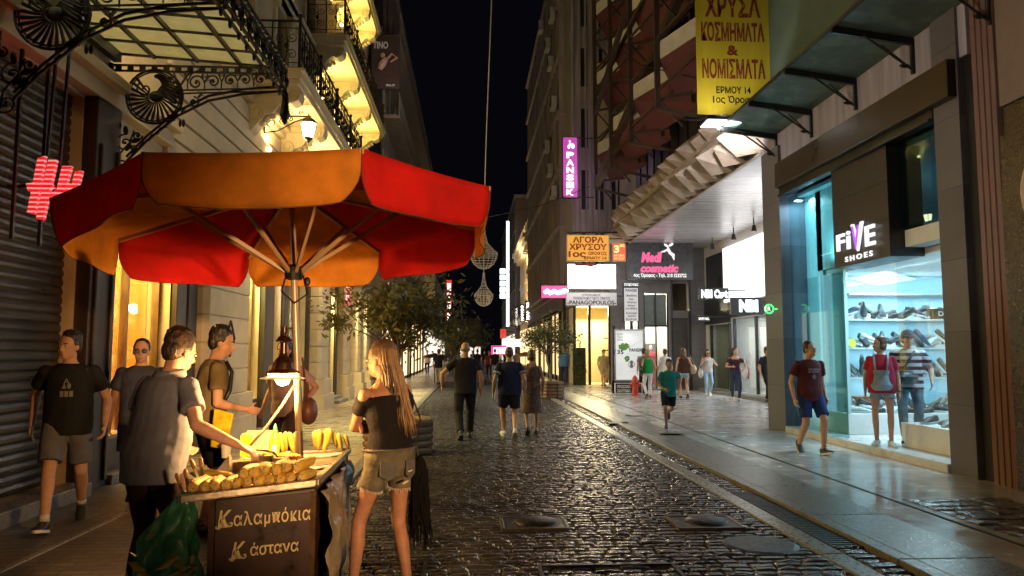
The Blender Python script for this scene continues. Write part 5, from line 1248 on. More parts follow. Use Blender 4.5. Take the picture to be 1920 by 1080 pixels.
q = MB(); q.bar(atY(1180, 650, Yb - .005), atY(1203, 639, Yb - .005), .05, .004); q.build('printed_stem', M('grey_print', (.25, .25, .24), .6), t); q = MB(); q.bar(atY(1176, 663, Yb - .005), atY(1204, 669, Yb - .005), .04, .004)
q.tube(circ(atY(1184, 683, Yb - .005), .12, (1, 0, 0), (0, 0, .8), 14), .015, 4); q.bar(atY(1184, 676, Yb - .005), atY(1184, 690, Yb - .005), .1, .006); q.bar(atY(1178, 697, Yb - .005), atY(1195, 695, Yb - .005), .02, .004)
for k in range(7): q.bar(atY(1158, 683 + k * 3.4, Yb - .004), atY(1169 - (k % 3) * 2, 683 + k * 3.4, Yb - .004), .018, .003)
q.pieces('printed_lines', M('grey_print', (.25, .25, .24), .6), t)
a, b = atY(1150, 738, Yb), atY(1209, 712, Yb); q = MB(); q.box(a.x, Yb + .0, 0.03, b.x, Yb + .22, b.z - .06); q.box(a.x, Yb + .0, .03, a.x + .1, Yb + .22, b.z + 2.0); q.build('stand_base', m_black, t)
lamp('SPOT', atY(1180, 612, Yb - .5), 12, (1, 1, 1), .05, (0, .35, -1), 'poster_light', spot=100)
Yb = 27.0; t, o = board('warning_board', 'low black board with white Greek warning capitals leaning before the poster stand', 'sign', (1154, 719, 1203, 737), Yb, m_black, .05, (m_white, .02))
btext(t, 'ΠΡΟΣΟΧΗ', (1157, 722, 1182, 728), Yb, m_white, bold=.03); btext(t, 'ΣΚΟΥΠΙΔΙΑ', (1157, 730, 1182, 735.5), Yb, m_white, bold=.03)
hy = thing('fire_hydrant', 'red fire hydrant standing in front of the poster stand', 'hydrant', atZ(1191, 742, .035)); c = atZ(1191, 742, .035)
q = MB(); q.lathe([(0, 0), (.16, 0), (.16, .04), (.11, .06), (.11, .42), (.15, .44), (.15, .50), (.11, .52), (.1, .6), (.06, .66), (.03, .7), (0, .7)], c, 14); q.build('hydrant_body', M('hydrant_red', (.38, .035, .02), .45, var=.15), hy)
q = MB(); q.tube([c + Vector((-.2, 0, .36)), c + Vector((.2, 0, .36))], .055, 8); q.tube([c + Vector((0, -.18, .36)), c], .06, 8); q.build('outlet', M('hydrant_red', (.38, .035, .02), .45), hy)
# small shop signs at the rear shops
def wsign(name, label, X, rect, mat, s, tm, pad=.8, th=.1):
    x0, y0, x1, y1 = rect; a, b = atX(x0, y1, X), atX(x1, y0, X); zc = (a.z + b.z) / 2; h = abs(b.z - a.z); yc = (a.y + b.y) / 2; wd = abs(a.y - b.y)
    t = thing(name, label, 'sign', (X, yc, zc - h / 2)); q = MB(); q.box(X, yc - wd / 2, zc - h / 2, X + th, yc + wd / 2, zc + h / 2); q.build('panel', mat, t)
    text(s, (X - .01, yc, zc), (0, -1, 0), Zu, wd * pad, h * .62, tm, t, ext=.02, bold=.05); return t
Yb = 24.7; t, o = board('shop_sign', 'lit white lettering on a dark projecting sign left of the white light box wall', 'sign', (1312, 540, 1366, 561), Yb, m_black, .12); btext(t, 'NBI Cast', (1315, 543, 1364, 559), Yb, E('letter_mint', (.85, 1, .95), 1.6), bold=.06)
mount(t, atY(1366, 545, Yb + .05), (9.5, Yb + .05, atY(1366, 545, Yb).z))
Yb = 21.6; t, o = board('shop_sign', 'lit white lettering on the dark band under the white light box wall', 'sign', (1371, 558, 1430, 590), Yb, M('blue_black_fascia', (.016, .018, .026), .35), .12); btext(t, 'NBI', (1386, 562, 1421, 585), Yb, E('letter_mint', (.85, 1, .95), 1.6), bold=.08)
mount(t, atY(1425, 566, Yb + .05), (9.6, Yb + .05, atY(1425, 566, Yb).z))
Yb = 26.5; t, o = board('shop_sign', 'tiny white lettering on the black fascia right of the roller shutter', 'sign', (1309, 592, 1331, 603), Yb, m_black, .08); btext(t, 'SAFE NAL', (1310, 595, 1330, 600), Yb, E('sign_pale', (.9, .9, .9), .9), bold=.03); mount(t, atY(1325, 594, Yb + .04), (9.5, Yb + .04, atY(1325, 594, Yb).z))
# far signs
def far_v(label, rect, Y, mat, s, tm, wallx, vert=True, cat='sign'):
    t, o = board('vertical_sign', label, cat, rect, Y, mat, .2); x0, y0, x1, y1 = rect
    a, b = atY(x0, y1, Y), atY(x1, y0, Y)
    text(s, ((a.x + b.x) / 2, Y - .01, (a.z + b.z) / 2), (0, 0, 1), (-1, 0, 0), (b.z - a.z) * .86, (b.x - a.x) * .6, tm, t, bold=.03); mount(t, ((a.x + b.x) / 2, Y + .1, b.z - .2), (wallx, Y + .1, b.z - .2), .04); return t
sw = E('sign_pale', (.9, .9, .9), .9)
far_v('red vertical sign with white letters far down the left side', (836, 525, 847, 612), 62.3, E('red_sign', (.62, .03, .015), .8), 'GARDEN HOUSE', E('sign_bright', (1, .95, .9), 2.5), -3.8)
far_v('black vertical sign with white letters, nearer and larger of two alike on the right', (985, 564, 994, 602), 58, M('black_board', (.02, .018, .022), .3), 'MANGO', E('sign_bright', (1, .95, .9), 2.5), 5.6)
far_v('black vertical sign with white letters, farther and smaller of two alike on the right', (975, 570, 983, 604), 64, M('black_board', (.02, .018, .022), .3), 'MANGO', E('sign_bright', (1, .95, .9), 2.5), 5.6)
far_v('dark vertical sign with dim grey letters left of the two bright lettered ones', (965, 574, 972, 614), 70, M('black_board', (.02, .018, .022), .3), 'SEPHORA', sw, 5.6)
far_v('narrow dark vertical sign farthest left of the lettered row on the right', (958, 580, 963, 612), 76, M('black_board', (.02, .018, .022), .3), 'SEPHORA', M('grey_print', (.25, .25, .24), .6), 5.6)
st_ = thing('light_strip', 'tall thin white light strip running up the dark far building', 'light strip', atY(952, 612, 83.5)); a, b = atY(949.5, 612, 83.6), atY(954.5, 415, 83.6)
q = MB(); q.box(a.x, 83.5, a.z, b.x, 83.7, b.z); q.build('tube', E('strip_white', (.85, .95, 1), 3), st_); q = MB(); q.box(a.x - .05, 83.71, a.z, b.x + .05, 83.9, b.z); q.bar((b.x, 83.8, 12), (5.4, 84.1, 12), .1); q.build('housing', m_black, st_)
t, o = board('cube_sign', 'stack of five glowing white square panels beside the light strip', 'sign', (937, 502, 948, 560), 83, m_black, .2)
for k in range(5):
    a, b = atY(937.5, 513 + k * 11.6, 82.9), atY(947.5, 504 + k * 11.6, 82.9); q = MB(); q.box(a.x, 82.9, a.z, b.x, 82.99, b.z); q.build('light_panel', E('strip_white', (.85, .95, 1), 3), t)
mount(t, atY(946, 510, 83.1), (5.3, 83.1, atY(946, 510, 83).z), .05)
t, o = board('neon_sign', 'glaring white and red lit sign low at the far end of the street', 'sign', (925, 652, 972, 663), 90, E('neon_white', (1, .85, .92), 3), .2, (E('magenta_neon', (.8, .02, .2), 1.3), .25)); mount(t, atY(970, 656, 90.1), (5.3, 90.1, atY(970, 656, 90).z), .05)
t, o = board('lit_fascia', 'bright white lit shop fascia above the far right pavement', 'sign', (950, 636, 976, 650), 78, E('neon_white', (1, .85, .92), 3), .2); mount(t, atY(975, 640, 78.1), (5.6, 78.1, atY(975, 640, 78).z), .05)
t, o = board('red_sign', 'small red lit round cornered sign far down the right side', 'sign', (938, 617, 949, 634), 88, E('red_sign', (.62, .03, .015), .8), .2); mount(t, atY(948, 622, 88.1), (5.3, 88.1, atY(948, 622, 88).z), .05)
for (r, Y, lab) in (((647, 533, 657, 571), 21.4, 'bright red lit sign projecting beside the stone pier behind the tree'), ((527, 521, 541, 535), 17.2, 'red lit sign projecting just under the back edge of the parasol')):
    t, o = board('red_sign', lab, 'sign', r, Y, E('red_neon_sign', (1, .02, .05), .8), .12); btext(t, 'H', (r[0] + 2, r[1] + 3, r[2] - 2, r[3] - 3), Y, E('red_white', (1, .45, .5), 1.2), bold=.04)
    a = atY(r[0], (r[1] + r[3]) / 2, Y + .06); mount(t, a, (XL, Y + .06, a.z + .1), .015)
# red logo sign by the shutter
Yb = 7.25; RS = thing('neon_sign', 'bright red neon lit letter sign hanging before the roller shutter', 'sign', atY(100, 410, Yb)); rn = E('red_neon', (.85, .004, .012), .5, (7, (1, .42, .42)))
def stroke(pts, w_=.045, d=.05):
    q = MB(); q.prism([atY(x, y, Yb) for x, y in pts], (0, d, 0)); q.build('lettering', rn, RS)
stroke([(70, 296), (84, 292), (64, 402), (50, 398)]); stroke([(90, 299), (105, 299), (80, 412), (67, 410)]); stroke([(48, 344), (92, 338), (100, 352), (52, 358)])
stroke([(116, 311), (133, 311), (112, 385), (100, 380)]); stroke([(140, 321), (153, 320), (140, 372), (128, 372)]); stroke([(88, 366), (128, 342), (138, 352), (92, 384)])
q = MB(); a = atY(60, 300, Yb + .09); b = atY(150, 400, Yb + .09); q.bar(atY(50, 348, Yb + .07), atY(150, 348, Yb + .07), .03); q.bar(atY(88, 300, Yb + .07), (atY(88, 300, Yb).x, Yb + .07, 4.5), .025); q.bar(atY(112, 310, Yb + .07), (atY(112, 300, Yb).x, Yb + .07, 4.5), .025); q.bar(atY(60, 348, Yb + .07), (XL - .1, Yb + .07, atY(60, 348, Yb).z), .03); q.build('sign_frame', m_black, RS)
lamp('POINT', atY(100, 350, Yb - .25), 5, (1, .03, .04), .15, name='neon_glow_light')
# fashion banner high on the left
Yb = 30.2; t, o = board('poster', 'dark fashion banner with a pale figure and white letters high on the left facades', 'poster', (696, 68, 750, 166), Yb, M('poster_dark', (.05, .03, .032), .5), .03)
btext(t, 'TINO', (699, 78, 728, 91), Yb, m_white, bold=.04); btext(t, 'mo.gr', (724, 158, 741, 164), Yb, m_white, bold=.02)
q = MB(); P = lambda x, y: atY(x, y, Yb - .02); q.tube([P(712, 130), P(717, 120), P(722, 112), P(722, 107)], [.10, .16, .13, .06], 8); q.ell(P(718, 104), (.1, .03, .13), 8, 6); q.tube([P(724, 112), P(735, 101), P(744, 108), P(732, 116)], [.06, .05, .05, .04], 6); q.build('printed_figure', M('poster_skin', (.5, .33, .27), .6), t)
mount(t, atY(700, 70, Yb + .05), (XL, Yb + .05, atY(700, 70, Yb).z))
lamp('SPOT', (-2.2, 27.5, 11.5), 90, (1, .8, .7), .1, (-.25, .7, .35), 'poster_light', spot=90)
Yb = 30.6; t, o = board('sign', 'tan square sign with a dark curved stroke at the top of the steel truss', 'sign', (1130, -20, 1152, 40), Yb, M('tan_board', (.5, .3, .13), .5), .1); q = MB(); q.tube([atY(x, y, Yb - .01) for x, y in ((1131, 5), (1137, 13), (1140, 22), (1139, 30))], .05, 6); q.build('printed_stroke', m_black, t)
Yb = 31; t, o = board('banner', 'pale banner with red edging hanging behind the steel truss', 'banner', (1119, 119, 1144, 270), Yb, M('pale_vinyl', (.55, .48, .48), .6), .03, (M('red_edge', (.3, .02, .03), .5), .06))

# ================================================================== STREET OBJECTS
# hanging chandelier lights
def chandelier(p, R, H1, lab, g=None):
    t = thing('hanging_chandelier', lab, 'chandelier', p, group=g); p = Vector(p); q = MB()
    prof = [(.05, H1), (.06, H1 * .8), (.14, H1 * .45), (.34, H1 * .22), (.5, H1 * .08), (.5, .0), (.46, -.12), (.36, -.26), (.2, -.36), (.03, -.40)]
    prof = [(r * R * 2, z) for r, z in prof]
    for k in range(16):
        a = 2 * math.pi * k / 16; q.tube([p + Vector((r * math.cos(a), r * math.sin(a), z)) for r, z in prof], .006, 4)
    for r, z in prof:
        q.tube(circ(p + Vector((0, 0, z)), r, (1, 0, 0), (0, 1, 0), 24), .008, 4)
    for i in range(len(prof) - 1):
        r = (prof[i][0] + prof[i + 1][0]) / 2; z = (prof[i][1] + prof[i + 1][1]) / 2; q.tube(circ(p + Vector((0, 0, z)), r, (1, 0, 0), (0, 1, 0), 24), .005, 4)
    q.build('bead_frame', M('crystal_beads', (.75, .66, .58), .35, .3), t); return t
p1 = atY(907, 478, 20.5); p2 = atY(907, 556, 30); ch1 = chandelier(p1, .38, .75, 'larger nearer wire chandelier hanging over the street on a long cable', 'chandeliers hung over the street')
ch2 = chandelier(p2, .38, .95, 'smaller farther wire chandelier hanging over the street', 'chandeliers hung over the street')
q = MB(); q.tube([p1 + Vector((0, 0, .7)), p1 + Vector((.05, 0, 3)), p1 + Vector((.42, 0, 13.5))], .016, 5); q.build('cable', M('pale_cable', (.5, .5, .5), .6), ch1)
q = MB(); q.tube([p2 + Vector((0, 0, .9)), p2 + Vector((0, 0, 3.2))], .016, 5); q.build('cable', M('pale_cable', (.5, .5, .5), .6), ch2)
cw = MB(); a, b, m_ = Vector((XL, 20.5, 18.6)), Vector((6.95, 20.5, 18.6)), p1 + Vector((.42, 0, 13.5)); cw.tube([a, a.lerp(m_, .5) - Vector((0, 0, .4)), m_, m_.lerp(b, .5) - Vector((0, 0, .4)), b], .014, 5); tag(cw.build('span_wire', m_black, None, loc=m_), 'dark span wire strung across the street between the facades', 'wire')
cw = MB(); a, b, m_ = Vector((-3.7, 33, 6.5)), Vector((5.4, 33, 9.0)), p2 + Vector((0, 0, 3.2)); m_.y = 30; cw.tube([a, a.lerp(m_, .5) - Vector((0, 0, .2)), m_, m_.lerp(b, .5) - Vector((0, 0, .2)), b], .014, 5); tag(cw.build('span_wire', m_black, None, loc=m_), 'thin dark wire strung low across the street above the farther chandelier', 'wire')
cw = MB(); a, b = Vector((5.3, 31, 15.5)), Vector((6.2, 14.9, 6.9)); cw.tube([a, a.lerp(b, .5) - Vector((.3, 0, .5)), b], .02, 5); tag(cw.build('slack_wire', m_black, None, loc=b), 'slack black wire sagging down past the steel truss', 'wire')
# olive trees in planters
def leafset(mb, c, rad, n, r, size=.055, clumps=26, hang=.3):
    cl = []
    for k in range(clumps):
        v = Vector((r.gauss(0, 1), r.gauss(0, 1), r.gauss(0, .8))); v.normalize(); s = r.random() ** .45
        cl.append((c + Vector((v.x * rad[0] * s, v.y * rad[1] * s, v.z * rad[2] * s)), r.uniform(.10, .26) * rad[0]))
    for k in range(n):
        q, cr = r.choice(cl); p = q + Vector((r.gauss(0, cr), r.gauss(0, cr), r.gauss(0, cr * .8)))
        d = Vector((r.gauss(0, 1), r.gauss(0, 1), r.gauss(-hang, .8))).normalized(); s = d.cross(Vector((r.gauss(0, 1), r.gauss(0, 1), r.gauss(0, 1)))).normalized(); L = size * r.uniform(.7, 1.3); w_ = L * .17
        mb.add([p, p + d * L * .5 + s * w_, p + d * L, p + d * L * .5 - s * w_], [(0, 1, 2, 3)])
    return cl
m_leaf = M('olive_leaf', (.095, .095, .03), .42, var=.5, vs=9, trans=.25, rv=.08)
m_bark = M('grey_bark', (.12, .09, .065), .9, var=.3, vs=14, bump=.5, bs=30)
def olive(label, base, trunk, crown, rad, n, seed, size):
    r = random.Random(seed); t = thing('olive_tree', label, 'tree', base, group='olive trees in round log planters')
    lm = MB(); cl = leafset(lm, Vector(crown), rad, n, r, size)
    q = MB(); b = Vector(base); c = Vector(crown); f = b.lerp(c, .62) + Vector((.03, .02, 0)); q.tube([b, b.lerp(f, .4) + Vector((.03, 0, 0)), b.lerp(f, .8) - Vector((.02, .02, 0)), f], [trunk, trunk * .8, trunk * .75, trunk * .7], 9)
    for p, cr in cl:
        m_ = f.lerp(p, .5) + Vector((r.gauss(0, .08), r.gauss(0, .08), r.gauss(.03, .06))); q.tube([f, m_, p], [trunk * .4, trunk * .2, trunk * .06], 5)
        for k in range(3): q.tube([m_.lerp(p, .5), p + Vector((r.gauss(0, cr), r.gauss(0, cr), r.gauss(0, cr)))], [trunk * .1, trunk * .03], 4)
    q.build('trunk', m_bark, t); lm.build('crown', m_leaf, t); return t
def planter(label, c, R, H):
    t = thing('log_planter', label, 'planter', c, group='round log planters along the kerbs'); c = Vector(c); q = MB(); n = max(5, int(H / .1)); hh = H / n
    for k in range(n):
        z = (k + .5) * hh
        for s in range(8):
            a, b = R_(s * 45 + 22.5), R_(s * 45 + 67.5); q.tube([c + Vector((R * math.cos(a), R * math.sin(a), z)) , c + Vector((R * math.cos(b), R * math.sin(b), z))], hh * .56, 8)
    q.smooth = False; q.build('logs', M('planter_log', (.13, .075, .04), .7, var=.35, vs=5, bump=.3, bs=26), t)
    q = MB(); q.lathe([(0, H * .86), (R * .95, H * .86), (R * .95, H * .82), (0, H * .82)], c, 8); q.build('soil', M('soil', (.05, .035, .025), .95), t); return t
c = atZ(750, 850, 0); c.x -= .03; c.y = 11.85; planter('log planter of stacked round timbers right behind the girl, carrying the nearer tree', c, .52, .52)
olive('olive tree with dense dark leaves behind the girl, nearer of the two in planters', (c.x, c.y, .45), .05, (atY(742, 580, 11.9).x, 11.9, atY(742, 584, 11.9).z), (.98, .9, .62), 2900, 5, .125)
c = atZ(1033, 746, 0); planter('round log planter at the right kerb under the farther tree', c, .42, .55)
olive('olive tree in the planter at the right kerb, farther of the two', (c.x, c.y, .5), .05, (atY(1018, 634, 25.7).x, 25.7, atY(1018, 634, 25.7).z), (1.15, 1.0, .5), 2600, 8, .12)
t = olive('dark bushy tree farther down the left kerb behind the walkers', (-.9, 44, 0.02), .08, (-.75, 44, 2.3), (1.3, 1.2, .9), 1500, 12, .2); t['group'] = 'trees down the street'
t = olive('dark bushy tree farthest down the street before the night sky', (.4, 62, 0.0), .08, (.3, 62, 3.0), (1.5, 1.2, 1.2), 1200, 14, .24); t['group'] = 'trees down the street'
# shrubby plant boxes behind the far tree
hd = thing('hedge_panel', 'dark green leafy hedge panel beside the gold shop door', 'hedge', (5.0, 34.4, 0)); q = MB(); leafset(q, Vector((5.05, 34.3, .95)), (.3, .12, .75), 900, random.Random(2), .1, 20); q.build('leaves', m_leaf, hd); q = MB(); q.box(4.78, 34.25, .03, 5.35, 34.5, 1.75); q.build('backing', M('hedge_box', (.02, .03, .012), .8), hd)
# manhole covers with domes
m_cast = M('cast_iron', (.045, .04, .036), .38, .7, var=.4, vs=18, bump=.25, bs=60)
def manhole(p, w_, d_, lab):
    t = thing('manhole_cover', lab, 'manhole cover', p, group='domed manhole covers in the roadway'); x, y = p[0], p[1]
    q = MB(); q.box(x - w_, y - d_, -.01, x + w_, y + d_, .016); q.build('cover_plate', m_cast, t, bev=.006)
    q = MB()
    for a, b, c_, d in ((-w_ - .03, -d_ - .03, w_ + .03, -d_ - .003), (-w_ - .03, d_ + .003, w_ + .03, d_ + .03), (-w_ - .03, -d_ - .003, -w_ - .003, d_ + .003), (w_ + .003, -d_ - .003, w_ + .03, d_ + .003)): q.box(x + a, y + b, -.01, x + c_, y + d, .022)
    q.build('cover_frame', M('frame_granite', (.10, .095, .09), .35), t, bev=.003)
    q = MB(); q.lathe([(.0, .034), (.08, .032), (.14, .026), (.18, .014), (.2, .0), (.2, -.01)], (x + .03, y + .03, .014), 28); q.build('dome', m_cast, t, smooth=True); return t
a = atZ(1000, 983); manhole((a.x, a.y, 0), .27, .22, 'domed iron manhole cover in the middle of the cobbles'); b = atZ(1320, 982); manhole((b.x, b.y, 0), .27, .22, 'domed iron manhole cover nearer the gutter on the right')
dg = thing('drain_grate', 'long slotted iron drain grate between the pale strip and the kerb', 'drain grate', (3.0, 7, 0)); q = MB(); y = 5.95
while y < 8.25: q.box(2.905, y, -.03, 3.125, y + .032, .008); y += .062
q.box(2.895, 5.92, -.03, 2.905, 8.28, .010); q.box(3.125, 5.92, -.03, 3.138, 8.28, .010); q.build('bars', m_cast, dg)
dm = tag((lambda q: (q.lathe([(0, .01), (.26, .008), (.3, -.002), (0, -.002)], (2.35, 6.05, .004), 24), q)[1])(MB()).build('drain_cover', m_cast, None, loc=(2.35, 6.05, 0)), 'flat dark round drain cover at the edge of the slotted grate', 'drain cover')
for x, y, s, lab in ((1.0, 5.05, .5, 'large square sunken cover outline in the cobbles, nearer the camera at the right'), (-.75, 5.25, .45, 'square sunken cover outline in the cobbles beside the girl')):
    q = MB(); 
    for a in ((x - s, y - s, x + s, y - s + .025), (x - s, y + s - .025, x + s, y + s), (x - s, y - s + .026, x - s + .025, y + s - .026), (x + s - .025, y - s + .026, x + s, y + s - .026)): q.box(a[0], a[1], -.02, a[2], a[3], .013)
    tag(q.build('cover_outline', m_cast, None, loc=(x, y, 0)), lab, 'manhole cover')
for (px, py, lab) in ((1260, 815, 'small dark iron hatch in the right pavement near the running boy'), (1190, 780, 'small dark iron hatch in the right pavement beyond the running boy'), (1010 + 150, 793, 'small iron plate at the right kerb')):
    a = atZ(px, py, pz); q = MB(); q.box(a.x - .22, a.y - .16, pz - .01, a.x + .22, a.y + .16, pz + .005); tag(q.build('pavement_hatch', m_cast, None, loc=a), lab, 'hatch')
# parasol of a far stall, far awning umbrellas
def umb(px, py, Y, R, col, lab):
    p = atY(px, py, Y); t = thing('umbrella', lab, 'umbrella', (p.x, Y, 0)); q = MB(); q.lathe([(R, 0), (R * .6, R * .22), (0, R * .36), (0, R * .33), (R * .95, -.02)], p, 12); q.build('canopy', M(lab[:18], col, .8), t); q = MB(); q.bar((p.x, Y, 0.0), (p.x, Y, p.z + .2), .04); q.build('pole', m_black, t); return t
umb(985, 668, 60, 1.0, (.75, .45, .05), 'yellow street umbrella far down on the right pavement')
umb(815, 670, 38, .62, (.04, .03, .03), 'dark umbrella far down on the left pavement')

# ================================================================== SHOES ON DISPLAY
def shoe(kind, col, solec, seed):
    t = thing('shoe', 'a', 'shoe', (0, 0, 0)); q = MB(); q.smooth = True; S = []
    hgt = {'trainer': .085, 'loafer': .06, 'boot': .15}[kind]
    for x, w_, h, zb in ((-.135, .012, .05, .02), (-.13, .03, hgt * .95, .018), (-.09, .037, hgt, .016), (-.04, .036, hgt * (.98 if kind == 'boot' else .86), .016), (.0, .037, .075 if kind != 'loafer' else .055, .016), (.05, .043, .058, .016), (.10, .044, .043, .016), (.135, .032, .032, .018), (.15, .01, .02, .02)):
        n = 12; ring = []
        for k in range(n):
            a = 2 * math.pi * k / n; s, c = math.sin(a), math.cos(a); ring.append((x, w_ * c * (1 if s < 0 else (.75 if x < .0 else .95)), zb + (h - zb) * (.5 + .5 * s)))
        S.append(ring)
    q.loft(S); q.build('upper', M('shoe_' + col[0], col[1], .45, var=.2, vs=14), t)
    q = MB(); out = [(-.138, .0), (-.12, .032), (-.05, .034), (.0, .034), (.06, .045), (.11, .044), (.145, .02), (.153, 0)]; P = [(x, y, 0) for x, y in out] + [(x, -y, 0) for x, y in reversed(out[1:-1])]
    q.prism(P, (0, 0, .022)); q.build('sole', M('sole_' + solec[0], solec[1], .5), t, bev=.004); return proto(t)
cols = {'black': (.018, .018, .02), 'white': (.7, .7, .7), 'navy': (.02, .03, .09), 'brown': (.09, .045, .025), 'grey': (.2, .2, .21), 'red': (.35, .03, .04)}
W0, K0 = ('white', (.7, .7, .7)), ('dark', (.03, .03, .03))
SP = [shoe('trainer', ('black', cols['black']), W0, 1), shoe('trainer', ('navy', cols['navy']), W0, 2), shoe('loafer', ('black', cols['black']), K0, 3), shoe('boot', ('black', cols['black']), W0, 4), shoe('trainer', ('white', cols['white']), W0, 5), shoe('loafer', ('brown', cols['brown']), K0, 6), shoe('trainer', ('grey', cols['grey']), W0, 7), shoe('trainer', ('red', cols['red']), W0, 8)]
SN = ['black trainer', 'navy trainer', 'black low shoe', 'black boot', 'white trainer', 'brown low shoe', 'grey trainer', 'dark red trainer']
su = set(); r6 = random.Random(21); cnt = {}
def put_shoe(k, loc, rz, where, tilt=0):
    key = (k, where); cnt[key] = cnt.get(key, 0) + 1
    lab = '%s %s, %s of its kind from the left' % (SN[k], where, ordn[cnt[key] - 1]); rot = (0, -tilt, rz)
    if k not in su: su.add(k); o = SP[k]; o.location = loc; o.rotation_euler = rot; o.scale = (1.45,) * 3; o['label'] = lab; o['group'] = 'shoes on display'
    else: dup(SP[k], loc, rot, lab, 'shoes on display', 1.45)
def rack(x, y, z):
    q = MB(); q.prism([(x - .1, y - .07, z), (x + .1, y - .07, z), (x + .1, y - .07, z + .10)], (0, .14, 0)); return q
rk = MB()
for z, nm in ((2.14, 'on the top shelf'), (1.63, 'on the second shelf'), (1.10, 'on the third shelf'), (.5, 'on the white plinth')):
    x = 6.84
    while x < 9.7:
        k = r6.choice([0, 0, 1, 2, 2, 3, 5, 6, 0, 2, 7 if z > 2 else 0, 4]); y = 13.17 + r6.uniform(-.10, .10)
        side = r6.random() < .6; tl_ = r6.choice([.15, .3, .4]) if side else r6.choice([.5, .7]); dz = .012 + .20 * math.sin(tl_)
        put_shoe(k, (x, y, z + dz), R_(r6.choice([-165, -15, -30, 170, 195]) if side else r6.uniform(-120, -60)), nm, -tl_)
        if tl_: m = rack(x, y + .02, z); rk.add(m.v, m.f)
        x += r6.uniform(.10, .15)
for x in np.arange(6.75, 9.4, .3):
    for y in (12.68, 12.95): put_shoe(r6.choice([0, 2, 5, 4, 6]), (x + r6.uniform(-.04, .04), y, .501), R_(r6.choice([-150, -60, -30, 200])), 'on the front of the plinth' if y < 13 else 'on the middle of the plinth')
for i in range(7): put_shoe([2, 5, 2, 0, 2, 5, 0][i], (6.75 + .13 * (i % 3), 9.75 + i * .16, .501 + .0), R_(r6.choice([-150, 170, 200])), 'in the right corner window')
rk.pieces('shoe_wedge', m_white, S)
for k in range(len(SP)):
    if k not in su:
        for c_ in list(SP[k].children): bpy.data.objects.remove(c_)
        bpy.data.objects.remove(SP[k])
q = MB(); c = atY(1597, 643, 12.9); q.lathe([(0, 0), (.075, 0), (.075, .012), (0, .012)], (0, 0, 0), 24)
yt = q.build('price_disc', M('yellow_card', (.75, .75, .03), .5), None); yt.location = (c.x, 12.9, 1.71); yt.rotation_euler = (R_(80), 0, 0); tag(yt, 'round bright yellow price disc among the shoes on the second shelf', 'price tag')
bx = thing('shoe_box', 'black shoe box with white letters on the top shelf at the right', 'box', (8.6, 13.0, 2.14)); q = MB(); q.box(8.35, 13.0, 2.141, 8.95, 13.2, 2.33); q.build('box_body', m_black, bx); text('DIESEL', (8.65, 12.995, 2.24), (1, 0, 0), Zu, .42, .09, m_white, bx, bold=.03)
bx = thing('shoe_box', 'small orange shoe box on the plinth under the shelves', 'box', (7.1, 13.2, .5)); q = MB(); q.box(6.95, 13.15, .64, 7.27, 13.35, .75); q.box(6.95, 13.15, .501, 7.27, 13.35, .638); q.build('box_body', M('orange_card', (.5, .14, .03), .6), bx)
# ================================================================== PEOPLE
def skin(name, c): return M('skin_' + name, c, .55, var=.16, vs=18, bump=.12, bs=120, spec=.35)
SK_L, SK_T, SK_D = skin('light', (.50, .28, .19)), skin('tan', (.40, .20, .12)), skin('dark', (.30, .15, .09))
def cloth(name, c, **k):
    k.setdefault('rough', .85); k.setdefault('var', .14); k.setdefault('vs', 9); k.setdefault('bump', .35); k.setdefault('bs', 11); k.setdefault('spec', .15); return M('cloth_' + name, c, **k)
def hairm(name, c): return M('hair_' + name, c, .38, var=.45, vs=26, st=(1, 1, .08), bump=.6, bs=120, bst=(1, 1, .06), rv=.08)
H_DK, H_BR, H_AU, H_BL, H_GR = hairm('dark', (.014, .010, .008)), hairm('brown', (.035, .018, .009)), hairm('auburn', (.12, .05, .02)), hairm('blond', (.34, .20, .08)), hairm('grey', (.22, .2, .18))
m_eye = M('eye_dark', (.012, .01, .01), .12, var=0); m_eyew = M('eye_white', (.6, .58, .55), .25, var=0); m_lip = M('lip', (.34, .10, .08), .4, var=.1)
def ik(a, t, l1, l2, pole):
    a, t, pole = Vector(a), Vector(t), Vector(pole); d = t - a; L = min(max(d.length, abs(l1 - l2) + .02), l1 + l2 - .004); u = d.normalized()
    x = (l1 * l1 - l2 * l2 + L * L) / (2 * L); h = math.sqrt(max(0, l1 * l1 - x * x)); p = pole - u * pole.dot(u); p = p.normalized() if p.length > 1e-6 else u.orthogonal().normalized()
    return a + u * x + p * h, a + u * L
def tube2(mb, pts, rs, n=12, flat=False):
    """limb: rounded ends unless flat"""
    mb.tube(pts, rs, n)
    if not flat:
        for i in (0, -1): mb.ell(pts[i], rs[i] * .99, n, 8)
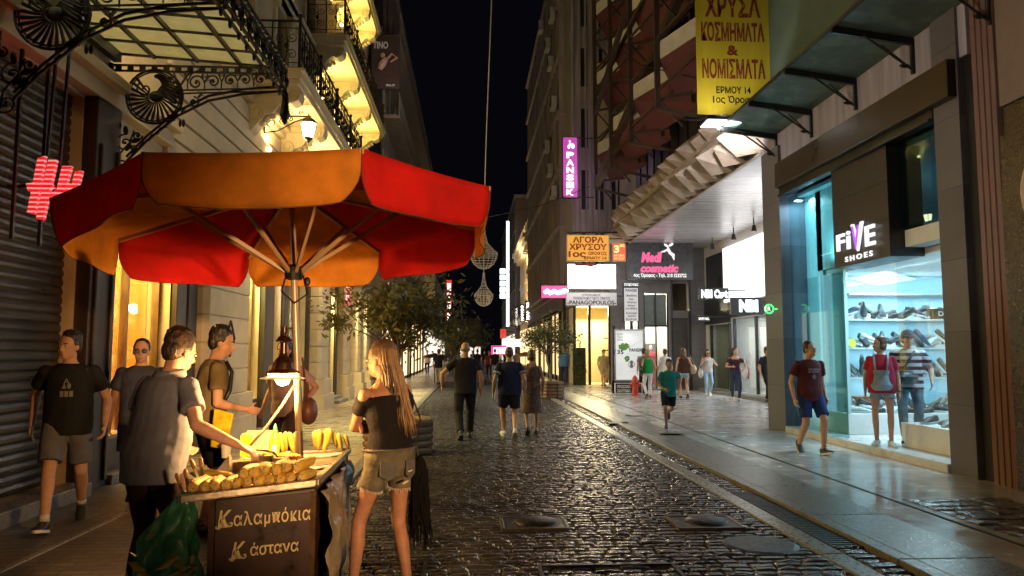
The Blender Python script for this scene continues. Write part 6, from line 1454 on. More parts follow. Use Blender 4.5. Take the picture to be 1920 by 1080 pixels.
def hand(mb, W, d, nrm, side, curl=.35, spread=.0, sc_=1., thumb=.5):
    """palm, four fingers of unequal length, thumb leaving the side of the palm"""
    d = Vector(d).normalized(); nrm = Vector(nrm); nrm = (nrm - d * nrm.dot(d)).normalized(); w = d.cross(nrm) * side       # w points to the thumb side
    k = sc_; rings = []
    for t, a, b in ((-.015, .024, .020), (.01, .027, .019), (.045, .039, .017), (.085, .041, .014), (.092, .036, .011)):
        c = W + d * (t * k); rings.append([c + w * (a * k * math.cos(q)) + nrm * (b * k * math.sin(q)) for q in [2 * math.pi * j / 12 for j in range(12)]])
    mb.loft(rings)
    for i, (o, L) in enumerate(((.029, .072), (.010, .080), (-.010, .075), (-.028, .060))):
        p = W + d * (.086 * k) + w * (o * k); dd = (d + w * (o * 3 * (.15 + spread))).normalized(); pts = [p]; r = [.0090 * k]
        for j, f in enumerate((.45, .32, .23)):
            ang = curl * (1.0 + .12 * i) * (.8 if j == 0 else 1.05); dd = Matrix.Rotation(-ang * side * (1), 3, w) @ dd if False else (dd * math.cos(ang) + nrm * math.sin(ang) * 1.0); dd.normalize()
            pts.append(pts[-1] + dd * (L * f * k)); r.append((.0086 - .0009 * j) * k)
            # the bend continues about the same axis
        tube2(mb, pts, r, 8)
    p = W + d * (.028 * k) + w * (.026 * k); dd = (d * .62 + w * .72 + nrm * .25 * thumb).normalized()
    q = p + dd * (.042 * k); d2 = (d * .9 + w * .25 + nrm * .5 * thumb).normalized(); tube2(mb, [p - dd * .01 * k, q, q + d2 * (.032 * k)], [.014 * k, .0115 * k, .0085 * k], 8)
def person(label, loc, face, H=1.75, pose=None, sk=SK_T, hair=('short', H_DK), top=('tee', None), bot=('shorts', None), shoe=None, fem=False, vox=.012, belly=0., group=None, glasses=False, eyes=True, slim=1., shoe_sole=None, strap=None, sock=None, name='person'):
    p = dict(pel=(0, 0, .93), lean=(2, 0, 0), head=(0, 4, 0), rw=(.25, .06, .83), lw=(-.25, .06, .83), rp=(.4, -1, 0), lp=(-.4, -1, 0), rf=(.10, 0, .085, -8, 0), lf=(-.10, 0, .085, 8, 0), rc=.35, lc=.35, rn=(-1, .1, 0), ln=(1, .1, 0), kr=(.15, 1, 0), kl=(-.15, 1, 0))
    p.update(pose or {}); s = H / 1.75
    loc = Vector(loc); T = thing(name, label, 'person', loc, face, group); T['_o'] = (0, 0, 0)
    def fin(mb, nm, mat, parent=T, v=0, it=5, smooth=True, **k):
        if v and vox < .0135 and nm not in ('body',): k.setdefault('wr', (.007, .02) if nm == 'hair' else (.011, .10))
        mb.v = [(a * s, b * s, c * s) for a, b, c in mb.v]; return mb.build(nm, mat, parent, vox=v * 1., sit=it, smooth=smooth, **k)
    P = Vector(p['pel']); fwd, sd, tw = p['lean']
    RT = Matrix.Rotation(R_(tw), 3, 'Z') @ Matrix.Rotation(R_(-fwd), 3, 'X') @ Matrix.Rotation(R_(sd), 3, 'Y')
    RP = Matrix.Rotation(R_(tw * .25), 3, 'Z')
    hip_w, sh_w = (.088, .165) if fem else (.092, .188); g = (.88 if fem else 1.) * slim
    def tor(z):
        # spine: the pelvis stays, the lean grows upward
        k = min(1, max(0, (z + .02) / .22)); A = RP.lerp(RT, k) if False else (RT if z > .12 else RP); v = Vector((0, 0, z))
        base = P + (RT @ v if z > .12 else RP @ v + (RT @ v - RP @ v) * max(0, z / .12)); return base, A
    secs = [(-.10, .12, .095), (-.04, .165, .118), (.03, .172 if fem else .165, .122), (.10, .15, .11), (.18, .128 if fem else .145, .098), (.27, .145 if fem else .158, .108), (.36, .158 if fem else .178, .115), (.44, .15 if fem else .172, .098), (.485, .105, .072), (.53, .055, .055)]
    def ring(z, rx, ry, dy=0, n=20):
        c, A = tor(z); c = c + A @ Vector((0, dy, 0)); return [c + A @ Vector((rx * math.cos(q), ry * math.sin(q), 0)) for q in [2 * math.pi * j / n for j in range(n)]]
    def sec_at(z):
        for (a, b) in zip(secs, secs[1:]):
            if a[0] <= z <= b[0]:
                t = (z - a[0]) / (b[0] - a[0]); return a[1] + (b[1] - a[1]) * t, a[2] + (b[2] - a[2]) * t
        e = secs[0] if z < secs[0][0] else secs[-1]; return e[1], e[2]
    def torso(mb, z0, z1, inf, loose=0., step=.045):
        zs = [z0]
        while zs[-1] + step < z1: zs.append(zs[-1] + step)
        zs.append(z1); rr = []
        for z in zs:
            rx, ry = sec_at(z); rx *= slim; ry *= slim
            if not fem or loose: rx = max(rx, (.162 + loose) * slim) if z < .3 else rx
            b = belly * math.exp(-((z - .12) / .15) ** 2); bust = (.03 * math.exp(-((z - .33) / .07) ** 2) if fem else 0)
            if z < .05 and z0 < -.04 and loose: rx = max(rx, .168 * slim); ry = max(ry, .124 * slim)
            l2 = loose * max(0, 1 - max(0, z) / .4); rr.append(ring(z, rx + inf + b * .5 + l2, ry + inf + b * .6 + bust * .5 + l2, b * .45 + bust * .5))
        mb.loft(rr)
    ST = [tor(.43)[0] + RT @ Vector((x * sh_w, 0, 0)) for x in (1, -1)]; HT = [P + RP @ Vector((x * hip_w, 0, -.02)) for x in (1, -1)]
    arms = []
    for i, (w_, po) in enumerate(((p['rw'], p['rp']), (p['lw'], p['lp']))): e, wv = ik(ST[i], w_, .285, .26, po); arms.append((ST[i], e, wv))
    legs = []
    for i, (f, kn) in enumerate(((p['rf'], p['kr']), (p['lf'], p['kl']))): k, a = ik(HT[i], f[:3], .43, .42, kn); legs.append((HT[i], k, a, R_(f[3]), R_(f[4])))
    near = vox < .0125
    # ---- body: one continuous surface
    b = MB(); torso(b, -.10, .53, -.012 if not fem else -.006)
    Nk = tor(.50)[0]; hy, hp, hr = p['head']; RH = Matrix.Rotation(R_(hy), 3, 'Z') @ Matrix.Rotation(R_(-hp), 3, 'X') @ Matrix.Rotation(R_(hr), 3, 'Y')
    Hc = Nk + (RT @ Vector((0, .012, .07))) + RH @ Vector((0, .018, .085)); hd = lambda v: Hc + RH @ Vector(v)
    tube2(b, [Nk - RT @ Vector((0, 0, .03)), Nk + (Hc - Nk) * .3, hd((0, -.02, -.04))], [.062 * g, .054 * g, .053 * g], 14)
    for S_, e, wv in arms:
        tube2(b, [S_, S_.lerp(e, .3), S_.lerp(e, .8), e], [.055 * g, .048 * g, .041 * g, .039 * g], 12)
        tube2(b, [e, e.lerp(wv, .25), e.lerp(wv, .7), wv], [.039 * g, .041 * g, .033 * g, .026 * g], 12)
    for i, (S_, e, wv) in enumerate(arms):
        d = (wv - e).normalized(); hand(b, wv + d * .01, d, p['rn'] if i == 0 else p['ln'], 1 if i == 0 else -1, p['rc'] if i == 0 else p['lc'], sc_=.92 if fem else 1.02)
    for h, k, a, yw, pt in legs:
        tube2(b, [h, h.lerp(k, .25), h.lerp(k, .75), k], [.088 * g, .082 * g, .06 * g, .055 * g], 14)
        ck = (k - h).normalized(); back = -Vector((0, 1, 0)) * .012
        tube2(b, [k, k.lerp(a, .28) + back, k.lerp(a, .6) + back * .6, a], [.053 * g, .056 * g, .044 * g, .036 * g], 14)
        FR_ = Matrix.Rotation(yw, 3, 'Z') @ Matrix.Rotation(-pt, 3, 'X'); ft = lambda v: a + FR_ @ Vector(v)
        tube2(b, [a, ft((0, -.035, -.04)), ft((0, .06, -.05)), ft((0, .13, -.062))], [.034, .03, .03, .02], 10)
    # head with a face
    q = b; fz = .94 if fem else 1.; e_ = lambda c, r: q.ell(hd(c), r, 16, 12, RH)
    e_((0, -.012, .03), (.074 * fz, .094, .092)); e_((0, .02, -.03), (.062 * fz, .072, .078)); e_((0, .045, -.085), (.036 * fz, .036, .030)); e_((0, .015, -.075), (.056 * fz, .055, .03))
    e_((0, .076, .022), (.045, .016, .014)); e_((0, .078, -.068), (.026, .016, .010)); e_((0, .076, -.083), (.022, .014, .010))
    q.tube([hd((0, .082, .018)), hd((0, .098, -.008)), hd((0, .110, -.028)), hd((0, .098, -.04))], [.008, .010, .014, .008], 10)
    for x in (-1, 1): e_((x * .012, .094, -.036), (.009, .010, .008)); e_((x * .036, .058, -.022), (.022, .022, .02)); q.ell(hd((x * .076 * fz, -.008, -.01)), (.010, .022, .033), 10, 8, RH)
    body = fin(b, 'body', sk, v=vox)
    if eyes and vox < .016:
        for x in (-1, 1):
            m = MB(); m.ell(hd((x * .031, .0815, .004)), (.0135, .009, .0075), 10, 8, RH); ey = fin(m, 'eye', m_eyew); m = MB(); m.ell(hd((x * .031, .0868, .004)), (.0068, .005, .0068), 10, 8, RH); fin(m, 'iris', m_eye, ey)
            m = MB(); m.tube([hd((x * .014, .089, .022)), hd((x * .032, .088, .027)), hd((x * .05, .076, .021))], [.004, .005, .003], 6); fin(m, 'eyebrow', hair[1] if hair[0] != 'cap' else H_DK)
        m = MB(); m.ell(hd((0, .0895, -.0665)), (.021, .008, .0045), 10, 6, RH); m.ell(hd((0, .088, -.075)), (.018, .008, .005), 10, 6, RH); fin(m, 'mouth', m_lip)
    if glasses:
        m = MB()
        for x in (-1, 1):
            m.tube(circ(hd((x * .033, .098, .002)), .026, RH @ Vector((1, 0, 0)), RH @ Vector((0, 0, .8)), 16), .0035, 5); m.ell(hd((x * .033, .097, .002)), (.025, .003, .02), 10, 6, RH); m.bar(hd((x * .058, .095, .008)), hd((x * .078, -.005, .008)), .004)
        m.bar(hd((-.01, .1, .006)), hd((.01, .1, .006)), .004); fin(m, 'glasses', m_black, smooth=False)
    # ---- hair
    st, hm = hair[0], hair[1]; m = MB(); rr = random.Random(hash(label) % 1000 if False else len(label) * 7 + int(abs(loc.x) * 10))
    E_ = lambda c, r, A=RH: m.ell(hd(c), r, 16, 12, A)
    if st in ('short', 'bob', 'long', 'bun', 'crop', 'cap'):
        th = .008 if st == 'crop' else .014
        E_((0, -.034, .058), (.070 * fz + th, .082 + th, .074 + th)); E_((0, -.052, .0), (.064 * fz + th, .054 + th, .072 + th)); 
        for x in (-1, 1): E_((x * .064 * fz, -.022, .03), (.016 + th * .5, .050, .048))
        if st in ('short', 'bob'):
            for k in range(26):
                a = rr.uniform(0, 6.28); t = rr.uniform(.1, 1.1); v = Vector((math.cos(a) * math.sin(t), math.sin(a) * math.sin(t), math.cos(t))); c = Vector((0, -.034, .058)) + Vector((v.x * .076 * fz, v.y * .086, v.z * .080)); E_(c, (.022, .026, .018))
    if st == 'bald':
        E_((0, -.055, -.005), (.070, .048, .05)); 
        for x in (-1, 1): E_((x * .068, -.03, -.002), (.014, .042, .03))
    if st == 'cap':
        E_((0, -.014, .055), (.088, .106, .074)); m.prism([hd((x, y, .052 - .2 * max(0, y - .08))) for x, y in ((-.07, .06), (-.06, .13), (0, .155), (.06, .13), (.07, .06))], RH @ Vector((0, 0, .014)))
    if st == 'bob':
        for x in (-1, 1): E_((x * .066, -.02, -.03), (.026, .055, .055))
        E_((0, -.068, -.04), (.07, .038, .055))
    if st == 'bun': E_((0, -.11, .06), (.042, .04, .042))
    hcap = fin(m, 'hair' if st != 'cap' else 'cap', (hm if st != 'cap' else cloth('cap', (.03, .035, .06))), v=min(vox, .009), it=3)
    if st == 'long':
        L = hair[2]
        def strands(n, mat_, drift):
            m = MB(); m.smooth = True
            for k in range(n):
                a = R_(-168 + 156 * (k + .5) / n if False else rr.uniform(186, 354)); a = a + (0); rad = rr.uniform(.85, 1.05); c0 = Vector((.075 * math.cos(a) * rad * fz, -.022 + .098 * math.sin(a) * rad, .05))
                topv = Vector((c0.x * .25, -.01 + c0.y * .2, .135)); wv = rr.uniform(0, 6.28); pts = [hd(topv), hd((c0.x * .8, c0.y * .8, .105)), hd((c0.x * 1.08, c0.y * 1.08, .045)), hd((c0.x * 1.12, c0.y * 1.14, -.03))]
                x0 = pts[-1]; down = Vector((0, 0, -1)); ln = L * rr.uniform(.8, 1.08); bk = RT @ Vector((0, -1, 0))
                for j in range(1, 7):
                    t = j / 6; v = x0 + down * (ln * t) + bk * (.025 * math.sin(t * 1.8) ) + RT @ Vector((.012 * math.sin(wv + t * 5) - c0.x * .25 * t, .010 * math.cos(wv + t * 4), 0)); v += RT @ Vector((drift[0] * t + .02 * math.sin(wv * 3) * t, drift[1] * t, 0)); pts.append(v)
                w0 = rr.uniform(.006, .011) * (46 / n) ** .42; m.tube(pts, [w0 * .6, w0, w0 * 1.05, w0, w0, w0, w0 * .95, w0 * .85, w0 * .7, w0 * .2], 6)
            fin(m, 'long_hair', mat_, hcap)
        strands(hair[3] if len(hair) > 3 else 46, hair[5] if len(hair) > 5 else hm, hair[4] if len(hair) > 4 else (0, 0))
        for hm2, n2, dr in (hair[7] if len(hair) > 7 else ()): strands(n2, hm2, dr)
    # ---- clothes
    tk, tm = top[0], top[1]
    if tm:
        m = MB(); inf = .014; vv = max(.008, vox)
        if tk in ('tee', 'polo', 'vest', 'dress', 'strap', 'blouse'):
            z0 = {'dress': -.02, 'strap': .0, 'vest': -.05}.get(tk, -.10 - (top[2] if len(top) > 2 else 0)); torso(m, z0, .485 if tk in ('tee', 'polo', 'blouse') else .44, inf, .012 if tk in ('tee', 'polo') else .004)
            if tk in ('tee', 'polo', 'blouse'):
                torso(m, .45, .505, .012)
                for S_, e, wv in arms:
                    c = tor(.44)[0]; f = .62 if tk != 'blouse' else .75; m.tube([S_.lerp(c, .5), S_, S_.lerp(e, .3), S_.lerp(e, f)], [.05 * slim, .062 * g, .060 * g + .006, .060 * g + .012], 14); m.ell(S_, .062 * g, 14, 10)
            else:
                for x in (-1, 1): m.tube([tor(.42)[0] + RT @ Vector((x * .09, .10, 0)), tor(.50)[0] + RT @ Vector((x * .085, .03, 0)), tor(.50)[0] + RT @ Vector((x * .085, -.03, 0)), tor(.42)[0] + RT @ Vector((x * .09, -.09, 0))], .018, 8)
        if tk == 'offshoulder':
            torso(m, -.0, .41, .010)
            for S_, e, wv in arms: m.tube([S_.lerp(e, .02) * .7 + tor(.36)[0] * .3, S_.lerp(e, .22), S_.lerp(e, .52)], [.075, .062, .054], 14)
            m.tube(circ(tor(.405)[0], 1, RT @ Vector((.172, 0, 0)), RT @ Vector((0, .112, 0)), 24), .012, 6)
        T1 = fin(m, {'polo': 'polo_shirt', 'tee': 't_shirt', 'dress': 'dress_top', 'vest': 'vest_top', 'strap': 'strap_top', 'blouse': 'blouse', 'offshoulder': 'off_shoulder_top'}[tk], tm, v=vv, it=4)
        if tk == 'polo':
            m = MB(); c = tor(.515)[0]; m.tube(circ(c, 1, RT @ Vector((.078, 0, 0)), RT @ Vector((0, .078, .02)), 20), [.016] * 21, 6); m.tube(circ(c + RT @ Vector((0, 0, -.02)), 1, RT @ Vector((.088, 0, 0)), RT @ Vector((0, .086, .02)), 20), .014, 6); fin(m, 'collar', tm, T1, v=.008, it=2)
    bk, bm_ = bot[0], bot[1]
    if bm_:
        m = MB(); inf = .012; vv = max(.009, vox); torso(m, -.12, .12 if tk not in ('offshoulder',) else .075, inf, 0)
        fr = {'shorts': .82, 'trousers': 2, 'jeans': 2, 'hot': .42, 'skirt': .5, 'dress': .6}[bk]
        if bk in ('skirt', 'dress'):
            L = .50 if bk == 'dress' else .42; rr2 = []
            for t in (0, .35, .7, 1): rr2.append([P + Vector((( .172 + .045 * t) * math.cos(q), (.125 + .05 * t) * math.sin(q), .02 - L * t)) for q in [2 * math.pi * j / 18 for j in range(18)]])
            m.loft(rr2)
        else:
            for h, k, a, yw, pt in legs:
                if fr <= 1:
                    lo = .02 if bk == 'shorts' else .004; m.tube([h + Vector((0, 0, .03)), h.lerp(k, .2), h.lerp(k, .6 if fr > .6 else .3), h.lerp(k, fr)], [.094 * g + .006, .092 * g + lo * .8, (.078 if fr > .6 else .088) * g + lo, (.068 if fr > .6 else .086) * g + lo + .008], 16)
                else:
                    lo = .016 if bk == 'trousers' else .006; m.tube([h + Vector((0, 0, .03)), h.lerp(k, .25), h.lerp(k, .75), k, k.lerp(a, .3), k.lerp(a, .65), k.lerp(a, .94)], [.094 * g + .005, .088 * g + lo, .068 * g + lo, .062 * g + lo, .06 * g + lo, .052 * g + lo, .046 * g + lo * 1.3], 16)
        fin(m, {'hot': 'denim_shorts', 'dress': 'dress_skirt'}.get(bk, bk), bm_, v=vv, it=4)
    if shoe:
        for h, k, a, yw, pt in legs:
            FR_ = Matrix.Rotation(yw, 3, 'Z') @ Matrix.Rotation(-pt, 3, 'X'); R2 = []
            for y, w_, z0, z1 in ((-.075, .02, -.06, .0), (-.06, .036, -.07, .022), (-.02, .040, -.068, .03), (.03, .041, -.068, .012), (.09, .048, -.07, -.022), (.15, .045, -.07, -.035), (.185, .028, -.066, -.045), (.195, .012, -.06, -.05)):
                R2.append([a + FR_ @ Vector((w_ * math.cos(q), y, (z0 + z1) / 2 + (z1 - z0) / 2 * math.sin(q))) for q in [2 * math.pi * j / 14 for j in range(14)]])
            m = MB(); m.loft(R2); so_ = fin(m, 'shoe', shoe)
            if near:
                m = MB(); O_ = [(-.08, 0), (-.06, .036), (0, .04), (.08, .047), (.15, .046), (.19, .022), (.2, 0)]; O_ = [(y, x) for y, x in O_] + [(y, -x) for y, x in reversed(O_[1:-1])]
                m.prism([a + FR_ @ Vector((x, y, -.085)) for y, x in O_], FR_ @ Vector((0, 0, .024))); fin(m, 'shoe_sole', shoe_sole or shoe, so_, smooth=False)
    if sock:
        for h, k, a, yw, pt in legs: m = MB(); m.tube([a - (a - k).normalized() * .06, a], [.041, .042], 12); fin(m, 'sock', sock)
    T['J'] = 1
    return T, dict(P=P, RT=RT, tor=tor, arms=arms, legs=legs, Hc=Hc, RH=RH, s=s, T=T, loc=loc, face=face, fin=fin, ring=ring, sec=sec_at)
def wpt(J, v):   # local (1.75 m figure) point to world
    return J['loc'] + Matrix.Rotation(J['face'], 3, 'Z') @ (Vector(v) * J['s'])
def chest_text(J, s, z, w_, h_, mat, back=False, dy=.0):
    """print on the chest of a shirt, following its curve"""
    o = text(s, (0, 0, 0), (-1, 0, 0), (0, 0, 1), w_, h_, mat, None, ext=.0005); c, A = J['tor'](z); rx, ry = J['sec'](z); rx += .03; ry += .026 + dy
    for v in o.data.vertices:
        x, zz = v.co.x, v.co.z; y = ry * math.sqrt(max(0, 1 - (x / rx) ** 2)) + .006 + abs(v.co.y); q = c + A @ Vector((x, y, zz)); v.co = q * J['s']
    o.parent = J['T']; o.name = 'shirt_print'; return o
K = lambda **k: k
step = lambda L, lift=0.: dict(rf=(.09, L * .5, .085, -6, -12), lf=(-.09, -L * .5, .13 + lift, 6, 38), pel=(0, 0, .905))
stepL = lambda L, lift=0.: dict(lf=(-.09, L * .5, .085, 6, -12), rf=(.09, -L * .5, .13 + lift, -6, 38), pel=(0, 0, .905))
BLK, NVY, GRYC = cloth('black', (.014, .014, .017)), cloth('navy', (.02, .025, .07)), cloth('grey', (.16, .16, .175))
shB, shW = M('black_shoe', (.02, .02, .022), .45), M('white_shoe', (.6, .6, .58), .5, var=.06)
den = cloth('denim', (.11, .14, .2), var=.3, vs=14, bs=40); den2 = cloth('worn_denim', (.115, .105, .075), var=.4, vs=8, bs=30, bump=.4); denL = cloth('light_denim', (.27, .36, .45), var=.2, vs=10); denD = cloth('dark_denim', (.03, .045, .09), var=.25)
# --- girl by the cart
gl = atZ(712, 1086, 0); gl.z = 0; gl.y = 4.86; gl.x = atY(724, 900, 4.86).x
hairG = hairm('girl', (.10, .058, .028)); hairT = hairm('girl_tips', (.27, .17, .08))
T, J = person('young woman in black off shoulder top and ragged denim shorts standing at the corn cart', gl, R_(38), 1.665,
    dict(pel=(.03, 0, .925), lean=(4, -3, 4), head=(24, 6, 0), lw=(.12, .17, 1.11), lp=(-1, .5, -.5), rw=(.0, .17, 1.11), rp=(1, .3, -.6), lc=.7, rc=.7, ln=(0, -1, 0), rn=(0, -1, 0), lf=(-.17, .12, .085, 16, 0), rf=(.13, -.08, .085, -12, 0)),
    SK_T, ('long', hairG, .47, 170, (.05, -.02), hairG, .8, ((hairT, 70, (.10, -.03)),)), ('offshoulder', cloth('black_knit', (.012, .011, .012), bs=60)), ('hot', den2), shB, True, .0085)
c = J['tor'](.06)[0]
m = MB(); m.tube([Vector((x * .187, .01 + y * .137, 0)) + c for x, y in [(math.cos(R_(a)), math.sin(R_(a))) for a in range(0, 361, 15)]], .009, 6); J['fin'](m, 'waistband', den2)
for x in (-1, 1):
    m = MB(); z = -.06; rx, ry = J['sec'](z); q0 = J['P'] + Vector((0, 0, z))
    P4 = []
    for dx, dz in ((.035, .05), (.135, .05), (.135, -.045), (.085, -.07), (.035, -.045)): X = x * dx; P4.append(q0 + Vector((X, -(ry + .021) * math.sqrt(max(0, 1 - (X / (rx + .03)) ** 2)) - .004, dz)))
    m.prism(P4, (0, -.006, 0)); J['fin'](m, 'pocket', cloth('pocket_denim', (.10, .10, .095), var=.3), smooth=False)
for i, (h, k, a, yw, pt) in enumerate(J['legs']):
    m = MB(); e = h.lerp(k, .42); d = (k - h).normalized(); u = d.orthogonal().normalized(); v = d.cross(u)
    for j in range(46):
        q = 2 * math.pi * j / 46; p0 = e + (u * math.cos(q) + v * math.sin(q)) * .084; m.bar(p0 - d * .006, p0 + d * random.uniform(.006, .024) + (u * math.cos(q + random.uniform(-.2, .2)) + v * math.sin(q)) * .003, .0035)
    J['fin'](m, 'frayed_hem', cloth('frayed_thread', (.55, .5, .4)), smooth=False)
m = MB(); q0 = J['P'] + Vector((0, 0, -.10)); m.ell(q0 + Vector((.07, -.137, .02)), (.022, .004, .006), 8, 5, Matrix.Rotation(-.2, 3, 'Y')); J['fin'](m, 'torn_patch', cloth('frayed_thread', (.55, .5, .4))); m = MB(); m.ell(q0 + Vector((.03, -.142, -.05)), (.03, .004, .008), 8, 5, Matrix.Rotation(-.35, 3, 'Y')); J['fin'](m, 'torn_patch', cloth('frayed_thread', (.55, .5, .4)))
# fringed bag at her hip
bp = wpt(J, (.235, -.04, .80)); fb = thing('fringed_bag', 'small black bag with long black fringe hanging at the hip of the young woman', 'bag', bp)
q = MB(); q.ell(bp + Vector((0, 0, .0)), (.055, .07, .12), 12, 8); q.build('pouch', M('black_suede', (.008, .007, .008), .95, spec=.08), fb)
q = MB(); r7 = random.Random(4)
for k in range(90):
    a = r7.uniform(0, 6.28); p0 = bp + Vector((.055 * math.cos(a), .075 * math.sin(a), r7.uniform(-.09, .03))); L = r7.uniform(.26, .42); q.tube([p0, p0 + Vector((r7.gauss(.004, .01), r7.gauss(0, .01), -L * .5)), p0 + Vector((r7.gauss(.012, .016), r7.gauss(0, .016), -L))], [.006, .0055, .003], 5)
q.build('fringe', M('black_suede', (.008, .007, .008), .95, spec=.08), fb)
q = MB(); q.tube([bp + Vector((0, 0, .1)), wpt(J, (.215, -.03, 1.0)), wpt(J, (.2, -.10, 1.18)), wpt(J, (.12, -.12, 1.33))], .006, 6)
for k in range(8): q.ell((bp + Vector((0, 0, .1))).lerp(wpt(J, (.215, -.03, 1.0)), k / 8), (.009, .009, .012), 6, 5)
q.build('strap', M('dark_chain', (.12, .1, .08), .35, .8), fb)
# --- vendor
vp = Vector((-1.86, 4.62, 0)); hw = atY(446, 832, 4.42); vface = R_(-27)
inv = Matrix.Rotation(-vface, 3, 'Z') @ (hw - vp) / (1.75 / 1.75)
T, JV = person('corn seller in loose grey polo shirt seen from behind, reaching over the cart', vp, vface, 1.74,
    dict(pel=(0, -.02, .93), lean=(11, 0, -4), head=(-8, 20, 0), rw=tuple(inv), rp=(.7, -.5, -1), lw=(-.20, .30, .98), lp=(-1, -.4, -.4), rc=.75, rn=(-.4, 0, -1), rf=(.12, .02, .085, -8, 0), lf=(-.12, -.03, .085, 10, 0)),
    SK_L, ('short', H_BR), ('polo', cloth('blue_grey', (.16, .17, .22), bs=7, bump=.5), .04), ('trousers', cloth('dark_red', (.04, .022, .024))), shB, False, .008, belly=.05, slim=1.0)
d = (JV['arms'][0][2] - JV['arms'][0][1]).normalized(); hp_ = wpt(JV, JV['arms'][0][2] + d * .085); tg = thing('tongs', 'dark metal tongs held by the corn seller over the grilled corn', 'tongs', hp_); q = MB(); e1 = atY(512, 851, 4.66)
for s_ in (-1, 1): q.tube([hp_ + Vector((-.05, 0, .012)), hp_.lerp(e1, .5) + Vector((0, .006 * s_, .014)), e1 + Vector((0, .012 * s_, .01)), e1 + Vector((.03, .008 * s_, -.02))], [.006, .005, .005, .003], 6)
q.build('arm', m_black, tg)
# --- man behind the seller
T, J = person('man in an olive shirt with a dark shoulder strap standing behind the corn seller', Vector((atY(394, 700, 6.6).x, 6.6, .02)), R_(-62), 1.79, dict(head=(-18, 14, 0), lean=(4, 0, 0), rw=(.16, .26, 1.02)), SK_L, ('short', H_DK), ('tee', cloth('olive', (.17, .13, .07))), ('shorts', BLK), shB, False, .012)
m = MB(); 
for sg_, rr_ in ((1, .0), ): m.tube([J['tor'](.49)[0] + Vector((.10, .07, 0)), J['tor'](.40)[0] + Vector((.12, .125, 0)), J['tor'](.25)[0] + Vector((.14, .12, 0)), J['tor'](.12)[0] + Vector((.17, .06, 0))], .018, 6)
J['fin'](m, 'shoulder_strap', m_black)
q = MB(); a = atY(415, 803, 6.3); q.hexa([a + Vector(v) for v in ((-.08, -.02, -.15), (.05, -.02, -.17), (.05, .02, -.17), (-.08, .02, -.15), (-.06, -.02, .16), (.1, -.02, .12), (.1, .02, .12), (-.06, .02, .16))])
yb_ = tag(q.build('snack_bag', M('yellow_print_bag', (.70, .52, .02), .35, var=.35, vs=16), None, loc=a, bev=.012), 'yellow patterned packet held up behind the arm of the corn seller', 'packet')
cp = thing('paper_cup', 'white paper cup held at the waist behind the arm of the corn seller', 'cup', atY(424, 850, 6.3)); c = atY(424, 846, 6.2); q = MB(); q.lathe([(0, -.05), (.034, -.05), (.042, .06), (.038, .06), (0, -.03)], c, 16); q.build('cup_body', m_white, cp); q = MB(); q.lathe([(.0, .06), (.044, .06), (.044, .07), (0, .072)], c, 16); q.build('lid', m_black, cp)
# --- two walkers at the left
T, J = person('man in black printed t-shirt and pale grey shorts striding past the roller shutter', atZ(118, 985, .026), R_(198), 1.77, dict(step(.62), lean=(4, 0, 0), head=(-28, 2, 0), lw=(-.30, .10, .87), rw=(.30, -.14, .88), lc=.5, rc=.4, kr=(.1, 1, 0)), SK_L, ('short', H_DK), ('tee', BLK, .02), ('shorts', cloth('pale_grey', (.12, .12, .15))), shB, False, .009, shoe_sole=shW, sock=M('white_sock', (.5, .5, .5), .8))
pr1 = M('shirt_print', (.16, .16, .17), .7); q = MB(); chest_text(J, 'A', .36, .05, .05, pr1); chest_text(J, '▲●', .32, .07, .05, pr1); chest_text(J, '■■■', .25, .10, .05, pr1)
T, J = person('man with dark glasses in a slate t-shirt and black shorts walking beside the shutter', atZ(212, 975, .026) + Vector((-.12, .75, 0)), R_(192), 1.72, dict(stepL(.5), lean=(2, 0, 0), head=(6, 2, 0), lw=(-.26, .02, .84), rw=(.26, .08, .85)), SK_L, ('crop', H_DK), ('tee', cloth('slate', (.045, .05, .075))), ('shorts', BLK), M('brown_shoe', (.1, .06, .04), .6), False, .010, glasses=True, shoe_sole=shW)
# --- ghostly person beyond the lamp
T, J = person('person in a mauve shirt and dark trousers beyond the glowing gas lamp', Vector((atY(540, 700, 8.6).x, 8.6, .03)), R_(160), 1.74, dict(stepL(.3), lean=(6, 0, 0), head=(20, 12, 0), lw=(-.30, .12, .98), rw=(.28, .05, .9)), SK_T, ('long', H_DK, .2, 24), ('blouse', cloth('mauve', (.32, .22, .21))), ('trousers', cloth('plum', (.045, .025, .03))), shB, True, .012)
bq = wpt(J, (-.34, .1, .88)); hb = thing('handbag', 'dark red shoulder bag carried by the person in mauve beyond the lamp', 'bag', bq); q = MB(); q.smooth = True; q.ell(bq, (.10, .14, .15), 12, 8); q.build('pouch', M('dark_red_leather', (.12, .04, .025), .45), hb); q = MB(); q.tube([bq + Vector((0, -.08, .12)), wpt(J, (-.18, .0, 1.46)), bq + Vector((0, .08, .12))], .012, 6); q.build('strap', M('dark_red_leather', (.12, .04, .025), .45), hb)
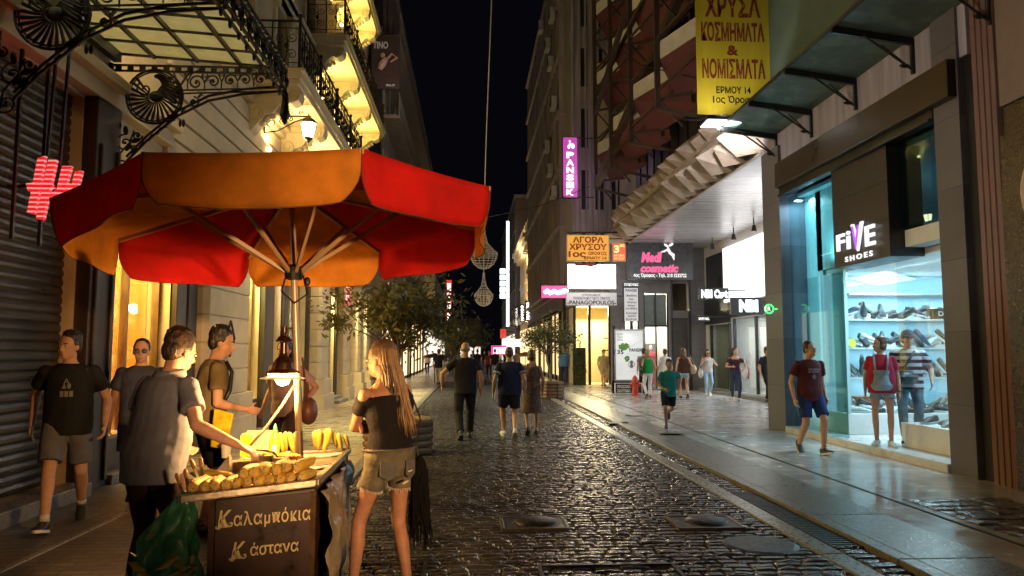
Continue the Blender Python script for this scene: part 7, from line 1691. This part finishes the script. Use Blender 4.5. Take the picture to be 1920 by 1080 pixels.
# --- walking away in the road
T, J = person('grey haired man in dark shirt and trousers walking away along the cobbles', atZ(872, 824), R_(4), 1.80, dict(step(.38), lean=(2, 0, 0), lw=(-.40, .18, .93), lp=(-1, -.6, 0), rw=(.27, .0, .84), head=(0, 6, 0)), SK_L, ('bald', H_GR), ('tee', cloth('ink', (.022, .022, .038)), .02), ('trousers', cloth('ink2', (.022, .021, .03))), shB, False, .012)
T, J = person('stocky man in a navy t-shirt with white sleeve bands walking away with a companion', atZ(955, 819), R_(3), 1.70, dict(stepL(.3), lean=(2, 0, 0), lw=(-.30, .05, .84), rw=(.30, .02, .84), rc=.5), SK_L, ('crop', H_BR), ('tee', NVY, .02), ('shorts', cloth('dark_shorts', (.025, .025, .04))), shW, False, .012, belly=.02, slim=1.1)
for S_, e, wv in J['arms']:
    for f in (.47, .55): m = MB(); m.tube([S_.lerp(e, f), S_.lerp(e, f + .035)], [.079, .080], 14); J['fin'](m, 'sleeve_band', M('white_cloth', (.6, .6, .6), .8), smooth=False)
T, J = person('woman in a short floral dress with pinned up hair walking away beside the stocky man', atZ(997, 815), R_(-2), 1.62, dict(step(.3), lw=(-.22, .05, .86), rw=(.22, .02, .86), pel=(0, 0, .925)), SK_T, ('bob', H_AU), ('dress', cloth('floral', (.15, .085, .075), var=.6, vs=22)), ('dress', cloth('floral', (.15, .085, .075))), shB, True, .012)
# --- right side
T, J = person('man in a maroon printed t-shirt and blue shorts walking past the shoe shop window', atZ(1522, 850, pz), R_(186), 1.74, dict(stepL(.36), lean=(1, 0, 0), head=(18, 0, 0), rw=(.28, .04, .83), lw=(-.27, -.03, .84), rc=.6, lc=.4), SK_L, ('crop', H_DK), ('tee', cloth('maroon', (.085, .022, .026)), .02), ('shorts', cloth('royal_blue', (.02, .04, .16))), shB, False, .009, shoe_sole=shW)
pr2 = M('pale_print', (.5, .48, .5), .7); chest_text(J, 'THE FASHION', .36, .19, .026, pr2); chest_text(J, 'IS NOW', .325, .17, .032, pr2)
chest_text(J, '♦', .25, .07, .09, M('dim_print', (.22, .2, .22), .7))
T, J = person('woman in a red t-shirt and pale denim dungaree shorts standing on the shoe shop step', Vector((6.18, 10.95, .151)), R_(150), 1.66, dict(lean=(0, 0, 0), head=(-55, 0, 0), lf=(-.10, .04, .085, 20, 0), rf=(.10, -.02, .085, -16, 0), rw=(.24, .05, .84), lw=(-.24, .07, .84)), SK_L, ('bob', H_AU), ('tee', cloth('red', (.36, .03, .06))), ('hot', denL), shW, True, .010, belly=.02, slim=1.02)
m = MB(); rr_ = [J['ring'](z, J['sec'](z)[0] * 1.0 + .020, J['sec'](z)[1] * 1.02 + .050, .014) for z in (-.06, .02, .10, .18, .26)]; m.loft(rr_); Db = J['fin'](m, 'dungaree_bib', denL, v=.01, it=3)
for x in (-1, 1):
    m = MB(); m.tube([J['tor'](.25)[0] + Vector((x * .08, .165, 0)), J['tor'](.42)[0] + Vector((x * .095, .14, 0)), J['tor'](.515)[0] + Vector((x * .10, .02, 0)), J['tor'](.42)[0] + Vector((x * .09, -.135, 0)), J['tor'](.24)[0] + Vector((x * .05, -.15, 0))], .016, 6); J['fin'](m, 'dungaree_strap', denL)
m = MB(); m.tube(circ(J['arms'][1][1].lerp(J['arms'][1][2], .9), .034, (1, 0, 0), (0, 1, .2), 12), .01, 6); J['fin'](m, 'wristband', m_black)
strm = cloth('stripes', (.5, .52, .54), bump=.1)
def stripes(m, sc_, dark):
    t = m.node_tree; n = t.nodes; L = t.links; p = n['Principled BSDF']; tc = n.new('ShaderNodeTexCoord'); wv = n.new('ShaderNodeTexWave'); wv.bands_direction = 'Z'; wv.inputs['Scale'].default_value = sc_; L.new(tc.outputs['Object'], wv.inputs[0]); cr = n.new('ShaderNodeValToRGB'); cr.color_ramp.interpolation = 'CONSTANT'; cr.color_ramp.elements[0].color = (*dark, 1); cr.color_ramp.elements[1].position = .5; cr.color_ramp.elements[1].color = (.5, .52, .54, 1); L.new(wv.outputs[1], cr.inputs[0]); L.new(cr.outputs[0], p.inputs['Base Color'])
stripes(strm, 3.0, (.03, .035, .05))
T, J = person('man in cap, striped t-shirt and jeans stepping out of the shoe shop', Vector((6.78, 11.25, .151)), R_(152), 1.80, dict(step(.4), head=(10, 8, 0), rw=(.26, .12, .92), lw=(-.30, .06, .92), lean=(4, 0, 0)), SK_L, ('cap', NVY), ('tee', strm), ('jeans', cloth('grey_jeans', (.12, .17, .22))), shB, False, .010)
m = MB(); m.tube([J['tor'](.48)[0] + Vector((-.09, .08, 0)), J['tor'](.36)[0] + Vector((-.02, .155, 0)), J['tor'](.2)[0] + Vector((.08, .15, 0)), J['tor'](.08)[0] + Vector((.17, .09, 0))], .018, 6); J['fin'](m, 'shoulder_strap', m_black)
bq = wpt(J, (.05, .24, .98)); hb = thing('waist_bag', 'dark bag slung across the front of the man in stripes', 'bag', bq); q = MB(); q.smooth = True; q.ell(bq, (.2, .09, .10), 12, 8); q.build('pouch', m_black, hb); q = MB(); q.bar(bq + Vector((-.15, -.085, .03)), bq + Vector((.15, -.085, .03)), .012); q.build('zip', m_steel, hb)
T, J = person('boy in a teal t-shirt and black striped shorts running across the right pavement', atZ(1254, 802, pz) , R_(172), 1.43, dict(pel=(0, .05, .90), lean=(9, 0, 8), head=(-6, 6, 0), rf=(.07, .10, .085, -6, 0), lf=(-.06, -.46, .36, 6, 75), kl=(-.1, 1, -.3), rw=(.12, .30, .96), rp=(.8, -1, -.4), lw=(-.28, -.16, .95), lp=(-.5, -1, -.2), rc=1.1), SK_D, ('short', H_DK), ('tee', cloth('teal', (.02, .16, .15)), .04), ('shorts', BLK), M('navy_shoe', (.02, .03, .08), .5), False, .010, slim=.92)
for i, (h, k, a, yw, pt) in enumerate(J['legs']):
    m = MB(); d = (k - h).normalized(); o = Vector((1 if i == 0 else -1, 0, 0))
    for dy in (-.018, .0, .018): m.bar(h + o * .106 + Vector((0, dy, 0)) + d * .08, h.lerp(k, .8) + o * .086 + Vector((0, dy, 0)), .008, .006)
    J['fin'](m, 'shorts_stripe', M('white_cloth', (.6, .6, .6), .8), smooth=False)
def bagthing(p, r, lab, mat, strap_to=None, nm='handbag'):
    p = Vector(p); t = thing(nm, lab, 'bag', p); q = MB(); q.smooth = True; q.ell(p, r, 12, 8); q.build('pouch', mat, t); q = MB(); st2 = Vector(strap_to) if strap_to else p + Vector((0, 0, r[2] * 2.2)); q.tube([p + Vector((-r[0] * .7, 0, r[2] * .7)), st2, p + Vector((r[0] * .7, 0, r[2] * .7))], .012, 6); q.build('strap', mat, t)
T, J = person('blond woman in a green sleeveless top and white trousers walking away by the poster stand', atZ(1216, 747, pz), R_(2), 1.66, dict(step(.22), rw=(.24, .02, .85), lw=(-.22, .04, .86)), SK_L, ('long', H_BL, .16, 30), ('vest', cloth('green', (.01, .22, .05))), ('jeans', cloth('white', (.6, .6, .6))), shB, True, .016); bagthing(wpt(J, (-.26, -.02, .98)), (.07, .16, .17), 'black shoulder bag of the woman in green', m_black, wpt(J, (-.17, 0, 1.45)))
T, J = person('woman with long reddish hair in a dark top and pale denim shorts walking away', atZ(1283, 748, pz), R_(-6), 1.70, dict(stepL(.25), rw=(.26, .04, .86)), SK_L, ('long', H_AU, .30, 40), ('vest', cloth('dark_brown', (.05, .022, .018))), ('hot', denL), shB, True, .016, slim=1.05); bagthing(wpt(J, (.33, .05, .98)), (.10, .17, .15), 'cream leather shoulder bag of the woman with reddish hair', M('cream_leather', (.5, .42, .26), .45), wpt(J, (.2, 0, 1.45)))
T, J = person('woman with glasses in a white top and pale jeans walking towards the camera', atZ(1328, 742, pz), R_(176), 1.66, dict(step(.22), lw=(-.16, .28, 1.20), lp=(-1, -.4, -1), rw=(.10, .30, 1.25), rp=(1, -.4, -1)), SK_L, ('long', H_DK, .16, 30), ('vest', cloth('white_top', (.62, .6, .58))), ('jeans', cloth('pale_jeans', (.26, .40, .55))), shW, True, .016, glasses=True); bagthing(wpt(J, (.28, .08, .82)), (.07, .2, .17), 'big white shoulder bag of the woman in pale jeans', M('white_leather', (.62, .6, .6), .4), wpt(J, (.18, 0, 1.45))); q = MB(); c = wpt(J, (-.02, .36, 1.22)); q.hexa([c + Vector(v) for v in ((-.08, -.01, -.12), (.08, -.01, -.1), (.08, .0, -.1), (-.08, .0, -.12), (-.08, -.02, .1), (.09, -.02, .13), (.09, -.01, .13), (-.08, -.01, .1))]); tag(q.build('paper_sheet', m_white, None, loc=c), 'white sheet of paper held by the woman with glasses', 'paper')
T, J = person('woman with long dark hair in a black off shoulder top and dark jeans carrying bags', atZ(1380, 752, pz), R_(168), 1.72, dict(stepL(.22), head=(24, 4, 0), rw=(.14, .27, 1.08), rp=(1, -.5, -1), lw=(-.20, .22, 1.0), lp=(-1, -.5, -.6)), SK_L, ('long', H_DK, .30, 36), ('offshoulder', cloth('dark_plum', (.05, .02, .028))), ('jeans', denD), M('beige_shoe', (.45, .36, .28), .5), True, .014); bagthing(wpt(J, (-.26, .26, .88)), (.08, .14, .18), 'white carrier bag of the woman with long dark hair', M('white_leather', (.62, .6, .6), .4), None, 'carrier_bag'); bagthing(wpt(J, (-.36, .2, .86)), (.05, .12, .17), 'pink paper bag of the woman with long dark hair', M('pink_paper', (.5, .22, .24), .6), None, 'carrier_bag')
T, J = person('man with a backpack and dark shorts standing between the women by the poster stand', atZ(1231, 744, pz) + Vector((.1, 2.2, 0)), R_(0), 1.68, dict(), SK_T, ('short', H_DK), ('tee', cloth('grey', (.16, .16, .175))), ('jeans', BLK), shB, False, .018); bp_ = wpt(J, (0, -.2, 1.2)); bk_ = thing('backpack', 'dark grey backpack on the man by the poster stand', 'backpack', bp_); q = MB(); q.smooth = True; q.ell(bp_, (.15, .09, .21), 12, 8); q.build('pack', M('pack_grey', (.06, .06, .07), .8), bk_); q = MB(); q.ell(bp_ + Vector((0, -.07, -.05)), (.1, .05, .09), 10, 6); q.build('pocket', M('pack_grey', (.06, .06, .07), .8), bk_)
T, J = person('woman in a white t-shirt behind the running boy', atZ(1256, 744, pz) + Vector((.1, .9, 0)), R_(-4), 1.68, dict(stepL(.2)), SK_L, ('bun', H_BR), ('tee', cloth('white', (.6, .6, .6))), ('jeans', denD), shB, True, .018)
T, J = person('person in black with a backpack half hidden by the grey pillar', Vector((9.0, 22.3, pz)), R_(200), 1.72, dict(step(.2)), SK_T, ('short', H_DK), ('tee', BLK), ('jeans', BLK), shB, False, .018)
T, J = person('man in a blue shirt and jeans standing by the farther log planter', atZ(1044, 716, pz) + Vector((0, -3, 0)), R_(170), 1.76, dict(), SK_L, ('bald', H_GR), ('polo', cloth('blue', (.08, .2, .42))), ('jeans', denD), shB, False, .02, belly=.05, slim=1.1)
T, J = person('two tone dressed shopper in beige by the gold shop door', atZ(1131, 722, pz) + Vector((-.2, -1.2, 0)), R_(190), 1.68, dict(step(.2)), SK_L, ('short', H_BR), ('tee', cloth('beige', (.4, .32, .2))), ('shorts', cloth('beige2', (.45, .38, .28))), shB, False, .02)
farp = [(870, 690, 0, 1.7, BLK, BLK, 'far walker in black behind the grey haired man, middle of the street'), (935, 688, 3.14, 1.7, cloth('white', (.6, .6, .6)), denD, 'far walker in a white shirt under the red sign'), (948, 692, 0, 1.66, NVY, BLK, 'far walker in navy beside the far yellow umbrella'), (830, 694, 0, 1.68, cloth('beige', (.4, .32, .2)), denD, 'far walker in beige along the left shop windows'), (1000, 700, 3.14, 1.68, cloth('red', (.36, .03, .06)), BLK, 'far walker in bright red by the right shop windows'), (858, 698, 3.14, 1.7, GRYC, denL, 'far walker in grey with pale jeans beside the left kerb'), (822, 722, .0, 1.72, BLK, cloth('sand', (.42, .36, .28)), 'far walker in a dark top and pale trousers under the dark umbrella on the left'), (895, 706, 0, 1.76, BLK, BLK, 'far walker in black just right of the grey haired man'), (917, 708, 3.14, 1.66, cloth('dark_red2', (.18, .03, .03)), BLK, 'far walker in dark red further down the road'), (928, 712, 0, 1.76, BLK, denL, 'far walker in a black top with white shoulder lines and pale jeans'), (801, 702, 3.14, 1.7, cloth('sand', (.42, .36, .28)), BLK, 'far walker in sand colour by the left shop windows'), (968, 706, 0, 1.7, cloth('mauve', (.32, .22, .21)), BLK, 'far walker in mauve beyond the stocky man'), (846, 700, 0, 1.72, NVY, denD, 'far walker in navy beyond the grey haired man on the left'), (1121, 715, 3.14, 1.66, cloth('beige', (.4, .32, .2)), BLK, 'far shopper in beige top and black trousers in the gold light'), (886, 690, 0, 1.7, GRYC, BLK, 'farthest walker in grey in the middle of the street'), (908, 690, 3.14, 1.68, BLK, denD, 'farthest walker in black coming up the street')]
for i, (x, y, f, h, t_, b_, lab) in enumerate(farp):
    person(lab, atZ(x, y, .02), f + random.uniform(-.2, .2), h, step(.4) if i % 2 else stepL(.4), SK_L, ('short', H_DK if i % 3 else H_BR), ('tee', t_), ('jeans', b_), shB, bool(i % 2), .026, group='distant walkers')
# mannequins in the shop windows
def mannequin(lab, loc, face, c, arms=True):
    T, J = person(lab, loc, face, 1.78, dict(rw=(.30, .05, .88), lw=(-.28, .08, .9)), M('mannequin_white', (.62, .6, .56), .35, var=.04), ('none', H_DK), ('tee', c), ('jeans', c), None, True, .02, eyes=False, name='mannequin'); T['category'] = 'mannequin'; return T
mannequin('white mannequin in a pale shirt standing in the bright shop window behind the gas lamp', (XL - .75, 18.9, .1), R_(-100), cloth('white_top', (.62, .6, .58)))
mannequin('mannequin in white clothes nearest the pillar in the bright rear shop window', (WX + .9, 20.4, .15), R_(100), cloth('white', (.6, .6, .6)))
mannequin('mannequin in dark clothes in the bright rear shop window', (WX + .8, 21.6, .15), R_(100), BLK)
mannequin('mannequin in a pale outfit in the olive rear shop window', (WX + .8, 23.6, .15), R_(100), cloth('sand', (.42, .36, .28)))
mannequin('mannequin in a pink top behind the glass door of the end wall', (7.55, 30.9, .1), R_(180), cloth('pink', (.5, .1, .14)))
# ================================================================== finish: apply the modifiers, clean up
bpy.context.view_layer.update()
dg = bpy.context.evaluated_depsgraph_get()
done = {}
for o in [o for o in sc.objects if o.type == 'MESH' and o.modifiers]:
    if o.data.name in done: continue
    done[o.data.name] = bpy.data.meshes.new_from_object(o.evaluated_get(dg))
for o in [o for o in sc.objects if o.type == 'MESH' and o.modifiers]:
    nm = o.data.name; o.modifiers.clear(); o.data = done[nm]
for o in sc.objects:
    for k in ('_o', 'J'):
        if k in o.keys(): del o[k]
